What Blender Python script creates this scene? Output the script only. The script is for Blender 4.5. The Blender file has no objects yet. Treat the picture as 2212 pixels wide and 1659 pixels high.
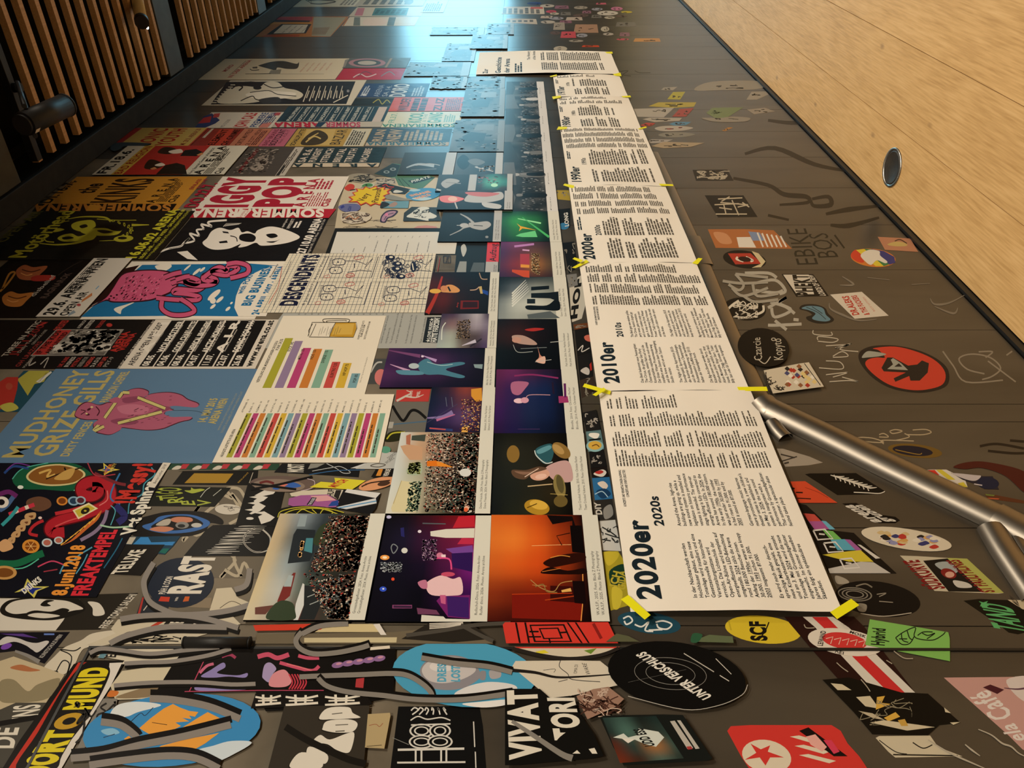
import bpy, math, random
import numpy as np
from mathutils import Vector, Matrix
from mathutils.geometry import tessellate_polygon

# ---------------------------------------------------------------- camera
# Portrait shot turned on its side: world up = image left, wall recedes to image top.
FPX, IW, IH = 1660.0, 2212.0, 1659.0
CAM_H = 1.50            # eye height
CAM_D = 1.247           # distance of the lens from the poster wall (wall = plane y 0, room at y < 0)
TH = math.atan(1189.5 / FPX)
PITCH = math.atan(12.0 / FPX)
scene = bpy.context.scene
col = scene.collection
fwd = Vector((math.cos(TH) * math.cos(PITCH), math.sin(TH) * math.cos(PITCH), math.sin(PITCH)))
rgt = Vector((math.sin(TH), -math.cos(TH), 0))
upv = rgt.cross(fwd)
CAMP = Vector((0, -CAM_D, CAM_H))
cam_data = bpy.data.cameras.new('camera')
cam_data.sensor_width = 36.0
cam_data.lens = FPX / IW * 36.0
cam_data.clip_start = 0.02
cam = bpy.data.objects.new('camera', cam_data)
mw = Matrix((-upv, rgt, -fwd)).transposed().to_4x4()
mw.translation = CAMP
cam.matrix_world = mw
col.objects.link(cam)
scene.camera = cam

# ---------------------------------------------------------------- world, big lights, exposure
world = bpy.data.worlds.new('room_ambient')
scene.world = world
world.use_nodes = True
world.node_tree.nodes['Background'].inputs[0].default_value = (0, 0, 0, 1)
world.node_tree.nodes['Background'].inputs[1].default_value = 0.0
vs = scene.view_settings
vs.view_transform = 'Standard'
vs.look = 'None'
vs.gamma = 1.0
vs.use_curve_mapping = False
vs.exposure = -0.12

WARM = (1.0, 0.875, 0.70)


def spot_lamp(name, loc, target, power, angle=100, blend=0.9, radius=0.06, color=WARM):
    d = bpy.data.lights.new(name, 'SPOT')
    d.energy = power
    d.color = color
    d.spot_size = math.radians(angle)
    d.spot_blend = blend
    d.shadow_soft_size = radius
    o = bpy.data.objects.new(name, d)
    o.location = loc
    o.rotation_euler = (Vector(target) - Vector(loc)).to_track_quat('-Z', 'Y').to_euler()
    col.objects.link(o)
    return o


# warm spotlights on the ceiling tracks that run out of the picture into the room, one track per slat bay
for k in range(-2, 5):
    lx = 3.10 + 1.87 * k
    spot_lamp('track_light_offscreen', (lx, -2.35, 3.38), (lx + 0.25, -0.25, 0.9), 178, 110, 1.0)
    spot_lamp('track_light_offscreen', (lx, -1.45, 3.38), (lx + 0.1, -0.75, 0.0), 105, 78, 1.0)  # second unseen row, added to brighten the floor


# ---------------------------------------------------------------- helpers
def tag(o, label=None, cat=None, group=None, kind=None):
    if label: o['label'] = label
    if cat: o['category'] = cat
    if group: o['group'] = group
    if kind: o['kind'] = kind
    return o


def s2l(c):
    return c / 12.92 if c <= 0.04045 else ((c + 0.055) / 1.055) ** 2.4


_hexc = {}


def H(h):
    if h not in _hexc:
        _hexc[h] = tuple(s2l(int(h[i:i + 2], 16) / 255) for i in (0, 2, 4)) + (1.0,)
    return _hexc[h]


def new_mat(name, base=(0.5, 0.5, 0.5, 1), rough=0.5, spec=0.5, metal=0.0):
    m = bpy.data.materials.new(name)
    m.use_nodes = True
    b = m.node_tree.nodes['Principled BSDF']
    b.inputs['Base Color'].default_value = base
    b.inputs['Roughness'].default_value = rough
    b.inputs['Specular IOR Level'].default_value = spec
    b.inputs['Metallic'].default_value = metal
    return m


def ink_mat(name, rough, spec, bump=0.0):
    m = new_mat(name, rough=rough, spec=spec)
    nt = m.node_tree
    a = nt.nodes.new('ShaderNodeAttribute')
    a.attribute_name = 'Col'
    nt.links.new(a.outputs['Color'], nt.nodes['Principled BSDF'].inputs['Base Color'])
    if bump:
        n = nt.nodes.new('ShaderNodeTexNoise')
        n.inputs['Scale'].default_value = 9.0
        n.inputs['Detail'].default_value = 3.0
        t = nt.nodes.new('ShaderNodeTexCoord')
        bp = nt.nodes.new('ShaderNodeBump')
        bp.inputs['Strength'].default_value = bump
        bp.inputs['Distance'].default_value = 0.02
        nt.links.new(t.outputs['Object'], n.inputs['Vector'])
        nt.links.new(n.outputs['Fac'], bp.inputs['Height'])
        nt.links.new(bp.outputs['Normal'], nt.nodes['Principled BSDF'].inputs['Normal'])
    return m


M_STICK = ink_mat('sticker_print', 0.32, 0.08)
M_POSTER = ink_mat('poster_print', 0.33, 0.09, 0.10)
M_BOARD = ink_mat('photo_board_print', 0.31, 0.10)
M_SHEET = ink_mat('paper_sheet_print', 0.55, 0.15)
M_TAPE = ink_mat('paper_tape', 0.5, 0.4)

FR = [0.0, 0.0, 1.0]


def F(ox=0, oy=0, s=1.0):
    FR[:] = [ox, oy, s]


FT = 553 / 2211.0


def tile(i, j):
    F(553 * i, (0, 415, 829, 1244)[j], 0.25)


def Wfull(x, y):
    d = fwd * FPX + (-upv) * (x - IW / 2) + rgt * (IH / 2 - y)
    t = CAM_D / d.y
    return (CAMP.x + d.x * t, CAMP.z + d.z * t)


def W(x, y):
    return Wfull(FR[0] + x * FR[2], FR[1] + y * FR[2])


def LR(xl, xr, y0, y1):
    """level rectangle on the wall: spans xl..xr (photo px) at its near edge y0 and runs on to y1."""
    a, b, c = W(xl, y0), W(xr, y0), W((xl + xr) / 2, y1)
    return [(a[0], a[1]), (a[0], b[1]), (c[0], b[1]), (c[0], a[1])]


def Q(*pts):
    return [W(*p) for p in pts]


def catmull(pts, closed, n=5):
    out = []
    m = len(pts)
    rng = range(m) if closed else range(m - 1)
    for i in rng:
        p0 = pts[(i - 1) % m] if closed or i > 0 else pts[0]
        p1, p2 = pts[i], pts[(i + 1) % m]
        p3 = pts[(i + 2) % m] if closed or i + 2 < m else pts[-1]
        for k in range(n):
            t = k / n
            out.append(tuple(0.5 * (2 * p1[a] + (p2[a] - p0[a]) * t + (2 * p0[a] - 5 * p1[a] + 4 * p2[a] - p3[a]) * t * t
                             + (3 * p1[a] - p0[a] - 3 * p2[a] + p3[a]) * t ** 3) for a in (0, 1)))
    if not closed:
        out.append(pts[-1])
    return out


# ---- glyph cache: flat filled letters of the built-in font
_gl = {}
_fc = None


def _text_mesh(body, bold):
    c = bpy.data.curves.new('glyph', 'FONT')
    c.body = body
    c.size = 1.0
    c.resolution_u = 5 if bold >= 0.03 else 2
    c.fill_mode = 'FRONT'
    c.offset = bold
    o = bpy.data.objects.new('glyph', c)
    col.objects.link(o)
    dg = bpy.context.evaluated_depsgraph_get()
    ev = o.evaluated_get(dg)
    me = ev.to_mesh()
    v = np.array([tuple(x.co)[:2] for x in me.vertices]).reshape(-1, 2)
    f = [tuple(p.vertices) for p in me.polygons]
    ev.to_mesh_clear()
    bpy.data.objects.remove(o)
    bpy.data.curves.remove(c)
    return v, f


BAR = {}


def glyph(ch, bold):
    k = (ch, bold)
    if k not in _gl:
        if bold not in BAR:
            BAR[bold] = _text_mesh('|', bold)[0][:, 0].max()
        v, f = _text_mesh(ch, bold) if ch != ' ' else (np.zeros((0, 2)), [])
        adv = _text_mesh(ch + '|', bold)[0][:, 0].max() - BAR[bold]
        _gl[k] = (v, f, adv + bold * 1.2)
    return _gl[k]


def text_geo(s, bold):
    vs_, fs_, x, n = [], [], 0.0, 0
    for ch in s:
        v, f, a = glyph(ch, bold)
        if len(v):
            vs_.append(v + np.array([x, 0]))
            fs_ += [tuple(i + n for i in q) for q in f]
            n += len(v)
        x += a
    v = np.concatenate(vs_) if vs_ else np.zeros((0, 2))
    return v, fs_, max(x, 1e-3)


CAPH = 0.69
DZ = 0.00004
ITEMS = []     # (bbox, front)
ALL = []


def bb(pts):
    xs = [p[0] for p in pts]
    zs = [p[1] for p in pts]
    return (min(xs), max(xs), min(zs), max(zs))


def ov(a, b, t=0.0015):
    return a[0] < b[1] - t and b[0] < a[1] - t and a[2] < b[3] - t and b[2] < a[3] - t


MONO = [0.0]   # above 0: grey print; near-grey inks lose their tint (factor scales their albedo)


class Item:
    def __init__(self, name, label, cat, pts, c, group=None, th=0.0003, mat=None, edge=None, smooth=False, disp=None, nofill=False):
        if smooth:
            pts = catmull(pts, True)
        self.name, self.label, self.cat, self.group = name, label, cat, group
        self.pts, self.c, self.th = pts, c, th
        self.mat = mat or M_STICK
        self.edge = edge or c
        self.parts = {}
        self.lay = []
        self.top = 0
        self.disp = disp
        self.nofill = nofill
        self.box = bb(pts)
        base = 0.0
        for bx_, fr in ITEMS:
            if ov(bx_, self.box):
                base = max(base, fr())
        self.base = base
        ITEMS.append((self.box, lambda s=self: s.base + s.th + (s.top + 1) * DZ + 0.00003))
        ALL.append(self)

    # -- raw prim
    def add(self, part, v, f, c, layer=None):
        b = (v[:, 0].min(), v[:, 0].max(), v[:, 1].min(), v[:, 1].max()) if len(v) else None
        if b is None:
            return
        if layer is None:
            layer = 1
            for (b2, l2) in self.lay:
                if l2 >= layer and ov(b, b2, 0.0):
                    layer = l2 + 1
        self.lay.append((b, layer))
        self.top = max(self.top, layer)
        P = self.parts.setdefault(part, [[], [], [], 0])
        n = P[3]
        y = np.full((len(v), 1), float(layer))
        P[0].append(np.hstack([v, y]))
        P[1] += [tuple(i + n for i in q) for q in f]
        ca = np.tile(np.array(H(c)), (len(v), 1)) if isinstance(c, str) else np.array(c)
        if MONO[0]:
            lum = ca[:, :3] @ np.array([0.3, 0.59, 0.11])
            m = (ca[:, :3].max(1) - ca[:, :3].min(1)) < 0.10
            ca[m, :3] = (lum[m] * MONO[0])[:, None]
        P[2].append(ca)
        P[3] += len(v)

    def poly(self, c, pts, part='artwork', smooth=False, layer=None):
        if smooth:
            pts = catmull(pts, True)
        tri = tessellate_polygon([[Vector((p[0], p[1], 0)) for p in pts]])
        self.add(part, np.array(pts, float), [tuple(t) for t in tri], c, layer)
        return self

    # -- polygons traced in photo px of the current frame
    def P(self, c, *pts, part='artwork', s=False):
        self.poly(c, [W(*p) for p in (catmull(pts, True) if s else pts)], part)
        return self

    def R(self, c, xl, xr, y0, y1, part='artwork'):
        self.poly(c, LR(xl, xr, y0, y1), part)
        return self

    def E(self, c, cx, cy, rx, ry, ang=0, part='artwork', n=28):
        a = math.radians(ang)
        pts = []
        for k in range(n):
            t = 2 * math.pi * k / n
            u, v = rx * math.cos(t), ry * math.sin(t)
            pts.append(W(cx + u * math.cos(a) - v * math.sin(a), cy + u * math.sin(a) + v * math.cos(a)))
        self.poly(c, pts, part)
        return self

    def S(self, c, pts, w, s=True, part='artwork', close=False):
        """brush stroke: ribbon of width w px along pts"""
        pts = catmull(list(pts), close) if s and len(pts) > 2 else list(pts)
        if close:
            pts = pts + [pts[0]]
        n = len(pts)
        ws = w if isinstance(w, (list, tuple)) else (w, w)
        V, Fc = [], []
        for i, p in enumerate(pts):
            a, b = pts[max(i - 1, 0)], pts[min(i + 1, n - 1)]
            dx, dy = b[0] - a[0], b[1] - a[1]
            L = math.hypot(dx, dy) or 1
            t = i / max(n - 1, 1) * (len(ws) - 1)
            k = min(int(t), len(ws) - 2)
            hw = (ws[k] + (ws[k + 1] - ws[k]) * (t - k)) / 2
            V.append(W(p[0] - dy / L * hw, p[1] + dx / L * hw))
            V.append(W(p[0] + dy / L * hw, p[1] - dx / L * hw))
            if i:
                Fc.append((2 * i - 2, 2 * i - 1, 2 * i + 1, 2 * i))
        self.add(part, np.array(V), Fc, c)
        return self

    # -- text
    def T(self, c, s, p0, p1, pc, b=0.0, part='lettering'):
        """text from p0 to p1 (baseline), capital tops at pc above p0; photo px"""
        a, e, k = np.array(W(*p0)), np.array(W(*p1)), np.array(W(*pc))
        v, f, w = text_geo(s, b)
        if len(v):
            self.add(part, a + np.outer(v[:, 0] / w, e - a) + np.outer(v[:, 1] / CAPH, k - a), f, c)
        return self

    def U(self, c, s, x, y0, y1, h, b=0.0, part='lettering'):
        """level upright text: baseline at photo x (near end y0), running to y1, cap height h px"""
        a = W(x, y0)
        X1 = W(x, y1)[0]
        ch = W(x - h, y0)[1] - a[1]
        v, f, w = text_geo(s, b)
        if len(v):
            self.add(part, np.stack([a[0] + v[:, 0] / w * (X1 - a[0]), a[1] + v[:, 1] / CAPH * ch], 1), f, c)
        return self

    def C(self, c, lines, x, dx, y0, y1, h, b=0.0, part='lettering', ul=True):
        """column of text lines set at one natural width; longest line runs y0..y1"""
        wmax = max(text_geo(l.replace('_', ''), b)[2] for l in lines)
        a0 = W(x, y0)
        sx = (W(x, y1)[0] - a0[0]) / wmax
        ch = W(x - h, y0)[1] - a0[1]
        for i, l in enumerate(lines):
            if not l:
                continue
            a = (a0[0], W(x + dx * i, y0)[1])
            if '_' in l:
                pre, mid, _post = l.split('_')
                x0 = text_geo(pre, b)[2] if pre else 0
                x1 = x0 + text_geo(mid, b)[2]
                self.poly(c, [(a[0] + x0 * sx, a[1] - ch * .22), (a[0] + x1 * sx, a[1] - ch * .22), (a[0] + x1 * sx, a[1] - ch * .13), (a[0] + x0 * sx, a[1] - ch * .13)], part, layer=1)
                l = l.replace('_', '')
            v, f, w = text_geo(l, b)
            self.add(part, np.stack([a[0] + v[:, 0] * sx, a[1] + v[:, 1] / CAPH * ch], 1), f, c, layer=1)
        return self

    def greek(self, c, rect, nl, seed=0, fill=0.62, rag=0.35, gaps=0, part='small_print'):
        """illegible small print: rows of word bars in a wall rect (from LR)"""
        r = random.Random(seed)
        x0, z1 = rect[0]
        x1, z0 = rect[2]
        dz_ = (z1 - z0) / nl
        V, Fc = [], []
        gl = set(r.sample(range(1, nl), min(gaps, max(nl - 1, 0)))) if gaps else set()
        for i in range(nl):
            if i in gl:
                continue
            za = z1 - dz_ * i
            zb = za - dz_ * fill
            xe = x0 + (x1 - x0) * (1 - r.random() * rag)
            x = x0
            while x < xe:
                w_ = min((x1 - x0) * (0.10 + 0.22 * r.random()), xe - x)
                n = len(V)
                V += [(x, za), (x + w_, za), (x + w_, zb), (x, zb)]
                Fc.append((n, n + 1, n + 2, n + 3))
                x += w_ + (x1 - x0) * 0.025
        if V:
            self.add(part, np.array(V), Fc, c)
        return self

    # -- printed pictures
    def G(self, quad, rows, part='picture', up=3):
        """colour grid over wall quad [top-left, bottom-left, bottom-right, top-right]; rows top to bottom"""
        g = np.array([[H(h) for h in r.split()] for r in rows])
        nr, nc = g.shape[:2]
        R_, C_ = (nr - 1) * up + 1, (nc - 1) * up + 1
        tl, bl, br, tr = [np.array(p) for p in quad]
        V, cs = [], []
        for i in range(R_):
            v = i / (R_ - 1)
            fi = min(i / up, nr - 1.0001)
            a, ta = int(fi), fi - int(fi)
            ta = ta * ta * (3 - 2 * ta)
            for j in range(C_):
                u = j / (C_ - 1)
                fj = min(j / up, nc - 1.0001)
                b_, tb = int(fj), fj - int(fj)
                tb = tb * tb * (3 - 2 * tb)
                V.append(tl * (1 - u) * (1 - v) + bl * (1 - u) * v + br * u * v + tr * u * (1 - v))
                cs.append(g[a, b_] * (1 - ta) * (1 - tb) + g[a + 1, b_] * ta * (1 - tb) + g[a, b_ + 1] * (1 - ta) * tb + g[a + 1, b_ + 1] * ta * tb)
        Fc = [(i * C_ + j, (i + 1) * C_ + j, (i + 1) * C_ + j + 1, i * C_ + j + 1) for i in range(R_ - 1) for j in range(C_ - 1)]
        self.add(part, np.array(V), Fc, np.array(cs))
        return self

    def SP(self, quad, n, size, cols, seed=1, part='picture', asp=1.0, grow=0.0):
        """speckle of n small dots inside wall quad (crowds, sparks, foliage); size in metres"""
        r = random.Random(seed)
        tl, bl, br, tr = [np.array(p) for p in quad]
        cl = cols.split()
        V, Fc, cs = [], [], []
        for _ in range(n):
            u, v = r.random(), r.random()
            p = tl * (1 - u) * (1 - v) + bl * (1 - u) * v + br * u * v + tr * u * (1 - v)
            s_ = size * (0.6 + 0.8 * r.random()) * (1 + grow * v)
            a0 = r.random() * 6
            k = len(V)
            m = 5
            for q in range(m):
                t = a0 + q * 2 * math.pi / m
                V.append(p + np.array([math.cos(t) * s_, math.sin(t) * s_ * asp]))
            Fc.append(tuple(range(k, k + m)))
            cs += [H(r.choice(cl))] * m
        self.add(part, np.array(V), Fc, np.array(cs))
        return self

    def build(self):
        o = np.array([(self.box[0] + self.box[1]) / 2, 0, (self.box[2] + self.box[3]) / 2])
        front = self.base + self.th
        D = self.disp

        def finish(name, V3, Fc, cs, par):
            me = bpy.data.meshes.new(name)
            me.from_pydata((V3 - o).tolist(), [], Fc)
            at = me.attributes.new('Col', 'FLOAT_COLOR', 'POINT')
            at.data.foreach_set('color', np.asarray(cs, np.float32).ravel())
            me.materials.append(self.mat)
            ob = bpy.data.objects.new(name, me)
            col.objects.link(ob)
            if par:
                ob.parent = par
            else:
                ob.location = o
            return ob
        pts = self.pts
        n = len(pts)
        if self.nofill:
            root = empty(self.name, o)
        elif D is None:
            area = sum(pts[i][0] * pts[(i + 1) % n][1] - pts[(i + 1) % n][0] * pts[i][1] for i in range(n))
            if area < 0:
                pts = pts[::-1]
            V = [(p[0], -front, p[1]) for p in pts] + [(p[0], -self.base, p[1]) for p in pts] + [(p[0], -front, p[1]) for p in pts]
            tri = tessellate_polygon([[Vector((p[0], p[1], 0)) for p in pts]])
            Fc = []
            for t in tri:
                a, b, c_ = (pts[i] for i in t)
                cr = (b[0] - a[0]) * (c_[1] - a[1]) - (b[1] - a[1]) * (c_[0] - a[0])
                Fc.append(tuple(t) if cr > 0 else tuple(t)[::-1])
            Fc += [(2 * n + (i + 1) % n, 2 * n + i, n + i, n + (i + 1) % n) for i in range(n)]
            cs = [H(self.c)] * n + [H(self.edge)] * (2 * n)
            root = finish(self.name, np.array(V), Fc, cs, None)
        else:
            (x0, z1), (_, z0), (x1, _), _ = pts
            NX, NZ = 56, 40
            V, Fc, cs = [], [], []
            for j in range(NZ + 1):
                for i in range(NX + 1):
                    X, Z = x0 + (x1 - x0) * i / NX, z1 + (z0 - z1) * j / NZ
                    V.append((X, -(front + D(i / NX, j / NZ)), Z))
            Fc = [(j * (NX + 1) + i, (j + 1) * (NX + 1) + i, (j + 1) * (NX + 1) + i + 1, j * (NX + 1) + i + 1) for j in range(NZ) for i in range(NX)]
            cs = [H(self.c)] * len(V)
            root = finish(self.name, np.array(V), Fc, cs, None)
            for p in root.data.polygons:
                p.use_smooth = True
        tag(root, self.label, self.cat, self.group)
        order = sorted(self.parts.items(), key=lambda kv: kv[0] != 'caption_strip')
        strip = None
        for part, (Vs, Fs, Cs, _) in order:
            groups = [(Vs, Fs, Cs)]
            if 1 < len(Vs) <= (40 if part == 'lettering' else 20):
                groups, n0, fi = [], 0, 0
                for V_, C_ in zip(Vs, Cs):
                    n1 = n0 + len(V_)
                    fj = fi
                    while fj < len(Fs) and Fs[fj][0] < n1:
                        fj += 1
                    groups.append(([V_], [tuple(i - n0 for i in q) for q in Fs[fi:fj]], [C_]))
                    n0, fi = n1, fj
            for Vg, Fg, Cg in groups:
                v = np.concatenate(Vg)
                off = front + v[:, 2] * DZ
                if D is not None:
                    u_ = (v[:, 0] - x0) / (x1 - x0)
                    w_ = (v[:, 1] - z1) / (z0 - z1)
                    off = off + np.array([D(a, b) for a, b in zip(u_, w_)]) + 0.00025
                par = strip if strip is not None and part == 'lettering' else root
                ob = finish(part, np.stack([v[:, 0], -off, v[:, 1]], 1), Fg, np.concatenate(Cg), par)
                if part == 'caption_strip' and strip is None:
                    strip = ob
        return root


def item(name, label, cat, pts, c, **k):
    return Item(name, label, cat, pts, c, **k)


def mesh_obj(name, V, Fc, mat, parent=None, loc=None):
    me = bpy.data.meshes.new(name)
    me.from_pydata([tuple(v) for v in V], [], Fc)
    me.materials.append(mat)
    o = bpy.data.objects.new(name, me)
    col.objects.link(o)
    if parent: o.parent = parent
    if loc: o.location = loc
    return o


def box_vf(x0, x1, y0, y1, z0, z1):
    V = [(x, y, z) for x in (x0, x1) for y in (y0, y1) for z in (z0, z1)]
    Fc = [(0, 1, 3, 2), (4, 6, 7, 5), (0, 4, 5, 1), (2, 3, 7, 6), (0, 2, 6, 4), (1, 5, 7, 3)]
    return V, Fc


def box(name, x0, x1, y0, y1, z0, z1, mat, parent=None, bevel=0.0):
    V, Fc = box_vf(x0, x1, y0, y1, z0, z1)
    o = mesh_obj(name, V, Fc, mat, parent)
    if bevel:
        b = o.modifiers.new('bevel', 'BEVEL')
        b.width = bevel
        b.segments = 2
    return o


def tube(name, p0, p1, r, mat, parent=None, n=24, r1=None, caps=True, smooth=True):
    p0, p1 = Vector(p0), Vector(p1)
    q = (p1 - p0).to_track_quat('Z', 'Y')
    r1 = r if r1 is None else r1
    V = [p0 + q @ Vector((r * math.cos(2 * math.pi * k / n), r * math.sin(2 * math.pi * k / n), 0)) for k in range(n)]
    V += [p1 + q @ Vector((r1 * math.cos(2 * math.pi * k / n), r1 * math.sin(2 * math.pi * k / n), 0)) for k in range(n)]
    Fc = [(k, (k + 1) % n, n + (k + 1) % n, n + k) for k in range(n)]
    if caps:
        Fc += [tuple(range(n))[::-1], tuple(range(n, 2 * n))]
    o = mesh_obj(name, V, Fc, mat, parent)
    for p in o.data.polygons[:n]:
        p.use_smooth = smooth
    return o


def empty(name, loc):
    o = bpy.data.objects.new(name, None)
    o.location = loc
    o.empty_display_size = 0.05
    col.objects.link(o)
    return o


def adopt(ch, par):
    """parent keeping world place (par only translated)"""
    ch.parent = par
    ch.location = Vector(ch.location) - Vector(par.location)
    return ch

# ================================================================ structure
def wood_mat(name, c1, c2, c3, scale=1.0, rough=0.45, knots=True, streak=18.0, rings=False):
    m = new_mat(name, rough=rough, spec=0.4)
    nt = m.node_tree
    N, Lk = nt.nodes, nt.links
    b = N['Principled BSDF']
    tc = N.new('ShaderNodeTexCoord')
    oi = N.new('ShaderNodeObjectInfo')
    mul = N.new('ShaderNodeVectorMath'); mul.operation = 'MULTIPLY_ADD'
    mul.inputs[1].default_value = (1, 1, 1)
    cmb = N.new('ShaderNodeCombineXYZ')
    m37 = N.new('ShaderNodeMath'); m37.operation = 'MULTIPLY'; m37.inputs[1].default_value = 37.0
    Lk.new(oi.outputs['Random'], m37.inputs[0])
    for i in range(3):
        Lk.new(m37.outputs[0], cmb.inputs[i])
    Lk.new(tc.outputs['Object'], mul.inputs[0])
    Lk.new(cmb.outputs[0], mul.inputs[2])
    # large warped growth rings
    st = N.new('ShaderNodeVectorMath'); st.operation = 'MULTIPLY'; st.inputs[1].default_value = (1.3 * scale, 5.5 * scale, 5.5 * scale)
    Lk.new(mul.outputs[0], st.inputs[0])
    n1 = N.new('ShaderNodeTexNoise'); n1.inputs['Scale'].default_value = 1.0; n1.inputs['Detail'].default_value = 2.0; n1.inputs['Distortion'].default_value = 0.5
    Lk.new(st.outputs[0], n1.inputs['Vector'])
    ml = N.new('ShaderNodeMath'); ml.operation = 'MULTIPLY'; ml.inputs[1].default_value = streak
    Lk.new(n1.outputs['Fac'], ml.inputs[0])
    sn = N.new('ShaderNodeMath'); sn.operation = 'SINE'
    Lk.new(ml.outputs[0], sn.inputs[0])
    # fine grain
    st2 = N.new('ShaderNodeVectorMath'); st2.operation = 'MULTIPLY'; st2.inputs[1].default_value = (8 * scale, 130 * scale, 130 * scale)
    Lk.new(mul.outputs[0], st2.inputs[0])
    n2 = N.new('ShaderNodeTexNoise'); n2.inputs['Scale'].default_value = 1.0; n2.inputs['Detail'].default_value = 3.0
    Lk.new(st2.outputs[0], n2.inputs['Vector'])
    mr = N.new('ShaderNodeMapRange')
    mr.inputs['From Min'].default_value = -1; mr.inputs['From Max'].default_value = 1
    Lk.new(sn.outputs[0], mr.inputs['Value'])
    mixf = N.new('ShaderNodeMath'); mixf.operation = 'MULTIPLY_ADD'; mixf.inputs[1].default_value = 0.13
    Lk.new(mr.outputs[0], mixf.inputs[0]); Lk.new(n2.outputs['Fac'], mixf.inputs[2])
    cr = N.new('ShaderNodeValToRGB')
    e = cr.color_ramp.elements
    e[0].position, e[0].color = 0.30, H(c1)
    e[1].position, e[1].color = 1.0, H(c3)
    em = cr.color_ramp.elements.new(0.62); em.color = H(c2)
    Lk.new(mixf.outputs[0], cr.inputs['Fac'])
    # plank to plank tone
    hs = N.new('ShaderNodeHueSaturation')
    mr2 = N.new('ShaderNodeMapRange'); mr2.inputs['To Min'].default_value = 0.93; mr2.inputs['To Max'].default_value = 1.03
    Lk.new(oi.outputs['Random'], mr2.inputs['Value']); Lk.new(mr2.outputs[0], hs.inputs['Value'])
    Lk.new(cr.outputs['Color'], hs.inputs['Color'])
    out = hs.outputs['Color']
    if knots:
        st3 = N.new('ShaderNodeVectorMath'); st3.operation = 'MULTIPLY'; st3.inputs[1].default_value = (2.6, 5.0, 1)
        Lk.new(mul.outputs[0], st3.inputs[0])
        vo = N.new('ShaderNodeTexVoronoi'); vo.inputs['Scale'].default_value = 1.0
        Lk.new(st3.outputs[0], vo.inputs['Vector'])
        kr = N.new('ShaderNodeValToRGB')
        kr.color_ramp.elements[0].position, kr.color_ramp.elements[0].color = 0.0, (0.10, 0.05, 0.03, 1)
        kr.color_ramp.elements[1].position, kr.color_ramp.elements[1].color = 0.075, (1, 1, 1, 1)
        Lk.new(vo.outputs['Distance'], kr.inputs['Fac'])
        mx = N.new('ShaderNodeMix'); mx.data_type = 'RGBA'; mx.blend_type = 'MULTIPLY'; mx.inputs[0].default_value = 0.55
        Lk.new(out, mx.inputs[6]); Lk.new(kr.outputs['Color'], mx.inputs[7])
        out = mx.outputs[2]
    Lk.new(out, b.inputs['Base Color'])
    bp = N.new('ShaderNodeBump'); bp.inputs['Strength'].default_value = 0.15; bp.inputs['Distance'].default_value = 0.002
    Lk.new(mixf.outputs[0], bp.inputs['Height']); Lk.new(bp.outputs['Normal'], b.inputs['Normal'])
    return m


def mottled(name, c1, c2, scale, rough, spec=0.5, stretch=(1, 1, 1), detail=5.0):
    m = new_mat(name, rough=rough, spec=spec)
    nt = m.node_tree
    tc = nt.nodes.new('ShaderNodeTexCoord')
    mp = nt.nodes.new('ShaderNodeMapping'); mp.inputs['Scale'].default_value = stretch
    n = nt.nodes.new('ShaderNodeTexNoise'); n.inputs['Scale'].default_value = scale; n.inputs['Detail'].default_value = detail; n.inputs['Distortion'].default_value = 0.6
    cr = nt.nodes.new('ShaderNodeValToRGB')
    cr.color_ramp.elements[0].position, cr.color_ramp.elements[0].color = 0.35, H(c1)
    cr.color_ramp.elements[1].position, cr.color_ramp.elements[1].color = 0.68, H(c2)
    nt.links.new(tc.outputs['Object'], mp.inputs['Vector'])
    nt.links.new(mp.outputs[0], n.inputs['Vector'])
    nt.links.new(n.outputs['Fac'], cr.inputs['Fac'])
    nt.links.new(cr.outputs['Color'], nt.nodes['Principled BSDF'].inputs['Base Color'])
    return m


M_OAK = wood_mat('oak_floor', 'bb935c', 'd3ab72', 'e2bd86', 1.0, 0.42, streak=26.0)
M_SLAT = wood_mat('slat_wood', 'c59a6a', 'd5ab7a', 'e0b888', 1.2, 0.6, knots=False)
M_BLACKSTEEL = mottled('black_painted_steel', '211f1c', '2b2926', 14, 0.7, 0.25)
M_GREYSTEEL = mottled('dark_grey_steel', '3b3d3b', '474a48', 10, 0.5)
M_VOID = new_mat('black_ceiling_paint', (0.006, 0.006, 0.006, 1), 0.9, 0.1)
M_CLAD = mottled('metal_cladding', '3d372f', '4c453b', 2.0, 0.30, 0.5, stretch=(3, 1, 0.6))
M_PAN_PALE = mottled('worn_plaster_print', '5c5549', '857b6b', 3.5, 0.34, 0.08)
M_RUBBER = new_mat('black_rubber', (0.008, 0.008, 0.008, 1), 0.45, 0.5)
M_BLACK = new_mat('matt_black_paint', (0.018, 0.017, 0.016, 1), 0.5, 0.4)
M_WHITEWALL = new_mat('taupe_wall_paint', H('6a6258'), 0.7, 0.3)

XN, XF = -1.2, 13.0         # wall runs from behind the camera to the far end
ZB = 3.50                   # underside of the black beam

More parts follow.
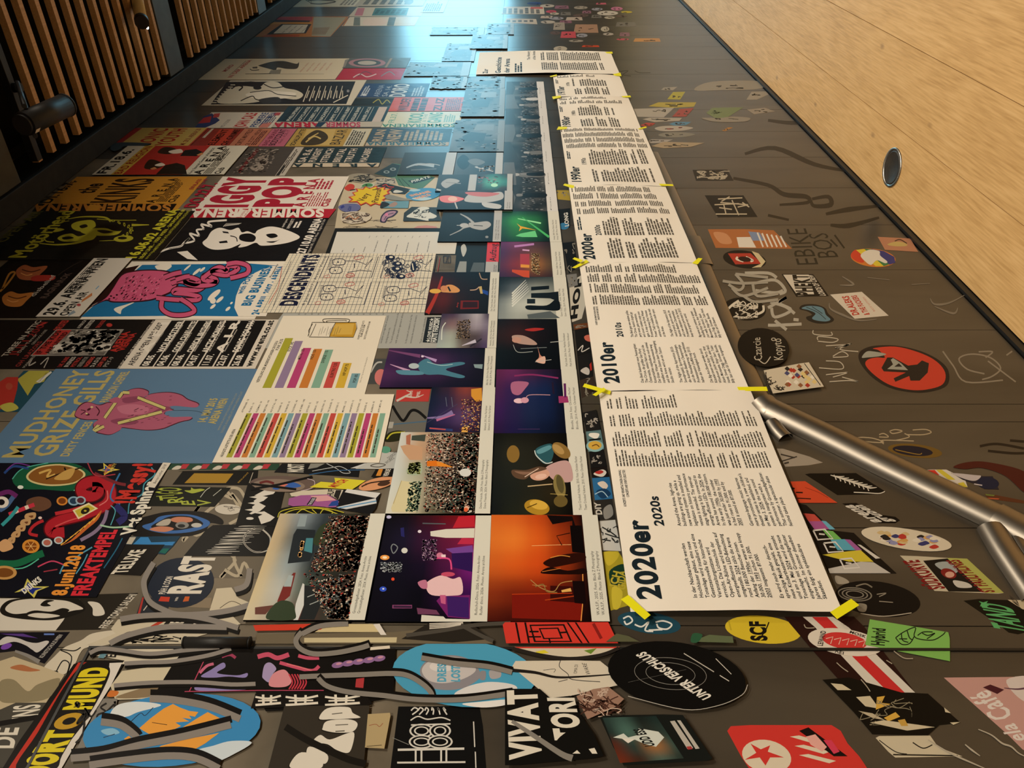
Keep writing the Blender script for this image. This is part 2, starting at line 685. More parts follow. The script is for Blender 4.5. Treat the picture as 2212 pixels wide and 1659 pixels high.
# poster wall: solid core with separate cladding panels, 3 mm shadow joints
core = box('wall_left', XN, XF, 0.012, 0.12, 0.0, 4.0, M_BLACK)
tag(core, kind='structure')
F()
sx = lambda y: Wfull(1700, y)[0]
DOORX = Wfull(1500, 1402)[0]
seams = [DOORX, sx(1352), sx(1140), sx(911), sx(873), sx(713), sx(583), sx(486)]
while seams[-1] < XF:
    seams.append(seams[-1] + 0.385)
J = 0.0012
ZL = 1.62                   # printed change from the metal cladding to the paler upper wall
for i in range(len(seams) - 1):
    a, b_ = seams[i] + J, min(seams[i + 1], XF) - J
    low = M_CLAD
    hi = M_PAN_PALE if a < 3.4 else M_CLAD
    box('panel', a, b_, 0.0, 0.0119, 0.03, ZL - J, low, core)
    box('panel', a, b_, 0.0, 0.0119, ZL + J - 0.0008, 3.98, hi, core)
# wall around and above the flush door
DZ_TOP = 2.306
box('panel', XN, DOORX - J, 0.0, 0.0119, DZ_TOP + 0.003, 3.98, M_PAN_PALE, core)

# flush door covered with the same print
door = box('door_1', -0.12, DOORX - 0.004, 0.0, 0.0118, 0.008, DZ_TOP - 0.003, M_CLAD)
tag(door, kind='structure')
box('upper_facing', -0.12, DOORX - 0.004, -0.0001, 0.0, ZL, DZ_TOP - 0.003, M_PAN_PALE, door)
box('door_gap_strip', DOORX - 0.0042, DOORX + 0.0012, -0.0035, 0.010, 0.0, DZ_TOP + 0.003, M_RUBBER, door)  # black strips stand in for the dark gap round the door leaf
box('door_gap_strip', -0.124, DOORX - 0.0044, -0.0032, 0.010, DZ_TOP - 0.003, DZ_TOP + 0.002, M_RUBBER, door)
# barrel hinge
hx = DOORX + 0.006
hz1, hz0 = Wfull(405, 1383)[1], Wfull(545, 1383)[1]
hg = tube('hinge', (hx, -0.008, hz0), (hx, -0.008, hz1), 0.0105, M_BLACK, door)
for t in (0.0, 0.27, 0.73, 1.0):
    zz = hz0 + (hz1 - hz0) * t
    tube('hinge_ring', (hx, -0.008, zz - 0.0014), (hx, -0.008, zz + 0.0014), 0.0113 if t in (0.0, 1.0) else 0.0094, M_RUBBER, hg)

# floor of wide oak planks
floor = box('floor', XN, XF, -5.2, 0.12, -0.08, -0.021, M_BLACK)
tag(floor, kind='structure')
rnd = random.Random(5)
PW = 0.2875
plank_mesh = {}
yy = -0.012
row = 0
while yy > -5.0:
    x = XN - rnd.uniform(0, 3.6)
    if row == 0: x = 0.6 - 6.0
    if row == 1: x = 1.95 - 6.0
    if row == 2: x = 0.2 - 6.0
    while x < XF:
        L = 6.0
        x0, x1 = max(x, XN), min(x + L, XF)
        if x1 > x0 + 0.05:
            w = 0.283 if row == 0 else PW
            key = (round(x1 - x0, 3), w)
            if key not in plank_mesh:
                V, Fc = box_vf(-key[0] / 2 + 0.0006, key[0] / 2 - 0.0006, -w / 2 + 0.0013, w / 2 - 0.0013, -0.02, 0.0)
                me = bpy.data.meshes.new('plank')
                me.from_pydata(V, [], Fc); me.materials.append(M_OAK)
                plank_mesh[key] = me
            o = bpy.data.objects.new('plank', plank_mesh[key])
            o.location = ((x0 + x1) / 2, yy - w / 2, 0)
            o.parent = floor
            col.objects.link(o)
        x += L
    yy -= 0.283 if row == 0 else PW
    row += 1

# recessed black skirting at the foot of the poster wall
bb_ = box('baseboard_left', DOORX + 0.004, XF, -0.010, -0.0005, 0.0, 0.024, M_RUBBER)
tag(bb_, kind='structure')

# ceiling: black void, steel beam along the wall, cross beams, wooden slats
ceil_ = box('ceiling', XN, XF, -5.2, 0.12, 4.0, 4.05, M_VOID)
tag(ceil_, kind='structure')
beam = box('trim_1', XN, XF, -0.102, -0.0005, ZB, ZB + 0.16, M_BLACKSTEEL, bevel=0.004)
tag(beam, kind='structure')
box('flange', XN, XF, -0.106, -0.102, ZB + 0.012, ZB + 0.18, M_VOID, beam)
PITCH_X, BAY = 0.1195, 1.885
k = 2
for bx0 in (-0.76, 1.125, 3.01 - 0.0, 4.87, 6.73, 8.6, 10.5):
    cb = box('trim_%d' % k, bx0 - 0.245, bx0 - 0.03, -5.0, -0.112, ZB, ZB + 0.12, M_GREYSTEEL, bevel=0.003)
    tag(cb, kind='structure'); k += 1
V, Fc = box_vf(-0.015, 0.015, -4.9, -0.136, 0.0, 0.028)
slat_me = bpy.data.meshes.new('slat')
slat_me.from_pydata(V, [], Fc); slat_me.materials.append(M_SLAT)
starts = [(1.30, 13), (3.172, 13), (5.026, 13), (6.90, 13), (8.8, 13), (10.7, 13)]
for s0, n in starts:
    for i in range(n):
        o = bpy.data.objects.new('slat', slat_me)
        o.location = (s0 - 0.015 + i * (PITCH_X if s0 < 4 else 0.1325 * 0.91), 0, ZB + 0.001)
        o.parent = ceil_
        col.objects.link(o)

# far end of the corridor and the opposite side
we = box('wall_far', XF, XF + 0.1, -5.2, 0.12, 0, 4.0, M_BLACKSTEEL)
tag(we, kind='structure')
wo = box('wall_right', XN, XF, -5.3, -5.2, 0, 4.0, M_WHITEWALL)
tag(wo, kind='structure')
wb = box('wall_near', XN - 0.1, XN, -5.3, 0.12, 0, 4.0, M_WHITEWALL)
tag(wb, kind='structure')

# daylight window in the far wall; its glare runs along the glossy print
M_SKY = new_mat('window_daylight', (0, 0, 0, 1), 0.3)
bs = M_SKY.node_tree.nodes['Principled BSDF']
bs.inputs['Emission Color'].default_value = (0.36, 0.80, 1.0, 1)
bs.inputs['Emission Strength'].default_value = 8.0
win = box('window_far_offscreen', XF - 0.02, XF - 0.001, -3.1, -0.28, 1.62, 3.3, M_SKY)
tag(win, kind='structure')
for (ya, yb, za, zb) in ((-3.16, -3.1, 1.56, 3.36), (-0.28, -0.22, 1.56, 3.36), (-3.1, -0.28, 1.56, 1.62), (-3.1, -0.28, 3.3, 3.36)):
    box('window_frame', XF - 0.05, XF - 0.001, ya, yb, za, zb, M_BLACKSTEEL, win)

# round floor socket
M_RIM = new_mat('brushed_steel', (0.55, 0.52, 0.47, 1), 0.28, 0.5, 1.0)
M_LID = mottled('dark_socket_lid', '2b2722', '3a342c', 60, 0.45)
skx, sky_ = 3.012, -0.154
sock = empty('floor_socket', (skx, sky_, 0))
tag(sock, 'round dark lidded socket with steel rim set into the oak floor beside the wall', 'floor socket')


def lathe(name, prof, mat, parent, loc, n=48):
    V, Fc = [], []
    m = len(prof)
    for i in range(n):
        t = 2 * math.pi * i / n
        for r, z in prof:
            V.append((loc[0] + r * math.cos(t), loc[1] + r * math.sin(t), loc[2] + z))
    for i in range(n):
        for j in range(m - 1):
            Fc.append((i * m + j, ((i + 1) % n) * m + j, ((i + 1) % n) * m + j + 1, i * m + j + 1))
    o = mesh_obj(name, V, Fc, mat, parent)
    for p in o.data.polygons: p.use_smooth = True
    return o


lathe('rim', [(0.0775, 0.0), (0.0775, 0.004), (0.074, 0.006), (0.069, 0.0055), (0.066, 0.003), (0.066, 0.0)], M_RIM, sock, (0, 0, 0))
lathe('lid', [(0.0, 0.0035), (0.058, 0.0035), (0.0605, 0.005), (0.063, 0.0045), (0.0655, 0.002)], M_LID, sock, (0, 0, 0))

# ---- track spotlights
M_EMIT = new_mat('lamp_lens', (0, 0, 0, 1), 0.3)
be = M_EMIT.node_tree.nodes['Principled BSDF']
be.inputs['Emission Color'].default_value = (1.0, 0.85, 0.62, 1)
be.inputs['Emission Strength'].default_value = 22
M_LABEL = new_mat('paper_label', H('d8cfbf'), 0.6)
M_CHROME = new_mat('polished_highlight', (0.9, 0.86, 0.78, 1), 0.12, 0.5, 1.0)


def raypt(x, y, z):
    d = fwd * FPX + (-upv) * (x - IW / 2) + rgt * (IH / 2 - y)
    t = (z - CAMP.z) / d.z
    return CAMP + d * t


def raydepth(x, y, dep):
    d = fwd * FPX + (-upv) * (x - IW / 2) + rgt * (IH / 2 - y)
    return CAMP + d * (dep / FPX)


tx = 3.10
trk = box('lighting_track', tx - 0.018, tx + 0.018, -4.6, -0.16, ZB - 0.034, ZB - 0.001, M_BLACK, bevel=0.002)
tag(trk, 'black surface lighting track running under the first bay of ceiling slats', 'lighting track')
pA = raydepth(52, 268, 2.62)
pB = raydepth(140, 228, 2.80)
ax = (pB - pA).normalized()
sl = empty('track_spotlight', (tx, pA.y, ZB - 0.04))
sl_loc = Vector(sl.location)
tag(sl, 'black cylindrical track spotlight with small white sticker tag under the slats', 'spotlight')
body = tube('housing', pA - sl_loc, pB - sl_loc, 0.040, M_BLACK, sl)
tube('front_ring', pB - sl_loc, pB + ax * 0.006 - sl_loc, 0.0415, M_BLACK, sl)
tube('rear_cap', pA - ax * 0.012 - sl_loc, pA - sl_loc, 0.034, M_BLACK, sl)
tube('lens', pB + ax * 0.0062 - sl_loc, pB + ax * 0.0072 - sl_loc, 0.033, M_LID, sl)
mid = pA + ax * 0.03
side = ax.cross(Vector((0, 0, 1))).normalized()
for sgn in (-1, 1):
    e0 = mid + side * sgn * 0.051
    tube('yoke', e0 - sl_loc, Vector((tx, mid.y, ZB - 0.055)) + side * sgn * 0.02 - sl_loc, 0.008, M_BLACK, sl, n=12)
tube('track_adapter', Vector((tx, mid.y, ZB - 0.062)) - sl_loc, Vector((tx, mid.y, ZB - 0.034)) - sl_loc, 0.018, M_BLACK, sl)
# little tag on the near side of the housing
vdir = (CAMP - pA).normalized()
nrm = (vdir - ax * vdir.dot(ax)).normalized()
dn = ax.cross(nrm)
if dn.dot(-rgt) < 0: dn = -dn
tc0 = pA + ax * 0.012 + (nrm * 0.55 + dn * 0.84) * 0.0412
t1, t2 = ax * 0.011, (dn * 0.55 - nrm * 0.84) * 0.008
mesh_obj('sticker_tag', [tc0 - t1 - t2 - sl_loc, tc0 + t1 - t2 - sl_loc, tc0 + t1 + t2 - sl_loc, tc0 - t1 + t2 - sl_loc], [(0, 1, 2, 3)], M_LABEL, sl)

# second, lit spotlight further down the slats
tx2 = 4.40
trk2 = box('lighting_track', tx2 - 0.018, tx2 + 0.018, -4.6, -0.75, ZB - 0.034, ZB - 0.001, M_BLACK, bevel=0.002)
tag(trk2, 'black surface lighting track carrying the lit spotlight further along the slats', 'lighting track')
qA, qB = raydepth(305, 42, 3.9), raydepth(284, -60, 4.2)
s2 = empty('track_spotlight', qA)
tag(s2, 'lit track spotlight with pale barrel and bright lens edge under the slats', 'spotlight')
q0 = Vector(s2.location)
M_CREAM = new_mat('warm_white_barrel', H('d9c79a'), 0.3)
a2 = (qB - qA).normalized()
tube('housing', Vector((0, 0, 0)), qB - q0, 0.030, M_CREAM, s2)
tube('front_ring', -a2 * 0.035, Vector((0, 0, 0)), 0.034, M_BLACK, s2)
tube('lens', -a2 * 0.030 + Vector((0.012, 0.030, -0.016)), -a2 * 0.004 + Vector((0.012, 0.030, -0.016)), 0.006, M_EMIT, s2, n=8)
tube('highlight_strip', -a2 * 0.001 + Vector((0, 0.02, -0.022)), qB - q0 + Vector((0, 0.02, -0.022)), 0.0035, M_CHROME, s2, n=10)  # polished strip added in place of the blown-out highlight along the barrel
tube('track_adapter', qB - q0, Vector((tx2, qB.y, ZB - 0.034)) - q0, 0.016, M_BLACK, s2)

# ---- handrail (steel tube printed in low relief on the wall covering)
M_STEEL = new_mat('satin_steel', (0.33, 0.295, 0.25, 1), 0.40, 0.5, 1.0)


def relief_tube(name, pts, r, depth, y0, mat, parent, o, n=14):
    """half-round bar lying on the wall, path in wall metres"""
    V, Fc = [], []
    m = len(pts)
    for i, p in enumerate(pts):
        a, b_ = pts[max(i - 1, 0)], pts[min(i + 1, m - 1)]
        dx, dz = b_[0] - a[0], b_[1] - a[1]
        L = math.hypot(dx, dz)
        nx, nz = -dz / L, dx / L
        for k_ in range(n + 1):
            t = math.pi * k_ / n
            V.append((p[0] + nx * r * math.cos(t) - o[0], -y0 - depth * math.sin(t), p[1] + nz * r * math.cos(t) - o[2]))
    for i in range(m - 1):
        for k_ in range(n):
            a = i * (n + 1) + k_
            Fc.append((a, a + 1, a + n + 2, a + n + 1))
    ob = mesh_obj(name, V, Fc, mat, parent)
    for p in ob.data.polygons: p.use_smooth = True
    return ob


def build_rail():
    F()
    o = (Wfull(1640, 880)[0], 0, Wfull(1640, 880)[1])
    root = empty('handrail', o)
    tag(root, 'satin steel tube handrail slanting down along the sticker wall below the text sheets', 'handrail')
    P = lambda *q: catmull([Wfull(*a) for a in q], False, 6)
    y0 = 0.0012
    hr = abs(Wfull(1900, 1000)[1] - Wfull(1900 + 31, 1000)[1]) * 1.12
    relief_tube('tube', P((1662, 891), (1780, 947), (1900, 1006), (2030, 1068), (2155, 1128), (2230, 1166)), hr, hr * 0.95, y0, M_STEEL, root, o)
    relief_tube('tube', P((1410, 330), (1436, 385), (1470, 462), (1520, 575), (1566, 690), (1610, 790), (1640, 855), (1655, 884)), hr * 0.66, 0.005, y0, M_STEEL, root, o)
    relief_tube('elbow', P((1646, 876), (1662, 891), (1695, 907)), hr * 1.0, hr * 0.9, y0, M_STEEL, root, o)
    relief_tube('sleeve', P((1497, 512), (1512, 545), (1524, 573)), hr * 0.72, 0.006, y0, M_STEEL, root, o)
    relief_tube('bracket', P((1668, 915), (1682, 935), (1697, 950)), hr * 0.55, hr * 0.45, y0, M_STEEL, root, o)
    relief_tube('sleeve', P((2146, 1122), (2190, 1146), (2235, 1170)), hr * 1.06, hr, y0, M_STEEL, root, o)
    relief_tube('post', P((2140, 1146), (2172, 1200), (2240, 1300)), hr * 0.8, hr * 0.7, y0, M_STEEL, root, o)
    relief_tube('post', P((2196, 1170), (2225, 1215), (2250, 1255)), hr * 0.6, hr * 0.5, y0, M_STEEL, root, o)
    ITEMS.append((bb([Wfull(1400, 330), Wfull(1650, 872), Wfull(1490, 520)]), lambda: 0.0072))


build_rail()

# ================================================================ stickers, tags and scraps of the printed wall
GS = 'stickers covering the wall'


def st(label, pts, c, s=False, name='sticker', cat='sticker', group=GS, th=0.00025, mat=None):
    return item(name, label, cat, [W(*p) for p in (catmull(list(pts), True, 5) if s else pts)], c, group=group, th=th, mat=mat)


def oval(label, c, cx, cy, rx, ry, ang=0, **k):
    a = math.radians(ang)
    pts = [(cx + rx * math.cos(t) * math.cos(a) - ry * math.sin(t) * math.sin(a), cy + rx * math.cos(t) * math.sin(a) + ry * math.sin(t) * math.cos(a)) for t in [2 * math.pi * i / 32 for i in range(32)]]
    return st(label, pts, c, **k)


def tagg(label, strokes, c, w, part='stroke', under=None):
    allp = [W(*p) for q in strokes for p in q]
    b = bb(allp)
    it = item('graffiti_tag', label, 'graffiti', [(b[0], b[3]), (b[0], b[2]), (b[1], b[2]), (b[1], b[3])], c, group='graffiti tags on the wall', th=0.00005, nofill=True)
    for q in strokes:
        if under:
            it.S(under[0], [(x + under[1], y + under[2]) for x, y in q], w if not isinstance(w, tuple) else w, part='black_edge')
        it.S(c, q, w, part=part)
    return it


def scrib(it, c, x0, y0, x1, y1, n, w, seed, part='artwork'):
    """loose ink doodle inside a px box"""
    r = random.Random(seed)
    for _ in range(n):
        x, y = x0 + r.random() * (x1 - x0), y0 + r.random() * (y1 - y0)
        q = [(x, y)]
        for _k in range(4):
            x = min(max(x + (r.random() - .5) * (x1 - x0) * .45, x0), x1)
            y = min(max(y + (r.random() - .5) * (y1 - y0) * .45, y0), y1)
            q.append((x, y))
        it.S(c, q, w, part=part)


# ---- papers and scraps behind the posters (upper middle)
F(720, 340, 1 / 9.217)
s = st('cream page of small scraps below the striped green flyer', [(30, 1410), (110, 920), (290, 400), (2080, 400), (2150, 1410)], 'c9bda4', cat='scrap paper', name='scrap_paper')
scrib(s, '6a6256', 60, 1250, 1300, 1400, 8, 10, 5)
s = st('green and black flyer wedge reading Pirate', [(820, 330), (1180, 120), (1500, 160), (2030, 400), (1750, 640), (1300, 560), (1240, 430)], '56806a')
s.P('2a3c42', (1480, 470), (1900, 390), (2020, 410), (1600, 530)).T('d8e0dc', 'PIRATE', (1560, 510), (1940, 400), (1540, 470), 0.03).S('24363a', [(1300, 430), (1420, 600), (1360, 420), (1520, 580)], 14, s=False)
s = st('dark flyer corner of two ghostly faces', [(820, 325), (1180, 125), (1330, 160), (1250, 380), (1120, 400)], '33434a')
s.E('8a9a9e', 1060, 295, 60, 30).E('93a2a6', 1190, 240, 60, 30).E('24343a', 1060, 295, 30, 14).E('24343a', 1190, 240, 30, 14)
s = oval('round grey ink sticker of a long haired head', '9a9484', 560, 420, 300, 95, 2)
scrib(s, '3a3c3c', 300, 350, 820, 490, 16, 12, 6)
s = st('white scrap covered in small black scribbles', [(830, 540), (880, 430), (1230, 410), (1250, 530), (1000, 560)], 'b8b4a8')
scrib(s, '3c4044', 860, 430, 1220, 540, 14, 9, 7)
s = st('red cartoon beetle shaped sticker', [(220, 620), (270, 560), (340, 530), (420, 560), (400, 640), (300, 670)], 'c8453c', s=True)
s.S('2a2424', [(330, 660), (440, 640)], 18)
s = st('green skull sticker with white edge', [(540, 600), (600, 530), (720, 510), (820, 550), (760, 610), (640, 600)], 'c4ccbc', s=True)
s.P('4f8a58', (570, 590), (620, 540), (720, 525), (790, 555), (740, 595), s=True).E('24342a', 660, 560, 22, 14)
s = st('black flyer with red scrawl and white bird', [(860, 580), (1010, 515), (1540, 640), (1420, 740), (1180, 720), (1100, 620)], '2c3439')
s.S('c8403c', [(980, 570), (1050, 550), (1100, 590), (1210, 600)], 16).P('d0d4d0', (1190, 700), (1250, 655), (1390, 690), (1260, 715), s=True)
s = st('yellow starburst sticker with red edge and brown handwriting', [(290, 900), (370, 850), (300, 800), (420, 770), (370, 710), (470, 690), (440, 630), (590, 640), (640, 585), (720, 625), (860, 575), (890, 625), (1040, 590), (1020, 650), (1180, 630), (1090, 690), (1130, 730), (1010, 780), (1090, 810), (990, 860), (1050, 885), (930, 965), (830, 935), (740, 980), (650, 920), (540, 970), (470, 900)], 'c8403a')
s.P('e4c838', (340, 895), (400, 850), (340, 800), (450, 770), (400, 720), (500, 690), (480, 640), (600, 655), (650, 605), (720, 640), (850, 595), (880, 645), (1010, 610), (1000, 665), (1120, 645), (1060, 690), (1090, 730), (980, 780), (1050, 812), (960, 860), (1000, 880), (920, 945), (830, 918), (740, 955), (650, 900), (550, 945), (480, 880))
s.T('5a3c1c', 'Very', (600, 890), (740, 740), (470, 870), 0.02).T('5a3c1c', 'Personal', (880, 925), (960, 640), (760, 905), 0.02).S('5a3c1c', [(780, 660), (920, 640)], 14)
s = oval('blue sky oval sticker with slanting orange letters', '4a94c4', 1790, 745, 350, 125, -6)
s.P('a8cfe0', (1500, 660), (1640, 640), (1740, 660), (1600, 690), s=True).P('b5d4e2', (1560, 830), (1740, 800), (1960, 820), (1800, 870), s=True).T('e8a878', 'INSANE', (1560, 790), (1960, 700), (1500, 760), 0.05).T('e8a878', 'WORLD', (1660, 845), (1960, 760), (1600, 815), 0.05)
s = st('grey cartoon arm scrap reaching across the scraps', [(1060, 760), (1180, 765), (1420, 830), (1500, 830), (1560, 870), (1250, 870), (1040, 830)], '8f928c', s=True)
s = st('blue violet badge sticker with the letters LOV', [(100, 1010), (200, 945), (440, 935), (540, 990), (480, 1080), (230, 1095)], '6a70a0', s=True)
s.U('2a3a80', 'LOV', 330, 1095, 985, 60, 0.04).P('3c4690', (140, 1000), (200, 960), (230, 1000), (160, 1040))
s = st('small photo sticker of a lying man on teal', [(930, 1020), (960, 890), (1510, 880), (1490, 1025)], '6fa0b4')
s.P('2e3438', (935, 1018), (980, 900), (1120, 940), (1050, 1000), s=True).P('a89088', (1100, 980), (1220, 900), (1280, 940), (1200, 1000), s=True)
s = st('white sketch sticker of a grinning skull band', [(150, 1230), (180, 1130), (400, 1090), (640, 1110), (760, 1200), (640, 1300), (380, 1340), (200, 1300)], 'd2c9b8', s=True)
scrib(s, '5a4a44', 190, 1120, 720, 1310, 18, 12, 8)
s.S('c07850', [(240, 1240), (330, 1180), (420, 1250), (520, 1200)], 14)
s = st('pink brain shaped sticker with dark outline', [(930, 1270), (960, 1160), (1060, 1070), (1200, 1045), (1290, 1080), (1200, 1180), (1090, 1220), (1040, 1300), (960, 1300)], '3c3850', s=True)
s.P('b490a8', (960, 1260), (985, 1170), (1070, 1095), (1190, 1070), (1250, 1090), (1170, 1165), (1070, 1205), (1020, 1280), s=True).S('3c3850', [(1010, 1250), (1080, 1150), (1200, 1110)], 12).E('e088b0', 1060, 1140, 30, 30)
s = st('black and white comic sticker of a tank on an orange scrap', [(1390, 1285), (1410, 1120), (1560, 1000), (2080, 1010), (2140, 1280)], '343c40')
s.P('d8dcd6', (1460, 1200), (1560, 1120), (1720, 1010), (1900, 1015), (1920, 1100), (2060, 1180), (2000, 1230), (1900, 1240), (1880, 1280), (1640, 1230), s=True)
scrib(s, '343c40', 1600, 1030, 2020, 1240, 12, 10, 9)
s = st('faded pink caterpillar scrap at the foot of the scraps', [(1600, 1410), (1680, 1370), (1860, 1355), (2050, 1380), (2080, 1410)], 'c8908c')
tile(1, 1)
s = st('black board behind the white setlist page', [(600, 530), (685, 312), (1590, 312), (1760, 440), (1740, 545)], '1f2224', name='backing_board', cat='board', group=None)
s = st('white setlist page with pencil ticks on a black board', [(640, 530), (700, 345), (1580, 345), (1735, 440), (1720, 535)], 'dcdbd4', name='setlist_page', cat='paper', group=None, th=0.0005)
for k in range(9):
    s.greek('8f9090', LR(740 + 92 * k, 752 + 92 * k, 520, 500 - 14 * (k % 5) - 60 * (k > 2)), 1, 30 + k).S('6a6c6e', [(975 + 62 * k, 400 - 8 * (k % 3)), (985 + 62 * k, 380)], 3, s=False)
s = st('grey typed house rules page partly hidden by the beer mug chart', [(0, 1350), (240, 1040), (1620, 1040), (1560, 1350)], 'aeb0ac', name='notice_page', cat='paper', group=None, th=0.0004)
for k, t in enumerate(['exception and regardless of concert', 'standing house rule.', 'To avoid unpleasant discussions on the', 'with artists and/or agencies in advance', '', 'In the event of violations of our No', 'terminate the event and to demand a', '', 'Thank you for your understanding.']):
    if t: s.U('3a3c3c', t, 1085 + 43 * k, 1308, 1308 - 262 * len(t) / 38, 17)
for k in range(14):
    s.U('3a3c3c', ('sk', 'ck', 'of', 'as', 'do')[k % 5], 375 + 56 * k, 1062, 1048, 17)
s = st('black and white sticker reading Love Music Hate Fascism', [(1440, 1300), (1480, 1082), (1605, 1082), (1570, 1305)], '22262a')
s.U('d8dad6', '★LOVE MUSIC★', 1500, 1298, 1090, 28, 0.04).U('d8dad6', 'HATE FASCISM', 1555, 1300, 1090, 40, 0.05).R('d8dad6', 1508, 1514, 1300, 1085)
s = st('pink disc and grey scribble print at the edge of the beer mug chart', [(960, 1659), (1000, 1440), (1130, 1440), (1080, 1659)], '4a4c4c')
s.E('d07a78', 1080, 1600, 55, 70).S('b8b8b4', [(990, 1560), (1040, 1480), (1090, 1470)], 14)

# ---- sticker field between the psychedelic poster and the photo boards
F(200, 1000, 1 / 6.144)
s = st('torn grey poster layers under the vertical row of stickers', [(210, 1500), (500, 1000), (900, 300), (1030, 20), (2600, 20), (2600, 700), (2200, 1536)], '6e6659', name='scrap_paper', cat='scrap paper')
scrib(s, 'b5aa94', 1000, 350, 2100, 1500, 10, 40, 3)
s = st('green strip with red and white block letters under the bar chart', [(990, 90), (1030, 12), (2480, 12), (2480, 100)], '2c4a3a')
for k in range(5):
    s.P('b53a44', (1130 + 270 * k, 85), (1200 + 270 * k, 18), (1290 + 270 * k, 18), (1240 + 270 * k, 80)).P('d0cabc', (1050 + 270 * k, 88), (1120 + 270 * k, 40), (1180 + 270 * k, 50), (1140 + 270 * k, 88), s=True)
s = st('black sticker strip with plain gold square', [(1060, 290), (1200, 110), (1140, 115), (2200, 100), (2180, 300)], '171614')
s.P('a8842e', (1220, 270), (1350, 140), (1870, 145), (1770, 270), part='gold_square').T('c09a38', 'BESUCHT', (1940, 270), (2080, 130), (1920, 265)).S('c0b8a8', [(2080, 270), (2130, 130)], 8, s=False)
s = st('black sticker with lime green vertigo lettering and winged seed', [(725, 575), (880, 310), (1840, 330), (1620, 585)], '191b15')
for ch_, a_, b_, c_ in (('V', (1570, 570), (1570, 490), (1390, 570)), ('E', (1370, 570), (1340, 500), (1190, 565)), ('R', (1240, 532), (1200, 455), (1010, 545)), ('T', (1130, 490), (1110, 430), (900, 502)), ('I', (1080, 440), (1075, 424), (850, 455)), ('G', (1190, 424), (1190, 388), (840, 412)), ('O', (1180, 380), (1180, 330), (870, 375))):
    s.T('a8b446', ch_, a_, b_, c_, 0.015)
s.P('a8b446', (1220, 370), (1300, 365), (1310, 330), (1350, 350), (1440, 345), (1490, 360), (1420, 385), (1340, 405), (1290, 400), s=True).S('c8ccc0', [(1430, 460), (1500, 370), (1560, 330)], 8).S('c8ccc0', [(1600, 440), (1710, 350)], 7)
s = st('black hooded figure sticker with blue hood and two pink hands', [(510, 930), (600, 760), (760, 700), (1000, 650), (1300, 640), (1560, 670), (1720, 750), (1720, 820), (1560, 800), (1500, 900), (1300, 970), (900, 990), (600, 980)], '191614', s=True)
s.P('3f6cb0', (660, 840), (800, 790), (880, 720), (1050, 690), (1300, 690), (1500, 750), (1560, 800), (1500, 860), (1300, 920), (1000, 940), (760, 900), s=True).P('1a1818', (780, 860), (900, 770), (1050, 710), (1300, 715), (1470, 810), (1300, 870), (1050, 900), s=True).P('c88468', (1030, 760), (1120, 720), (1300, 730), (1320, 780), (1150, 800), s=True).P('c88468', (760, 890), (850, 850), (1000, 850), (1080, 880), (950, 920), s=True).P('b8b0a4', (840, 830), (940, 760), (1040, 750), (1000, 830), s=True).E('8a8a88', 1190, 830, 90, 45).E('2a2a2a', 1180, 840, 50, 24).E('c0c0bc', 1380, 830, 70, 30)
s = oval('white oval sticker with fine ink script', 'd0cabe', 1800, 620, 175, 70, 2)
scrib(s, '6a6660', 1740, 580, 1960, 660, 6, 6, 4)
s = st('blue and teal banner sticker with stacked emblems', [(410, 1080), (480, 985), (1170, 975), (1080, 1100), (960, 1220), (870, 1210)], '1c3f58')
s.P('3a86c8', (540, 1085), (640, 990), (740, 990), (780, 1060), (1100, 1050), (1060, 1100), (560, 1085)).P('c0b8a8', (430, 1080), (490, 990), (580, 990), (520, 1085)).P('1f6a60', (880, 1190), (940, 1140), (1020, 1140), (970, 1210))
s = st('black sticker with tall white letters Teluxe', [(220, 1480), (400, 1090), (960, 1090), (640, 1500)], '1d1a18')
s.T('ded8ca', 'TELUXE', (445, 1470), (715, 1150), (250, 1480), 0.04)
s = st('black sticker with silver spidery metal band logo', [(1210, 1240), (1500, 900), (1600, 830), (2170, 815), (2450, 830), (2400, 1240)], '1a1918')
for k in range(16):
    rn = random.Random(k + 40)
    y = 1210 - 24 * k
    x = 1560 + 28 * k + rn.random() * 40
    s.S('c4c0b8', [(x - 120 + rn.random() * 80, y), (x + 40, y - 10 + rn.random() * 20), (x + 240 + rn.random() * 120, y - 6)], (4, 13, 4))
s.S('b8b4ac', [(2160, 870), (2040, 940), (2010, 1060), (2100, 1160), (2200, 1190), (2330, 1150), (2360, 1000), (2260, 890)], 22).S('1a1918', [(2160, 870), (2040, 940), (2010, 1060), (2100, 1160), (2200, 1190), (2330, 1150)], 8)
s = st('black sticker with white jagged skater tag letters', [(1900, 830), (2060, 290), (2560, 330), (2440, 850)], '181716')
tl = [(2080, 480, 2330, 520), (2060, 560, 2300, 640), (2020, 650, 2280, 660), (2140, 690, 2420, 790)]
for a, b_, c_, d_ in tl:
    s.P('dcd8d0', (a, b_ - 20), ((a + c_) / 2, b_ - 40), (c_, d_ - 60), (c_ - 60, d_ - 10), ((a + c_) / 2 - 40, d_ + 30), (a + 60, b_ + 30), ((a + c_) / 2 - 20, b_))
s.E('dcd8d0', 2090, 745, 50, 18).P('dcd8d0', (2150, 440), (2300, 360), (2480, 330), (2400, 420), (2250, 450))
F(520, 990, 1 / 5.82)
s = st('black strip sticker with white letters Most and looped wire drawing', [(420, 180), (520, 70), (1560, 70), (1500, 130), (1480, 240), (800, 200)], '1b1c1e')
s.T('d8d4c8', 'MOST', (780, 180), (790, 75), (590, 180), 0.04).S('c8ccd0', [(900, 165), (1150, 120), (1260, 110), (1380, 180), (1290, 190), (1200, 130), (1080, 70)], 7).S('3c6a9c', [(860, 210), (1200, 160), (1560, 150)], 9).P('8a8a84', (845, 140), (880, 70), (1060, 70), (960, 120))
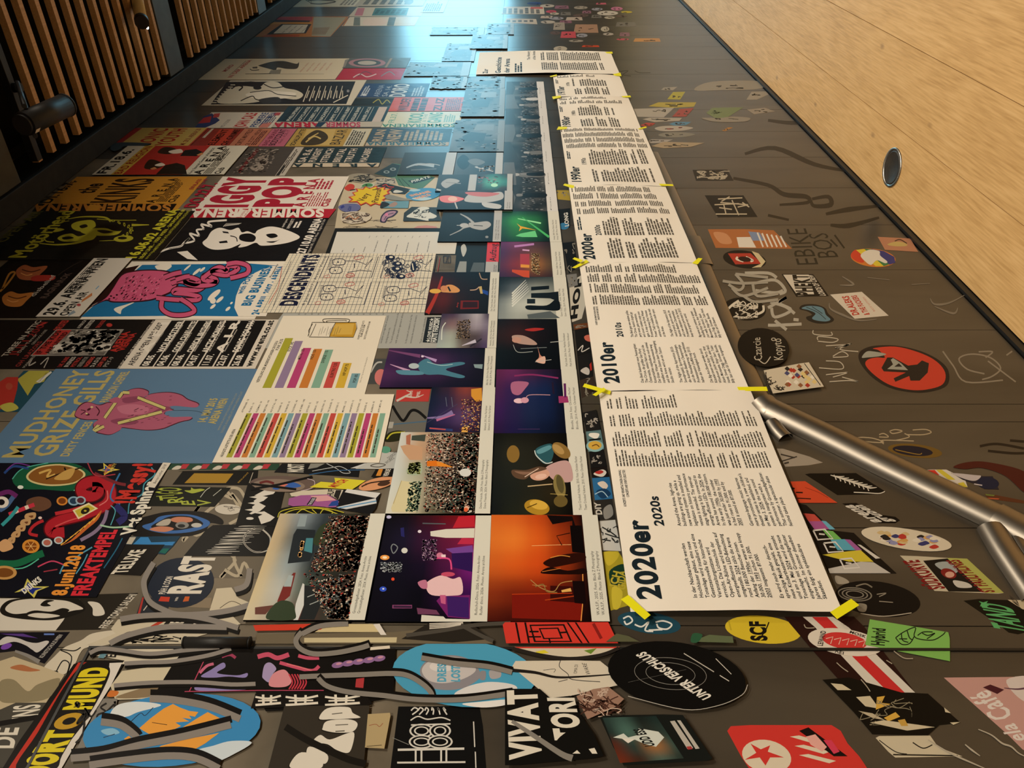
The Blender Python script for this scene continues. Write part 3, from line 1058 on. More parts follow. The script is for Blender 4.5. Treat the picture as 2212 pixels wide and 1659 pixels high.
s = st('white leaflet corner with small round crest', [(1380, 130), (1560, 68), (1760, 60), (1960, 0), (1930, 135)], 'c8cacc')
s.S('4a4e54', [(1640, 100), (1730, 75), (1850, 85), (1840, 115), (1740, 125)], 8, close=True)
scrib(s, '3c4046', 1770, 10, 1940, 60, 6, 8, 12)
s = oval('round sticker with a blue cartoon head crossed out by black cross', '6a5a54', 540, 330, 420, 100, 2)
s.E('8a7a6e', 480, 350, 330, 80, 2).P('3a64b4', (540, 350), (620, 310), (700, 320), (760, 360), (650, 380), s=True).P('3a64b4', (400, 390), (440, 375), (490, 390), (450, 405), s=True).P('d87a68', (490, 355), (540, 330), (600, 335), (550, 365)).S('6a2c2c', [(240, 320), (330, 300), (420, 325)], 30)
s.S('141212', [(130, 330), (380, 360), (700, 400)], 28, s=False).S('141212', [(130, 400), (480, 340), (900, 240)], 28, s=False).S('c8b8c0', [(840, 265), (930, 300), (900, 380), (760, 420)], 8)
s = st('yellow paper note reading Mitch in red', [(870, 375), (1010, 305), (1190, 320), (1180, 255), (1575, 290), (1400, 405), (1090, 385)], 'd8ce3a', name='paper_note', cat='note', group=None)
s.T('b53a30', 'MITCH', (1190, 380), (1360, 285), (1100, 365), 0.05)
s = st('cream strip with black bar lettering under the yellow note', [(620, 450), (760, 420), (1100, 400), (1320, 410), (1240, 530), (1150, 490), (640, 490)], 'cfc7b4')
s.T('2a2826', 'HUF', (1160, 490), (1180, 405), (1085, 485), 0.04).P('2a2826', (1170, 490), (1200, 410), (1270, 410), (1230, 530))
s = oval('orange ring sticker with engraved face beside the crowd photo', 'd89a70', 1720, 330, 240, 70, -14)
s.S('3a2a22', [(1520, 370), (1640, 320), (1880, 290)], 16).E('4a3428', 1800, 330, 80, 30, -10).T('3a2a22', '19', (1580, 360), (1600, 330), (1550, 350))
s = st('black sticker corner reading Venue in white and orange', [(1640, 250), (1700, 150), (1940, 140), (1910, 245)], '1c1a18')
s.P('d08a38', (1700, 235), (1740, 150), (1790, 150), (1760, 235)).T('d0ccc2', 'VENUE', (1850, 240), (1890, 148), (1790, 240), 0.04)
s = st('black sticker with big white triangle letter and blue streaks', [(1180, 640), (1300, 400), (1760, 445), (1700, 640), (1640, 720)], '1c1c1e')
s.P('d8d8d8', (1310, 440), (1340, 400), (1760, 450), (1700, 515)).P('d0d4d8', (1200, 630), (1700, 515), (1710, 580), (1330, 655)).S('3f8ac0', [(1230, 640), (1500, 590), (1710, 550)], 12)
s = st('pink and blue sunset sticker with a black name plate', [(600, 600), (610, 520), (760, 480), (1100, 470), (1240, 560), (1200, 630), (900, 640), (720, 640)], 'a05c98')
s.P('d8a0a8', (880, 490), (1090, 480), (1200, 540), (960, 560)).P('2c4a98', (1150, 560), (1230, 540), (1230, 610), (1100, 620)).P('1b1a20', (830, 600), (900, 505), (960, 510), (900, 605)).T('d8d4dc', 'THE RULERS', (890, 600), (945, 515), (850, 600), 0.02)
s = oval('round black sticker with yellow scribbled letter N', '17160f', 880, 710, 430, 95, 2)
for q in ([(470, 760), (520, 680), (780, 630), (1100, 650), (1300, 700)], [(540, 720), (700, 660), (1000, 650), (1230, 720)], [(700, 720), (780, 660), (860, 690), (960, 720), (900, 660)], [(1000, 720), (1050, 660), (1160, 690), (1130, 730)]):
    s.S('c0b83a', q, 11)

tile(1, 2)
s = st('grey metal print with a thick black wave stroke beside the bar chart', [(1090, 440), (1150, 170), (1200, 100), (1500, 60), (1480, 420), (1250, 470)], '6c6a64')
s.S('191715', [(1180, 190), (1220, 260), (1275, 320), (1340, 235), (1400, 240), (1470, 300)], 24).S('4c6a84', [(1150, 355), (1470, 325)], 10).R('a8a6a0', 1140, 1180, 385, 330)
s = st('red sticker with white branching tree and slogan', [(1205, 155), (1215, 55), (1510, 48), (1490, 155)], 'b8403c')
s.S('c9c2b8', [(1215, 150), (1290, 110), (1340, 80), (1300, 60)], (20, 6)).S('c9c2b8', [(1290, 110), (1380, 120), (1450, 95)], (16, 4)).U('d8d0c8', 'HAND OR', 1345, 120, 60, 22, 0.02).U('d8d0c8', 'SPIEL', 1410, 120, 65, 26, 0.02)
s = st('black and yellow ringed sticker peeping over the crowd photo', [(1115, 500), (1140, 430), (1230, 405), (1310, 430), (1240, 490)], '2a2a18', s=True)
s.S('b8b43c', [(1130, 480), (1180, 430), (1290, 420)], 12)
s = st('white leaflet with diversity lettering and teal disc', [(860, 740), (960, 690), (1090, 590), (1225, 600), (1195, 742)], 'b9bbb8')
s.E('5a9a84', 1120, 575, 45, 30).T('4a4c4c', 'DIVERSITY', (1150, 660), (1230, 600), (1130, 645)).T('4a4c4c', 'WORKS', (1130, 700), (1200, 650), (1110, 685)).S('5a5650', [(990, 715), (1050, 695), (1120, 705), (1060, 725)], 7, close=True)
tile(1, 1)
s = st('dark print with grey fragments between the setlist page and the lift sign', [(1715, 700), (1740, 440), (2000, 440), (1985, 700)], '23292e')
s.P('9aa0a0', (1730, 695), (1760, 600), (1820, 600), (1815, 700)).P('c0c4c2', (1770, 480), (1800, 450), (1820, 500), (1790, 560), s=True).P('5a646a', (1850, 690), (1880, 610), (1975, 610), (1970, 690))

# ---- around the hinge and over the door (near end)
tile(0, 3)
s = st('white stencil portrait poster of a staring face with free lettering', [(-600, 185), (0, 188), (1195, 148), (865, 465), (0, 478), (-600, 480)], '2a2620', name='stencil_poster', cat='poster', group=None, th=0.0004)
s.P('d8d2c6', (-600, 195), (640, 195), (690, 205), (700, 260), (580, 330), (545, 390), (480, 474), (-600, 476)).P('1f1c18', (0, 290), (60, 220), (180, 195), (330, 190), (640, 195), (700, 220), (740, 280), (700, 320), (560, 365), (420, 385), (200, 375), (40, 345), s=True).P('d8d2c6', (45, 290), (110, 225), (260, 200), (420, 205), (560, 215), (640, 240), (720, 285), (640, 300), (540, 320), (420, 315), (260, 320), (120, 330), s=True)
s.P('1f1c18', (350, 250), (400, 210), (470, 215), (410, 235), (440, 260), (380, 265), s=True).P('1f1c18', (230, 330), (300, 300), (440, 310), (540, 280), (600, 300), (520, 340), (380, 345), s=True).P('d8d2c6', (760, 225), (860, 240), (905, 330), (810, 345), (800, 280), s=True).P('d8d2c6', (240, 345), (330, 322), (520, 345), (380, 368), s=True)
s.T('cfc8ba', 'FREE TOMAJ SALEHI', (915, 455), (1188, 158), (850, 452), 0.03)
s = st('black and violet camera sticker below the stencil portrait', [(-300, 490), (0, 488), (605, 485), (385, 760), (330, 740), (120, 650), (-300, 700)], '15131a')
s.P('c9c5c2', (0, 560), (60, 525), (160, 540), (240, 570), (320, 580), (400, 560), (420, 580), (330, 660), (280, 640), (220, 600), (120, 570), (0, 600), s=True).P('5a3c8a', (0, 500), (200, 500), (330, 540), (60, 510)).E('7a4ab0', 55, 610, 50, 24, -20).S('6a86d0', [(380, 505), (470, 505)], 14).T('b8b4ae', 'KUNSTSCHULE.WIEN', (370, 710), (545, 510), (335, 705), 0.02)
s.S('8a8682', [(130, 650), (240, 690), (340, 745)], (20, 40))
s = st('white rag shaped sticker with a black looping signature', [(380, 800), (470, 700), (560, 620), (700, 560), (800, 500), (1000, 470), (1100, 480), (960, 590), (760, 620), (700, 660), (640, 780), (560, 850), (450, 860)], 'd4cbb8', s=True)
s.S('24221f', [(410, 830), (500, 830), (470, 870), (540, 740), (600, 760), (580, 850), (620, 700), (520, 640), (640, 650), (700, 620)], 10)
s = st('beige torn paper with brown stain beside the door top edge', [(-300, 720), (0, 740), (120, 700), (380, 790), (560, 860), (400, 1100), (100, 1130), (0, 1200), (-300, 1200)], 'c4b596')
s.P('8f8468', (0, 920), (120, 900), (240, 1000), (330, 940), (520, 890), (420, 1060), (150, 1100), (0, 1080), s=True).P('b0704a', (90, 800), (180, 770), (280, 800), (350, 820), (240, 830), s=True)
s = st('grey card with bold white letters De Ins under the black strap', [(-400, 1659), (-200, 1250), (140, 1100), (420, 1100), (120, 1659)], '4c4942')
s.T('e0dacc', 'INS', (330, 1235), (345, 1110), (110, 1250), 0.03).T('e0dacc', 'DE', (110, 1500), (165, 1310), (-80, 1500), 0.03).S('171411', [(-100, 1300), (180, 1250), (330, 1225)], 44, s=False)
s = st('black and cream scraps with torn black lettering beside the hinge', [(960, 460), (1020, 380), (1350, 330), (2000, 340), (2080, 420), (1600, 560), (1600, 590), (760, 596), (1000, 500)], 'cdc3ad')
s.P('1d1b18', (1400, 440), (1480, 350), (1640, 350), (1900, 420), (1600, 440)).T('e0d8c8', 'BIEER', (1560, 440), (1620, 360), (1450, 440), 0.04).T('e0d8c8', 'TR', (1750, 430), (1800, 370), (1670, 425), 0.04).P('b84030', (1300, 440), (1400, 380), (1500, 350), (1350, 440)).P('1d1b18', (1020, 540), (1100, 490), (1200, 480), (1150, 520), (1060, 550), s=True)
scrib(s, '1d1b18', 1100, 500, 1560, 590, 12, 9, 14)
s = st('dark striped matchbox label by the stencil lettering', [(1180, 330), (1230, 180), (1480, 200), (1440, 330)], '2c3038')
s.P('b03a34', (1190, 330), (1230, 185), (1245, 185), (1210, 330)).S('c8c0b4', [(1240, 300), (1300, 220)], 8).S('c03a30', [(1340, 310), (1420, 300)], 12)
s = oval('dark blue round sticker with big white letters Rast', '202838', 1560, 60, 290, 215, -8)
s.U('e2dcd0', 'RAST', 1715, 160, -190, 260, 0.05).U('d8d2c8', 'PJÄH & COON', 1425, 160, 5, 55, 0.03).P('c8402c', (1370, 220), (1390, 180), (1470, 185), (1460, 225)).P('c8602c', (1580, 225), (1600, 180), (1640, 180), (1630, 220)).U('d8d2c8', 'WIN', 1530, 220, 185, 22, 0.02)
s = st('cream crumpled scrap with black cracks right of the round Rast sticker', [(1810, 300), (1870, 110), (2000, 100), (2060, 190), (2200, 250), (2160, 300), (1900, 300)], 'cfc5ae')
s.P('8a7c68', (1620, 270), (1680, 190), (1830, 190), (1820, 280)).S('4a4034', [(1900, 280), (2000, 220), (2100, 260)], 5)
tagg('grey sprayed loop round the Rast sticker with black edging', [[(1330, -110), (1270, -10), (1245, 80), (1290, 220), (1420, 300), (1560, 340), (1800, 330), (2000, 300), (2160, 255)], [(2160, -60), (2130, 80), (2030, 125)], [(1040, 380), (1250, 350), (1560, 345), (1800, 380), (2060, 455)], [(950, 590), (1100, 520), (1400, 450), (1700, 445), (1960, 450)]], '8d8782', 48, under=('15120f', 8, 34))
s = st('red yellow and black banner sticker with big yellow letters across the door edge', [(20, 1680), (180, 1420), (640, 770), (720, 735), (1090, 738), (900, 1060), (480, 1680)], '1b1714', th=0.0006)
s.P('c4382a', (70, 1680), (320, 1310), (680, 755), (860, 752), (620, 1000), (380, 1340), (150, 1680)).P('e0dad2', (455, 1680), (560, 1500), (740, 1270), (830, 1080), (940, 860), (950, 760), (1060, 755), (960, 960), (820, 1180), (680, 1420), (530, 1680))
s.P('1b1714', (140, 1680), (330, 1360), (560, 960), (740, 760), (900, 758), (955, 830), (900, 980), (790, 1180), (660, 1360), (540, 1560), (470, 1680), s=True)
s.T('e2cf28', 'MUND', (775, 1160), (940, 790), (560, 1165), 0.07).T('c49a30', 'O', (645, 1330), (760, 1180), (450, 1330), 0.07).T('e2cf28', 'RT', (525, 1530), (650, 1330), (300, 1535), 0.07).T('e2cf28', 'DO', (400, 1740), (520, 1535), (170, 1740), 0.07)
s = st('white and cream striped card with small teal figure inside the door corner', [(790, 690), (840, 640), (1500, 640), (1560, 690), (1510, 780), (1050, 770), (1080, 740)], 'd6cdb9')
s.T('2a2826', 'EB', (1000, 715), (1020, 650), (915, 715), 0.03).P('6a94a4', (850, 715), (880, 670), (930, 680), (900, 720)).P('1d1b18', (1330, 710), (1400, 680), (1500, 700), (1400, 720), s=True)
s = st('plain cream paper patch on the door beside the yellow banner', [(960, 960), (1060, 830), (1500, 770), (1400, 960), (1300, 1070), (1000, 1080)], 'd2c8ae')
s.P('8f7c60', (1000, 1060), (1300, 960), (1380, 950), (1320, 1050), s=True).P('d07838', (930, 1050), (960, 1000), (1030, 1010), (1000, 1050), s=True)
s = st('grey rubble photo scrap beside the sky sticker', [(640, 1560), (820, 1200), (900, 1070), (1020, 1070), (1000, 1180), (860, 1240), (760, 1560)], '85817a')
scrib(s, '2c2a28', 660, 1100, 1000, 1540, 14, 16, 15)
s = st('black poster of violet and pink monsters across the door edge', [(1330, 1050), (1500, 770), (1600, 640), (3420, 640), (3400, 1060), (2900, 1150), (2300, 1180), (2210, 1010), (1640, 1020)], '14110f', th=0.0004)
VI, PI_ = '9186c0', 'c85470'
s.S('c04a6a', [(1640, 1010), (1780, 715)], 8, s=False).S('c04a6a', [(1600, 1010), (2240, 1000), (2800, 1000)], 7, s=False).P(VI, (1740, 880), (1830, 820), (1930, 760), (1950, 800), (1880, 850), (2050, 870), (2140, 850), (2120, 890), (1980, 880), (1850, 890), s=True).P(VI, (1700, 1000), (1710, 950), (1850, 960), (1980, 960), (2140, 990), (1900, 1005), s=True).S('c86a8a', [(1730, 850), (1790, 790), (1850, 770)], 24).S('a04060', [(1920, 710), (1990, 690), (2040, 720)], 26)
s.P('a898c4', (2270, 870), (2290, 780), (2340, 760), (2390, 810), (2360, 860), (2330, 930), (2280, 900), s=True).P('d8909a', (2330, 960), (2360, 860), (2450, 820), (2500, 860), (2520, 930), (2460, 970), s=True).S(PI_, [(2230, 710), (2320, 690), (2400, 720), (2500, 690)], 40).S(PI_, [(2580, 700), (2660, 720), (2760, 720)], 30).S(PI_, [(2420, 760), (2560, 800), (2700, 830), (2760, 790)], 30).S('e07880', [(2480, 770), (2600, 800), (2720, 840)], 10)
for k in range(6):
    s.S('c03c4c', [(2500 + 24 * k, 860), (2530 + 24 * k, 930), (2500 + 24 * k, 990)], 12)
for k in range(5):
    s.E('8e6a9c', 2920 + 90 * k, 780 - 14 * k, 52, 26, -10).E('c890a8', 2930 + 90 * k, 770 - 14 * k, 26, 10, -10)
s.P('b03c40', (3080, 900), (3150, 890), (3140, 990), (3070, 990)).S('dcd2c2', [(3200, 640), (3370, 625)], 26)
s = oval('large blue sky round sticker with slanting orange letters on the door', '3f8fcb', 1490, 1345, 770, 310, -6, th=0.0005)
s.P('dfe6ea', (960, 1230), (1020, 1130), (1200, 1100), (1400, 1130), (1200, 1190), (1100, 1230), s=True).P('d2e0ea', (1700, 1530), (1850, 1480), (2000, 1440), (2180, 1450), (2050, 1540), (1850, 1620), s=True).P('8cc0e0', (880, 1350), (980, 1330), (1040, 1370), (940, 1390), s=True)
OR = 'eda546'
s.P(OR, (1210, 1330), (1300, 1250), (1420, 1160), (1500, 1120), (1560, 1150), (1640, 1180), (1720, 1190), (1690, 1230), (1640, 1220), (1660, 1250), (1580, 1240), (1640, 1270), (1520, 1280), (1570, 1310), (1430, 1380), (1330, 1400)).P(OR, (1540, 1350), (1700, 1250), (1800, 1190), (1920, 1250), (1780, 1300), (1650, 1330), (1560, 1370)).P(OR, (1310, 1540), (1400, 1480), (1640, 1420), (1850, 1380), (1900, 1370), (1780, 1460), (1640, 1540), (1500, 1560)).P(OR, (1000, 1480), (1060, 1440), (1160, 1450), (1080, 1480)).P(OR, (1080, 1420), (1120, 1395), (1170, 1440), (1110, 1460)).P(OR, (900, 1590), (960, 1565), (1170, 1540), (1140, 1590), (960, 1600))
s.S('2c3c58', [(1130, 1280), (1220, 1200), (1260, 1220), (1330, 1150)], 6).S('2c3c58', [(900, 1410), (1000, 1380)], 6).S('3c2c20', [(1320, 1280), (1450, 1300)], 5)
tagg('grey marker strokes sprayed over the door corner', [[(780, 680), (880, 640), (1050, 655), (1300, 685), (1600, 655), (1900, 628)], [(1080, 770), (1250, 760), (1500, 750), (1800, 700), (2000, 640)], [(990, 960), (1300, 935), (1700, 930), (2000, 950), (2212, 945)]], '908a85', 36, under=('15120f', 4, 26))
tagg('broad grey sprayed bars with black edging over the blue sky sticker', [[(1300, 1075), (1500, 1085), (1800, 1140), (2080, 1250)], [(880, 1275), (1050, 1305), (1170, 1390), (1205, 1440)], [(620, 1590), (900, 1560), (1200, 1480), (1600, 1400), (2000, 1300)], [(780, 1650), (1100, 1605), (1450, 1570), (1700, 1590), (1900, 1680)]], '8d8782', 62, under=('141110', 6, -50))
tile(1, 3)
s = st('black sticker with three white brushed characters', [(-40, 1160), (0, 1030), (940, 1020), (1010, 1120), (900, 1150), (260, 1150)], '181512')
for (x, w_) in ((0, 220), (260, 280), (600, 300)):
    s.S('e2dccf', [(x, 1060), (x + w_ * .5, 1075), (x + w_, 1050)], 18).S('e2dccf', [(x, 1130), (x + w_ * .5, 1122), (x + w_, 1112)], 20).S('e2dccf', [(x + w_ * .3, 1040), (x + w_ * .32, 1135)], 22, s=False).S('e2dccf', [(x + w_ * .62, 1045), (x + w_ * .6, 1130)], 20, s=False).S('e2dccf', [(x + w_ * .1, 1095), (x + w_ * .85, 1090)], 14)
s = st('dark grime sticker with puffy white cartoon letters', [(110, 1680), (250, 1140), (985, 1135), (930, 1680)], '38332c')
for q in ([(550, 1250), (620, 1160), (800, 1150), (840, 1200), (905, 1240), (780, 1250), (660, 1255)], [(580, 1330), (620, 1270), (800, 1255), (880, 1290), (840, 1360), (700, 1370), (590, 1350)], [(500, 1450), (560, 1390), (640, 1430), (780, 1380), (850, 1370), (840, 1470), (800, 1545), (700, 1520), (620, 1470)], [(440, 1560), (470, 1490), (620, 1560), (600, 1640), (480, 1600)], [(310, 1620), (400, 1540), (560, 1590), (560, 1680), (320, 1680)]):
    s.P('1d1a16', *[(x - 6, y + 8) for x, y in q], s=True).P('e0dbd0', *q, s=True)
s.S('6a665e', [(660, 1210), (750, 1200)], 8).S('6a665e', [(690, 1305), (800, 1300)], 8).S('6a665e', [(690, 1360), (770, 1355)], 10).S('1d1a16', [(260, 1320), (420, 1420), (620, 1520), (800, 1600), (950, 1640)], 60)
s = st('torn kraft paper note with faint red pen', [(945, 1500), (970, 1212), (1160, 1200), (1165, 1225), (1112, 1510)], 'b5a27a', name='paper_note', cat='note', group=None)
s.S('9a5a44', [(980, 1310), (1040, 1300), (1070, 1320), (1100, 1290)], 5).S('5a503c', [(960, 1490), (1090, 1480)], 6)
s = st('black poster with white lettering of rings and ladder bars on the door', [(1160, 1680), (1230, 1130), (1930, 1125), (1960, 1300), (1990, 1680)], '141414', th=0.0004)
WW = 'd6d4ce'
for (x, y, r1, r2) in ((1430, 1340, 105, 62), (1590, 1340, 95, 62), (1430, 1435, 110, 60), (1590, 1435, 110, 60)):
    s.E(WW, x, y, r1, r2).E('141414', x, y, r1 - 16, r2 - 12).E(WW, x, y, r1 - 40, r2 - 24).E('141414', x, y, r1 - 54, r2 - 34)
s.S(WW, [(1225, 1505), (1800, 1495)], 20, s=False).S(WW, [(1220, 1615), (1810, 1610)], 16, s=False)
for x in (1380, 1430, 1600, 1645):
    s.S(WW, [(x, 1500), (x, 1612)], 16, s=False)
for k in range(6):
    s.S(WW, [(1340 + 60 * k, 1165), (1370 + 50 * k, 1140), (1400 + 45 * k, 1160), (1350 + 60 * k, 1200)], 12)
s.S(WW, [(1340, 1290), (1680, 1280)], 12, s=False).S(WW, [(1335, 1250), (1400, 1215), (1480, 1240), (1600, 1225), (1680, 1250)], 11).S(WW, [(1880, 1260), (1890, 1480)], 10, s=False).S(WW, [(1895, 1520), (1900, 1659)], 10, s=False).S('8a8a86', [(1180, 1400), (1320, 1460)], 5)
s = oval('sky blue round sticker of a grey hot air balloon with puffy letters', '4c9fc6', 1800, 860, 620, 285, 4, th=0.0005)
s.P('dadadc', (1730, 1050), (1800, 980), (2000, 930), (2212, 950), (2250, 1000), (2100, 1070), s=True).P('e8e8e8', (1780, 1120), (1950, 1100), (2212, 1080), (2150, 1130), (1950, 1150), s=True)
s.P('8c8a92', (1420, 860), (1450, 770), (1560, 710), (1720, 700), (1850, 740), (1930, 830), (1930, 900), (1800, 980), (1640, 1000), (1500, 970), s=True).P('c4c0c2', (1435, 840), (1470, 770), (1570, 722), (1720, 715), (1850, 760), (1900, 830), (1800, 900), (1640, 940), (1500, 920), s=True).E('d8d4d4', 1620, 790, 120, 50, -4).P('8c8a92', (1940, 840), (1985, 840), (1980, 910), (1935, 905), s=True).P('a8a4a8', (2020, 830), (2110, 835), (2110, 890), (2030, 900), s=True)
s.T('58a4c4', 'DREIS', (1640, 930), (1640, 770), (1570, 930), 0.05).T('58a4c4', 'LOST', (1760, 930), (1760, 790), (1690, 925), 0.05)
s = st('brown green strip of torn print along the door edge', [(0, 520), (1200, 500), (1500, 470), (2000, 540), (2050, 600), (0, 600)], '6f6553')
s.P('d0c094', (510, 500), (600, 450), (800, 430), (1010, 430), (1090, 500)).P('c8bc98', (420, 550), (1220, 545), (1215, 590), (420, 590)).P('d0402c', (-20, 440), (640, 425), (560, 480), (0, 490)).P('ddd8d2', (1015, 432), (1070, 428), (1130, 525), (1080, 525))
s = st('white striped scrap and cross shape below the roller disco board', [(1260, 560), (1500, 420), (1850, 418), (2030, 560), (1700, 590)], '2a2621')
for k in range(4):
    s.S('d6d0c4', [(1500, 430 + 14 * k), (1640, 424 + 12 * k), (1790, 418 + 8 * k)], 8)
s.S('4c4842', [(1300, 530), (1600, 490), (1900, 440), (2200, 425)], 34).S('4c4842', [(1770, 440), (1920, 520), (2050, 580)], 34)
tagg('thin grey sprayed ellipse across the violet monsters and the balloon', [[(400, 500), (350, 570), (380, 640), (500, 690), (700, 680), (900, 640), (980, 615)], [(400, 520), (560, 450), (800, 430)], [(380, 890), (600, 880), (900, 870), (1180, 860), (1320, 880), (1440, 950), (1510, 1020), (1530, 1085)], [(540, 900), (620, 970), (800, 1020), (1100, 1050), (1400, 1085), (1800, 1085), (2212, 1030)], [(1430, 725), (1700, 770), (2000, 800), (2212, 850)]], '85807a', 44, under=('15120f', 6, -26))
tile(2, 3)
s = st('white sketch paper with pen lines behind the record sticker', [(0, 800), (30, 750), (540, 745), (760, 750), (1000, 940), (330, 1090), (240, 1000)], 'd3cbbb', name='paper_note', cat='note', group=None)
s.S('2c2a2a', [(420, 740), (410, 800), (480, 860), (520, 910), (760, 930)], 6).S('2c2a2a', [(270, 830), (370, 820), (360, 850)], 4).T('3c3a38', 'OMA DI', (560, 860), (570, 780), (530, 860)).T('3c3a38', 'WARE', (680, 870), (640, 770), (640, 865)).S('24201e', [(0, 830), (200, 850), (380, 890), (600, 885), (880, 865)], (30, 10)).S('24201e', [(400, 930), (480, 910)], 5)
s = st('red sticker with a black square maze pattern', [(-80, 440), (-60, 418), (830, 418), (915, 600), (-50, 600)], 'd03c32')
for k in range(2):
    s.P('1a1210', (25 + 80 * k, 420), (42 + 80 * k, 420), (76 + 80 * k, 598), (60 + 80 * k, 598)).P('1a1210', (470 + 70 * k, 420), (486 + 70 * k, 420), (610 + 60 * k, 598), (594 + 60 * k, 598))
s.P('1a1210', (150, 440), (450, 435), (520, 590), (190, 590)).P('d03c32', (165, 452), (440, 448), (500, 580), (205, 580)).P('1a1210', (230, 470), (400, 465), (440, 560), (270, 565)).P('d03c32', (245, 480), (390, 476), (420, 552), (280, 555)).S('1a1210', [(150, 500), (230, 500)], 14, s=False).S('1a1210', [(320, 560), (330, 598)], 14, s=False).S('1a1210', [(410, 510), (470, 505)], 14, s=False).S('1a1210', [(140, 545), (250, 545)], 12, s=False).S('8a2420', [(700, 430), (770, 560)], 26, s=False)
s = st('red and cream striped card corner hanging under the record sticker', [(0, 630), (930, 628), (700, 720), (540, 720), (200, 690)], 'cfc6b2')
s.P('d03c32', (20, 628), (930, 628), (900, 640), (60, 640)).P('d8cc3a', (200, 670), (280, 655), (320, 680), (230, 690)).P('6a8a34', (620, 660), (730, 640), (680, 690)).S('2a2622', [(0, 640), (250, 700), (500, 730), (760, 700), (920, 640)], 30)
s = oval('black record shaped round sticker with white rings and tilted lettering', '121110', 1420, 880, 600, 285, 9, th=0.0005)
for r_ in (310, 212):
    pts_ = [(1365 + r_ * math.cos(t), 865 + r_ * 0.44 * math.sin(t) + 0.08 * r_ * math.cos(t)) for t in [2 * math.pi * i / 40 for i in range(40)]]
    s.S('8a8884', pts_, 4, s=False, close=True, part='ring')
s.T('e4e1da', 'UNTER VERSCHLUS', (1725, 1062), (1135, 672), (1650, 1095), 0.04).S('bab6ae', [(1480, 690), (1740, 850)], 8, s=False).S('d0ccc4', [(1755, 735), (1890, 870)], 6, s=False).S('d0ccc4', [(1790, 880), (1870, 930)], 7, s=False).S('6a6864', [(1000, 940), (1500, 830)], 2, s=False).S('b8b4ac', [(2030, 960), (1980, 1050), (1780, 1140), (1480, 1175), (1000, 1060)], 6)
s = st('brown lace print sticker half under the sketch paper', [(555, 1060), (700, 1000), (830, 980), (965, 1085), (900, 1150), (650, 1260)], '9a7a6a', s=False)
scrib(s, '4a3028', 570, 1000, 940, 1240, 22, 9, 18)
scrib(s, 'c8b0a0', 570, 1000, 940, 1240, 12, 8, 19)
s = st('black poster with heavy condensed white letters and torn right edge', [(0, 1000), (240, 1000), (330, 1080), (500, 1060), (560, 1180), (700, 1380), (790, 1580), (700, 1600), (30, 1659), (-60, 1659), (-60, 1000)], '151412', th=0.0004)
s.T('ded9cc', 'VIVAT', (240, 1590), (200, 1000), (-10, 1600), 0.05).T('ded9cc', 'TORI', (600, 1440), (520, 1065), (380, 1440), 0.05)
s.P('151412', (390, 1440), (560, 1330), (640, 1420), (560, 1520), (420, 1540), s=True).P('ded9cc', (520, 1560), (560, 1530), (590, 1560)).P('ded9cc', (660, 1520), (710, 1510), (735, 1560), (690, 1560)).S('86827c', [(0, 1280), (180, 1400), (420, 1560), (520, 1600)], (30, 60))
s = st('black sticker with teal and rust nebula and pale jagged logo', [(755, 1245), (800, 1230), (1300, 1220), (1470, 1225), (1725, 1600), (1690, 1620), (960, 1659), (870, 1500)], '1a1d1b')
s.G(Q((780, 1250), (930, 1640), (1480, 1600), (1240, 1235)), ['2a3a38 3c5650 1c2422 20302e', '24302e 4a6a62 2a302c 2c3c38', '5a2c20 30403c 9a6a40 38504a', '70301e 402a20 4a6058 283430'], up=4)
s.P('cfd6d0', (870, 1420), (960, 1385), (1000, 1420), (1080, 1400), (1090, 1340), (1260, 1370), (1310, 1420), (1240, 1500), (1150, 1480), (1060, 1440), (940, 1430), s=False).P('e0dcd4', (940, 1425), (1060, 1435), (1000, 1470), s=False).T('1a1d1b', 'UDD ESS', (1230, 1490), (1120, 1340), (1150, 1500), 0.04).P('b8b4ac', (1360, 1280), (1400, 1275), (1560, 1510), (1510, 1520)).P('b8b4ac', (1420, 1272), (1450, 1272), (1615, 1515), (1580, 1520)).P('a83c3c', (1500, 1500), (1540, 1495), (1555, 1520), (1515, 1525))
s = oval('dark blue oval sticker with white looping letters under the yellow tape', '234a5c', 1185, 405, 275, 92, 8)
for q in ([(960, 370), (1010, 350), (1040, 390), (990, 420), (970, 390)], [(1060, 420), (1120, 440), (1180, 400), (1150, 470), (1220, 480)], [(1240, 400), (1310, 390), (1380, 420), (1340, 460), (1270, 450), (1250, 415)], [(1180, 470), (1300, 465)]):
    s.S('dfe2e0', q, 14)
s = oval('yellow oval sticker with black initials and cut lower edge', 'd3bb34', 2170, 465, 330, 118, 6)
s.T('1b1814', 'SCF', (2200, 560), (2180, 390), (2070, 560), 0.05).S('1b1814', [(2130, 560), (2190, 470), (2220, 400)], 10).U('8a7a24', 'EINZIGARTIGES KOLLEKTIV', 1900, 470, 380, 14)
s = st('olive camouflage scrap beside the blue oval sticker', [(810, 590), (900, 520), (1000, 540), (1100, 590)], '5a5c44')
s = st('grey green scrap wedge at the door edge', [(1540, 590), (1700, 530), (1900, 545), (1910, 600)], '5f6a4e')
s.P('2f5a40', (1540, 590), (1560, 520), (1640, 530), (1600, 595), s=True)
s = st('red square sticker with star in a cream oval', [(1860, 1340), (1890, 1300), (2060, 1290), (2760, 1290), (2840, 1340), (2900, 1450), (3000, 1560), (3080, 1680), (2060, 1680), (1980, 1560)], 'cc3a34', th=0.0004)
s.E('d8cdb8', 2200, 1560, 215, 140, 12).P('cc3a34', (2060, 1450), (2150, 1500), (2230, 1465), (2210, 1520), (2350, 1570), (2230, 1570), (2190, 1640), (2140, 1570), (2010, 1590), (2110, 1530))
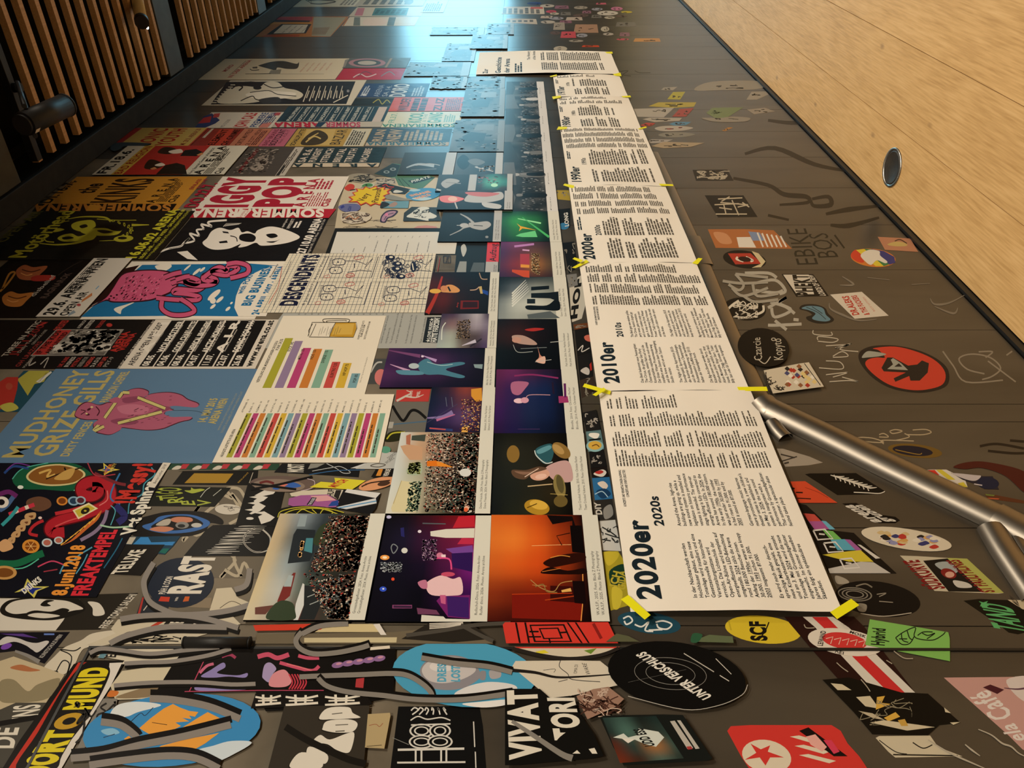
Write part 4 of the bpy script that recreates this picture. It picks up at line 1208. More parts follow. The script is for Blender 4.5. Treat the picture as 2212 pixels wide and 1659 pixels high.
for k in range(3):
    s.P('d8cdb8', (2400 + 40 * k, 1390 + 80 * k), (2480 + 40 * k, 1380 + 80 * k), (2700 + 50 * k, 1440 + 80 * k), (2640 + 50 * k, 1460 + 80 * k))
s.P('1b1412', (2480, 1340), (2560, 1310), (2900, 1560), (2780, 1560)).P('e0a8a0', (2540, 1390), (2620, 1370), (2720, 1480), (2680, 1520), (2580, 1460)).P('d0405a', (2690, 1420), (2760, 1420), (2830, 1520), (2780, 1540))
tile(3, 3)
s = st('red white and brown striped band sticker running under the round crest', [(140, 355), (740, 352), (830, 440), (1270, 1010), (710, 1010), (380, 640)], '2a1613')
s.P('cfc9bf', (300, 355), (400, 440), (930, 1010), (1270, 1010), (700, 450), (560, 355)).P('c23030', (380, 357), (480, 450), (1040, 1010), (1180, 1010), (590, 440), (510, 357))
s = oval('white ring crest sticker with red centre on the striped band', 'd8d0c4', 665, 575, 325, 112, 9)
s.E('c83a38', 660, 565, 195, 70, 9).T('2a2422', 'LEIWAND', (470, 610), (500, 480), (425, 605), 0.03).T('2a2422', 'MOSK', (700, 495), (840, 540), (710, 475), 0.03).T('2a2422', 'VEI', (580, 640), (660, 660), (575, 665), 0.02)
for k in range(5):
    s.S('e0c8b8', [(500 + 70 * k, 545 + 8 * k), (560 + 70 * k, 530 + 8 * k), (540 + 70 * k, 590 + 6 * k)], 7, s=False)
s = st('green square sticker reading Hybrid with a clenched fist drawing', [(878, 380), (1555, 492), (1568, 545), (1570, 742), (1170, 665), (838, 600)], '7cb35a', th=0.0004)
s.T('1d2418', 'Hybrid', (1000, 610), (1010, 460), (890, 600), 0.04)
for q in ([(1100, 540), (1170, 490), (1270, 450), (1260, 520), (1300, 550), (1420, 560), (1500, 520), (1530, 490)], [(1100, 540), (1150, 595), (1220, 590), (1260, 530)], [(1150, 500), (1160, 560), (1210, 580)], [(1200, 480), (1220, 540), (1250, 560)], [(1330, 500), (1380, 520), (1440, 500), (1370, 550)], [(1130, 550), (1200, 550)], [(1290, 520), (1340, 490), (1420, 490)]):
    s.S('1d2418', q, 9)
s = st('black card with green star and green letters', [(1690, 215), (1820, 200), (2212, 215), (2260, 480), (2160, 505), (2080, 490), (1990, 420)], '16140f')
s.T('5aa667', 'TAND', (2230, 495), (2085, 262), (1960, 450), 0.03).P('5aa667', (1820, 220), (1860, 230), (1900, 218), (1885, 240), (1910, 262), (1865, 255), (1830, 265), (1845, 240))
s = st('cream torn strip at the far edge of the green star card', [(2070, 208), (2212, 212), (2260, 300), (2200, 290)], 'c4b496')
s.T('2a2622', 'MILL', (2180, 280), (2150, 215), (2110, 225), 0.03)
s = oval('worn black round sticker with pale concentric emblem beside the lower tape', '171412', 950, 200, 370, 150, 8)
for r_ in (150, 115, 80):
    s.E('7f786c', 750, 160, r_, r_ * 0.4, 6).E('171412', 750, 160, r_ - 12, r_ * 0.4 - 8, 6)
s.P('9a9284', (580, 0), (660, 20), (700, 60), (600, 70), s=True).P('8a8274', (770, 240), (850, 250), (840, 310), (780, 300), s=True).S('8a8274', [(940, 160), (1020, 150), (960, 180)], 8).S('7a7264', [(760, 90), (840, 70), (900, 100)], 12).S('8a8274', [(960, 220), (1080, 230)], 8).S('a89f90', [(800, 325), (1000, 350), (1240, 320)], 8)
s = st('long shredded card of black cream and yellow print', [(470, 900), (700, 880), (1150, 1010), (1380, 1020), (1660, 1270), (1480, 1290), (1380, 1380), (900, 1370), (740, 1180)], '16130f', s=False)
for (q, c_) in (([(540, 930), (640, 940), (720, 990), (600, 990)], 'c8bca0'), ([(760, 1050), (880, 1040), (960, 1150), (840, 1130)], 'c8bca0'), ([(940, 1050), (1010, 1040), (980, 1100), (1060, 1110), (930, 1160)], 'd0a648'), ([(1000, 1230), (1100, 1180), (1140, 1220), (1040, 1260)], 'd0a648'), ([(880, 1270), (1000, 1250), (1300, 1290), (1440, 1310), (1200, 1340)], 'c8bca0'), ([(780, 1170), (900, 1190), (1010, 1250), (900, 1230)], 'b8ac92'), ([(1520, 1140), (1580, 1190), (1530, 1180)], 'c8bca0'), ([(1570, 1270), (1660, 1265), (1600, 1290)], 'c8bca0'), ([(1120, 1250), (1180, 1240), (1210, 1300), (1150, 1300)], 'c09a48')):
    s.P(c_, *q)
scrib(s, '8f866f', 800, 1060, 1240, 1290, 9, 6, 22)
s = st('cream card with torn drawing of an arm', [(930, 1400), (960, 1385), (1400, 1380), (1470, 1480), (1680, 1560), (1100, 1570), (1040, 1520)], 'c6bca4')
s.S('2a2620', [(960, 1420), (1100, 1520), (1200, 1540)], 8).S('2a2620', [(1250, 1440), (1340, 1490), (1420, 1460)], 10).S('2a2620', [(1080, 1545), (1640, 1555)], 12)
s = st('pink poster with white script letters Café and dark flag', [(1520, 880), (2290, 872), (2400, 1600), (2200, 1500), (2080, 1380)], 'bd938c', th=0.0004)
s.T('d8d0cc', 'Café', (2130, 1210), (1890, 980), (1960, 1270), 0.02).T('d8d0cc', 'ela', (2240, 1420), (2120, 1270), (2100, 1440), 0.02).P('4a2028', (1855, 965), (1920, 940), (2040, 985), (1980, 1022)).P('cfc4c0', (2060, 900), (2290, 880), (2300, 1100), (2160, 1050), s=True).S('5a3a4a', [(2040, 970), (2160, 980), (2280, 960)], (6, 20))
tagg('white chalk line trailing past the pink poster', [[(1815, 1330), (1930, 1380), (2020, 1450), (2100, 1480), (2170, 1540), (2290, 1590)], [(1380, 1420), (1560, 1530), (1760, 1620), (1900, 1680)], [(1700, 1460), (1760, 1510), (1830, 1560)]], 'b0a898', (8, 16, 6))
tagg('small scratched strokes beside the red star sticker', [[(310, 425), (330, 455), (400, 455)], [(590, 755), (640, 800), (690, 835)], [(1020, 735), (1070, 765)], [(800, 900), (850, 960), (880, 1005)], [(1085, 655), (1170, 715), (1250, 720)]], 'a89e8c', 8)

# ---- lower wall between door and steel rail
tile(3, 2)
s = st('grey torn flyer corner peeping out beside the sheet and rail', [(70, 560), (130, 562), (360, 630), (475, 682), (350, 705), (150, 718)], '9a9082')
s.S('3a342e', [(110, 610), (230, 640)], 12, s=False).S('3a342e', [(120, 670), (250, 630)], 10, s=False).S('3a342e', [(140, 690), (180, 680)], 14, s=False)
s = st('black sticker with white blackletter script', [(320, 782), (360, 775), (760, 772), (1020, 935), (960, 955), (600, 962)], '15120f')
for k in range(8):
    x, y = 540 + 40 * k, 800 + 14 * k
    s.S('cfc8ba', [(x, y - 10), (x + 60, y + 4), (x + 120, y)], (5, 14, 4)).S('cfc8ba', [(x + 30, y - 14), (x + 50, y + 30)], (4, 10))
s.S('cfc8ba', [(740, 940), (860, 945), (960, 950), (1010, 932)], 8)
s = st('orange red sticker corner beside the sheet headed 2020er', [(190, 848), (320, 845), (600, 1032), (262, 1032)], 'c84a2c')
s.S('2a1610', [(205, 905), (230, 910)], 14, s=False).S('2a1610', [(240, 942), (300, 944)], 12, s=False).S('2a1610', [(252, 992), (370, 998)], 9, s=False).S('8a3020', [(320, 900), (430, 940), (520, 990)], 4)
s = st('black cut out sticker with slanting silver letters', [(640, 1035), (760, 1030), (960, 1130), (1100, 1150), (1140, 1180), (1100, 1205), (960, 1205), (840, 1140)], '120f0e')
s.T('c9c4ba', 'arena', (985, 1195), (720, 1045), (880, 1200), 0.04).T('c9c4ba', 'gruben', (1080, 1190), (800, 1045), (990, 1195), 0.04)
s = st('rainbow block letter sticker with silver lettering at the sheet edge', [(262, 1035), (330, 1050), (440, 1150), (560, 1270), (740, 1290), (980, 1520), (1110, 1640), (525, 1640)], '191512', th=0.0004)
for (q, c_) in (([(300, 1120), (400, 1130), (460, 1190), (350, 1190)], 'b84a40'), ([(350, 1190), (470, 1190), (530, 1260), (400, 1260)], 'a0548a'), ([(460, 1185), (500, 1190), (580, 1260), (530, 1262)], '68a8c0'), ([(470, 1265), (560, 1275), (640, 1350), (540, 1350)], '6fae58'), ([(540, 1350), (660, 1345), (760, 1440), (600, 1440)], '58a0b8'), ([(660, 1345), (710, 1350), (810, 1440), (760, 1445)], '9a5a96'), ([(470, 1480), (690, 1450), (800, 1440), (910, 1540), (700, 1540)], 'c9b83a'), ([(520, 1600), (800, 1540), (910, 1545), (1060, 1640), (530, 1640)], 'b8b4ae'), ([(770, 1390), (800, 1395), (970, 1510), (930, 1515)], 'c9c4bc')):
    s.P(c_, *q)
for (x, y) in ((430, 1310), (520, 1420), (660, 1560)):
    s.S('d0ccc6', [(x - 40, y - 40), (x + 60, y - 50), (x + 130, y + 30), (x, y + 40), (x - 40, y - 40)], 14, s=False).S('d0ccc6', [(x + 10, y - 10), (x + 60, y - 5)], 12, s=False)
s = oval('long oval comic sticker crammed with coloured fighting figures', 'cfc5b0', 1195, 1345, 395, 88, 9)
rn = random.Random(33)
for k in range(34):
    t, rr = rn.random() * 6.28, math.sqrt(rn.random()) * .85
    x, y = 1195 + 370 * rr * math.cos(t), 1345 + 72 * rr * math.sin(t) + 0.15 * 370 * rr * math.cos(t)
    s.P(rn.choice(['b03a30', '3a3a6a', 'd8d0c0', 'c89a58', '2a2422', '8a8ab0', 'c8b080']), (x - 30, y), (x + 10, y - 18), (x + 45, y + 4), (x + 5, y + 16), s=True)
s = st('striped fan card with a masked man and block lettering', [(1140, 1485), (1290, 1490), (1540, 1505), (1720, 1512), (1870, 1659), (2038, 1808), (1990, 1815), (1440, 1790), (1320, 1659)], 'bcb39c')
s.P('1d1a17', (1340, 1530), (1550, 1510), (1860, 1800), (1560, 1795)).P('a8aa5a', (1545, 1505), (1720, 1512), (2038, 1808), (1880, 1810)).P('9aa0a0', (1440, 1560), (1560, 1540), (1640, 1620), (1560, 1640), s=True).E('7a2420', 1560, 1640, 70, 40, 20).E('c89a88', 1570, 1650, 40, 26).P('c0bcb4', (1600, 1700), (1720, 1720), (1760, 1760), (1640, 1760), s=True)
s.T('7a1c1c', 'SÜDKURVE', (1530, 1770), (1290, 1520), (1400, 1780), 0.04).T('7a1c1c', 'ST PAULI FILINES', (1960, 1800), (1640, 1520), (1850, 1805), 0.04)
s = st('white and yellow card pieces half behind the steel rail', [(1355, 745), (1420, 742), (1540, 742), (1700, 820), (1725, 895), (1600, 890), (1500, 830)], 'cdc6bc')
s.P('c83a2c', (1360, 748), (1440, 745), (1480, 790), (1420, 790)).P('c8b840', (1450, 745), (1500, 742), (1620, 830), (1560, 830)).P('c8b840', (1640, 860), (1690, 850), (1725, 895), (1660, 892))
s = st('white ragged edged sticker with dark blue disc', [(1580, 770), (1640, 790), (1780, 790), (1850, 800), (1940, 800), (1995, 915), (1870, 910), (1800, 870), (1680, 830)], '2a2730')
s.P('b8afb0', (1590, 775), (1780, 790), (1840, 800), (1790, 840), (1700, 825), s=True).E('1f2238', 1900, 860, 95, 52, 6).S('b8afb0', [(1780, 868), (1850, 880)], 10)
s = oval('half worn gold ring decal with dark blue centre', '6e5526', 1270, 580, 235, 58, 6)
s.E('221f2a', 1250, 580, 175, 42, 6).S('8a6c30', [(1100, 570), (1290, 610), (1330, 600)], 8)
s = st('dark red graffiti arc behind the rail', [(1600, 720), (1720, 680), (1900, 680), (2212, 760), (2260, 900), (2212, 940), (2050, 800), (1850, 730), (1700, 740)], '4a1e18', s=True)
s = st('small strips of red orange and green tape on the dark panel', [(1870, 950), (1960, 960), (2212, 1010), (2212, 1035), (1900, 995)], '5a3420')
s.P('6a7a3a', (1875, 952), (1960, 962), (1950, 972), (1885, 965)).P('b85a3a', (1895, 985), (2000, 992), (1990, 1000), (1900, 996))
tagg('pale cream looped signature on the panel above the rail', [[(1000, 520), (980, 490), (1120, 490), (1260, 495)], [(775, 490), (780, 465), (900, 470), (1000, 505), (900, 505), (780, 490)], [(960, 440), (1000, 430), (1040, 460), (960, 460)], [(1050, 410), (1100, 396), (1160, 410), (1080, 430), (1050, 410)], [(1180, 430), (1220, 460), (1100, 490)], [(1250, 400), (1360, 395), (1410, 420), (1340, 440), (1200, 440)]], 'a8977a', 9)
tagg('black spray lettering fading out at the dark panel near the skirting', [[(1830, 540), (1980, 520), (2212, 560)], [(1900, 580), (2100, 600), (2212, 600)], [(2090, 490), (2212, 500)]], '2a231c', 22)

# ---- lower wall to the right of the sheets
tile(3, 1)
s = st('red round sticker with black skull and hammer emblem', [(785, 1395), (850, 1345), (960, 1325), (1130, 1330), (1320, 1375), (1480, 1455), (1560, 1550), (1545, 1670), (1400, 1725), (1240, 1730), (1050, 1690), (900, 1600), (800, 1480)], '2a2420', s=True, th=0.0004)
s.P('c2402f', (910, 1350), (1100, 1336), (1300, 1385), (1450, 1460), (1530, 1560), (1510, 1660), (1380, 1705), (1230, 1710), (1060, 1670), (930, 1590), (845, 1500), (860, 1450), (940, 1430), (1010, 1430), (960, 1370), s=True)
s.P('2a2420', (980, 1520), (1030, 1430), (1080, 1430), (1210, 1500), (1290, 1490), (1330, 1455), (1390, 1480), (1380, 1560), (1310, 1630), (1230, 1630), (1220, 1590), (1100, 1640), (1085, 1610), (1190, 1560), (1000, 1550)).P('9a9a8e', (1030, 1530), (1080, 1490), (1060, 1450), (1080, 1435), (1150, 1480), (1210, 1540)).P('2a2420', (1090, 1510), (1130, 1480), (1160, 1510)).P('9a9a8e', (810, 1430), (850, 1380), (910, 1378), (1020, 1400), (960, 1420), (860, 1430), s=True)
s = st('white card with red letters and a mean slogan, tilted', [(538, 886), (810, 862), (1042, 1068), (750, 1095)], 'cdc4b4', th=0.0004)
s.T('b0382c', 'DR.ALEKS', (790, 1060), (690, 895), (735, 1068), 0.04).T('b0382c', '& THE FUCKERS', (880, 1058), (760, 890), (835, 1066), 0.04).T('c07868', 'RIOT HITMEN', (930, 1030), (830, 905), (912, 1034))
s = st('black bordered white sticker reading Phekt', [(118, 708), (390, 710), (525, 898), (245, 905)], '1a1714', th=0.0004)
s.P('c9c0b0', (130, 714), (352, 714), (400, 890), (258, 898)).T('1a1714', 'PHEKT', (395, 896), (350, 714), (255, 896), 0.05).T('c9c0b0', 'LORDS OF CREW', (500, 896), (385, 716), (450, 896), 0.03)
s = st('blue grey mussel shell shaped sticker', [(272, 1010), (300, 975), (400, 970), (490, 1000), (520, 1050), (570, 1100), (530, 1130), (430, 1135), (350, 1110), (330, 1080), (380, 1060), (340, 1030)], '26231f', s=True)
s.P('5f7f8c', (290, 1005), (340, 985), (430, 988), (480, 1010), (500, 1060), (540, 1100), (500, 1118), (420, 1110), (380, 1090), (410, 1050), (350, 1020), s=True).S('26231f', [(330, 995), (430, 1040), (500, 1100)], 5).S('26231f', [(380, 990), (470, 1050)], 5)
s = oval('rainbow oval sticker with white unicorn head', 'c87a34', 908, 568, 195, 78, 6)
s.P('c8442c', (725, 570), (720, 530), (770, 500), (830, 600), (780, 605), s=True).P('d8c23c', (760, 500), (840, 492), (1000, 640), (930, 640)).P('3f7a4a', (830, 490), (900, 494), (1060, 620), (1000, 640)).P('3a3a78', (890, 492), (1000, 510), (1090, 560), (1100, 610), (1050, 628)).P('dad4c8', (800, 545), (870, 500), (960, 510), (970, 550), (1030, 600), (1010, 615), (940, 590), (890, 630), (840, 600), s=True)
s = st('pink card with a tiny resting creature', [(948, 388), (1228, 402), (1298, 518), (1010, 500)], 'b57f62')
s.P('c0a868', (1030, 455), (1100, 430), (1180, 440), (1200, 465), (1110, 470), s=True).S('4a3426', [(1095, 425), (1140, 412), (1200, 445)], 9)
e_ = tagg('dark green marker tag reading Ebike Bos', [[(540, 410), (600, 470)], [(575, 370), (660, 485)]], '2b281f', 15)
e_.T('2b281f', 'EBIKE', (440, 635), (325, 310), (255, 640), -0.004, part='stroke').T('2b281f', 'BOS', (615, 570), (505, 350), (440, 578), -0.004, part='stroke')
e_.box = bb([W(150, 300), W(670, 640)])
tagg('white painted block tag beside the black round skull sticker', [[(-120, 790), (60, 760), (150, 850), (100, 880)], [(-200, 700), (0, 700), (75, 740)], [(-110, 850), (60, 870), (130, 850)], [(0, 1000), (160, 910), (100, 960), (200, 1020), (60, 1080), (30, 1000)], [(0, 1150), (80, 1150), (290, 1140)], [(60, 1110), (160, 1190)], [(20, 950), (150, 990), (230, 1050)], [(220, 1100), (265, 1105)]], 'a8a294', 26)
tagg('cream marker script snaking down to the red round sticker', [[(390, 1195), (400, 1230), (545, 1240), (545, 1210)], [(430, 1280), (440, 1250), (600, 1270), (560, 1300), (430, 1290)], [(500, 1330), (700, 1320), (580, 1350), (720, 1310), (620, 1360), (780, 1380)], [(560, 1420), (640, 1380), (690, 1420), (560, 1430)], [(440, 1520), (640, 1530), (620, 1470), (500, 1460)], [(500, 1580), (690, 1560), (560, 1600)], [(530, 1640), (700, 1630), (780, 1640), (640, 1600)]], 'b5ab98', 9)
tagg('pale scratched letters beside the red round sticker', [[(1510, 1375), (1600, 1500), (1710, 1640), (2030, 1625)], [(1870, 1570), (1720, 1530), (1650, 1440), (1760, 1400), (1920, 1430), (2010, 1520), (1940, 1590), (1850, 1620)], [(1820, 1380), (1940, 1380), (1880, 1430)], [(1900, 1460), (2060, 1580), (2140, 1640)], [(2060, 1410), (2110, 1375)]], '8a8070', 13)
tagg('faint wiped chalk scrawl on the middle panel', [[(640, 730), (740, 800), (620, 805)], [(860, 740), (1050, 760)], [(530, 960), (540, 1010), (640, 1060), (780, 1110), (940, 1100)], [(1240, 800), (1400, 790)], [(1400, 920), (1440, 970), (1560, 960), (1700, 890)], [(1440, 990), (1600, 1050), (1640, 1000)]], '7d7466', (6, 20, 6))
tile(2, 1)
s = st('orange photo strip sticker of a dancer with white lettering', [(1692, 322), (2000, 320), (2260, 330), (2420, 490), (1760, 482)], 'a8683c')
s.P('d8d0c4', (1940, 390), (2060, 388), (2110, 480), (1960, 478)).P('7a8aa8', (2040, 340), (2140, 350), (2180, 420), (2080, 420)).P('c08860', (1740, 350), (1850, 360), (1900, 440), (1800, 440), s=True)
for k in range(6):
    s.S('d8d2c8', [(2120 + 40 * k, 350 + 6 * k), (2170 + 40 * k, 475)], 14, s=False)
s = st('black square sticker with white splintered letters', [(1665, 28), (2000, 28), (2122, 215), (1780, 218)], '1d1a16')
for (a, b_) in (((1780, 60), (1990, 50)), ((1800, 90), (2040, 110)), ((1750, 110), (1960, 100)), ((1760, 190), (2030, 190)), ((1880, 40), (1810, 80)), ((1900, 70), (1960, 200)), ((1830, 110), (1850, 195)), ((1990, 90), (2050, 130)), ((1790, 135), (1900, 150)), ((1950, 130), (2040, 110))):
    s.S('b8ac94', [a, b_], 10, s=False)
s = oval('round black sticker with a red cassette shape', '171411', 2010, 582, 188, 76, 8)
s.P('a8382a', (1865, 530), (2060, 528), (2165, 620), (1930, 625), s=False).S('d8d0c0', [(1950, 560), (1940, 580), (2000, 600)], 16).S('d8d0c0', [(2020, 560), (2080, 590), (2060, 600)], 16).E('2a1410', 2010, 580, 55, 22, 8).P('c8b890', (2070, 510), (2130, 530), (2190, 600), (2150, 650), (2070, 655), (2150, 620), s=False)
s = oval('round black sticker with white engraved beast and curved lettering', '1a1713', 2010, 1010, 185, 98, 6)
scrib(s, 'cfc6b4', 1890, 940, 2120, 1080, 22, 8, 24)
s.S('cfc6b4', [(1850, 1030), (1900, 980), (1960, 940)], 20).S('cfc6b4', [(2110, 1060), (2170, 1030), (2170, 980)], 20).T('cfc6b4', 'SUBURBIA.AT', (1950, 1100), (2090, 1090), (1950, 1085), 0.03)
tagg('grey white ribbon tag painted on the panel above the red cassette sticker', [[(1820, 770), (1980, 790), (2212, 780)], [(1930, 710), (2000, 800), (1960, 850), (1870, 800)], [(1900, 830), (2000, 900), (2212, 830)], [(1930, 710), (2212, 740)], [(2000, 900), (2100, 950), (2300, 930)], [(2080, 800), (2120, 900), (2300, 880)]], '9a9486', 24)
s = oval('black oval sticker with white script Czarcie Kopyto', '191613', 2170, 1360, 225, 165, 12)
s.T('bdb4a2', 'Czarcie', (2160, 1470), (2140, 1270), (2090, 1480), 0.0).T('bdb4a2', 'Kopyto', (2340, 1470), (2320, 1280), (2260, 1475), 0.0).S('bdb4a2', [(2120, 1460), (2180, 1500), (2230, 1440)], 8).E('bdb4a2', 2255, 1290, 20, 14).E('191613', 2255, 1290, 13, 8)
s = st('white comic strip card with red and yellow figures below the elbow of the rail', [(2170, 1560), (2480, 1500), (2560, 1490), (2690, 1700), (2250, 1760)], 'c9bea8')
rn = random.Random(44)
for k in range(26):
    x, y = 2360 + rn.random() * 260, 1520 + rn.random() * 170
    s.P(rn.choice(['a83a2c', '2a2622', 'd8c080', '4a4a70', 'e0d8c8', '8a5a3a']), (x - 22, y), (x, y - 22), (x + 26, y), (x + 4, y + 20))
scrib(s, '3a342c', 2190, 1570, 2360, 1730, 10, 7, 45)
s.S('24201c', [(2520, 1500), (2660, 1690)], 6, s=False)
tile(2, 0)
s = st('square black sticker with white line figure below the first text columns', [(1560, 1468), (1860, 1465), (1915, 1562), (1590, 1562)], '28231d')
scrib(s, 'b0a692', 1600, 1480, 1880, 1550, 16, 7, 46)
tile(3, 1)
tagg('wide black brush strokes painted low on the far panels', [[(0, -620), (260, -600), (480, -690), (600, -500)], [(-200, -330), (60, -380), (400, -240), (700, -180)], [(-300, -120), (0, -60), (140, 20), (330, 40), (340, 90), (100, 110)], [(380, 60), (520, 40), (540, 110), (400, 120), (370, 70)], [(500, 190), (700, 150), (960, 120)], [(540, 285), (700, 290), (960, 220)], [(0, 200), (180, 240)]], '30291f', (24, 44, 20))
F(1340, 170, 1 / 3.528)
FAR = [('white zigzag letter decal near the floor edge', [(565, 88), (690, 24), (1050, 18), (1100, 60), (1010, 82), (800, 86)], '8f8778'), ('small yellow card with black scrawl on the far panels', [(358, 156), (402, 102), (495, 100), (455, 160)], 'a8a03a'), ('white paper flag decal with red stripe', [(100, 230), (360, 222), (410, 222), (330, 295), (130, 290)], 'a39c90'), ('slanted red and white strip decal', [(395, 290), (450, 232), (560, 224), (500, 290)], '9a4038'),  # whites out here are dimmed in the colour itself, for the veiled light
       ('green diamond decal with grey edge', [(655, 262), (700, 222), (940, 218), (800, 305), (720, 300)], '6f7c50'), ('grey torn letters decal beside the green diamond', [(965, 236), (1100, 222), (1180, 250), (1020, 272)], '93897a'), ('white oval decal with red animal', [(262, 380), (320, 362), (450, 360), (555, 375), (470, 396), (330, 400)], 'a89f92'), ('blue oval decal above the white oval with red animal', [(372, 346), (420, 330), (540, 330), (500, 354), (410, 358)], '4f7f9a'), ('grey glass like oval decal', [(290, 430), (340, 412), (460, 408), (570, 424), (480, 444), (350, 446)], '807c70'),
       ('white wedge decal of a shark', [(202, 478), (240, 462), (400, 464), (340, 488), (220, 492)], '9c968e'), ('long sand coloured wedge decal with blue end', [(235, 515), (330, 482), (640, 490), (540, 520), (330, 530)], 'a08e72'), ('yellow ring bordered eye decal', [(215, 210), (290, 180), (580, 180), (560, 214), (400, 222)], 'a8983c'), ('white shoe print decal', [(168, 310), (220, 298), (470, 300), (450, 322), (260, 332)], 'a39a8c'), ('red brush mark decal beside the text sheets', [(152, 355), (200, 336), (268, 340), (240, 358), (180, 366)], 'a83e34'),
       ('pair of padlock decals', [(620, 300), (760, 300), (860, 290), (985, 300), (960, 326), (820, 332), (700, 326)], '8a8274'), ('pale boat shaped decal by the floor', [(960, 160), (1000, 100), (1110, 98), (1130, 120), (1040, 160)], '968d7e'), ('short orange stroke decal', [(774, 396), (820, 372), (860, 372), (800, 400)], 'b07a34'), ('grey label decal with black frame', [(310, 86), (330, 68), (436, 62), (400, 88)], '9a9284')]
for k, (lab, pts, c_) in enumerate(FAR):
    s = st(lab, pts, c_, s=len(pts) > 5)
    xs, ys = [p[0] for p in pts], [p[1] for p in pts]
    cx, cy, w_, h_ = sum(xs) / len(xs), sum(ys) / len(ys), (max(xs) - min(xs)) / 2, (max(ys) - min(ys)) / 2
    scrib(s, {6: '8a3a32', 11: '2c2820', 4: '4a5a3a'}.get(k, '4a4338'), cx - w_ * .5, cy - h_ * .4, cx + w_ * .5, cy + h_ * .4, 4, 5, 300 + k)
tagg('thin dark brush drawing on the panel past the sheet headed Zur Geschichte', [[(-220, -60), (-120, -75), (-60, -20)], [(-230, -20), (-130, -50), (-50, -30), (-170, 0)], [(-100, -70), (-90, -20)], [(0, -55), (60, -60), (20, -30), (80, -20)], [(110, -60), (150, -45), (230, -45)], [(-140, 20), (-40, 10)]], '332b22', 5)
F(1100, 0, 1 / 3.528)
rn = random.Random(70)
spots = [(290, 45, 55, 12), (400, 55, 55, 12), (545, 58, 52, 12), (320, 88, 40, 10), (430, 105, 40, 12), (345, 105, 35, 9), (545, 118, 60, 12), (495, 143, 65, 12), (670, 70, 42, 10), (820, 66, 45, 14), (590, 92, 35, 10), (750, 100, 80, 18), (895, 92, 42, 8), (665, 126, 40, 12), (765, 134, 40, 10), (855, 124, 45, 8), (285, 130, 48, 9), (360, 140, 55, 11), (295, 168, 55, 12), (430, 166, 48, 10), (380, 200, 45, 28), (585, 218, 95, 32), (890, 186, 80, 17), (730, 222, 32, 20), (350, 250, 40, 13), (450, 265, 60, 24), (555, 270, 42, 14), (755, 260, 40, 10), (880, 262, 40, 14), (510, 312, 55, 9), (865, 300, 48, 7), (1050, 305, 105, 13), (390, 372, 52, 20), (620, 352, 68, 6), (700, 28, 40, 6), (190, 26, 55, 10)]
cols_ = ['a39b90', '7f5a68', '8f877c', 'b0485a', '6a6660', 'a8a090', '5a4a44', 'a89a8e', '8a8a92']
names_ = ['grey', 'plum', 'stone grey', 'rose red', 'slate', 'cream', 'umber', 'sand', 'steel grey']
shapes_ = ['oval', 'square', 'slanted', 'round ended', 'narrow']
for k, (x, y, w_, h_) in enumerate(spots):
    c_ = {31: 'b5824a', 33: 'c0492c', 35: '2c3a70', 21: '9a7a64', 25: 'b04a52', 34: 'b05a6a', 9: 'b06a88', 12: 'b0a030', 11: 'b5aea2'}.get(k, cols_[k % 9])
    kd = k % 3
    if k in (31, 21, 33, 16, 22, 20): kd = 1
    lab = {31: 'long orange label low on the far wall', 33: 'thin orange red strip on the far wall', 35: 'dark blue label at the far end', 21: 'large pinkish photo sticker on the far wall', 25: 'red rings sticker on the far wall', 11: 'white oval sticker with black house on the far wall', 12: 'small yellow arrow sticker on the far wall'}.get(k)
    share = lab is None
    lab = lab or 'tiny %s %s sticker in the crowd at the far end of the wall' % (names_[k % 9], 'slanted square' if kd == 1 else 'oval')
    if kd == 1:
        s = st(lab, [(x - w_, y + h_), (x - w_ * .85, y - h_), (x + w_ * .9, y - h_), (x + w_, y + h_)], c_, group='tiny far stickers' if share else GS)
    else:
        s = oval(lab, c_, x, y, w_, h_, group='tiny far stickers' if share else GS)
    scrib(s, '3a342e' if k % 2 else '57504a', x - w_ * .6, y - h_ * .5, x + w_ * .6, y + h_ * .5, 3, 4, 400 + k)
s = st('long newspaper clipping with red headline at the far end', [(-60, 108), (-40, 52), (262, 52), (270, 108)], 'b5ac9e', name='newspaper_clipping', cat='clipping', group=None)
s.greek('55504a', LR(-50, 250, 104, 58), 7, 90).P('a84a40', (160, 68), (165, 54), (255, 54), (258, 68))
s = st('cream programme slip under the newspaper clipping', [(-40, 172), (-20, 140), (205, 145), (215, 185)], 'b0a494', name='programme_slip', cat='paper', group=None)
s.greek('4a443e', LR(-20, 200, 168, 150), 5, 91)

# ---- sticker strip seen between the photo boards and the text sheets (full px)
F(1100, 830, 1 / 3.19)
STRIP = [('olive and yellow poster corner with hand lettering beside the sheet headed 2020er', [(640, 1155), (750, 1150), (800, 1230), (840, 1520), (700, 1560), (690, 1520)], 'a89a2c'), ('white paper with black leaf sketch beside the sheet headed 2020er', [(605, 945), (730, 935), (770, 1150), (640, 1145)], 'c4c4c0'), ('black and white sticker reading Diy', [(590, 800), (710, 790), (735, 930), (605, 935)], '2c2a28'),
         ('blue cartoon sticker with a pale figure', [(570, 645), (690, 640), (715, 790), (590, 800)], '2f6a9c'), ('dark sticker with red and white lip shape', [(560, 580), (670, 570), (690, 640), (572, 648)], '1d1816'), ('black sticker with white broken letters in the strip', [(550, 470), (650, 455), (672, 570), (562, 580)], '1b1a1a'), ('comic sticker of a sleeping yellow headed face in teal rings', [(528, 330), (630, 318), (655, 450), (545, 470)], '5f7c80'),
         ('dark grey sticker with faint dots', [(505, 200), (600, 180), (630, 318), (530, 330)], '1f1e1e')]
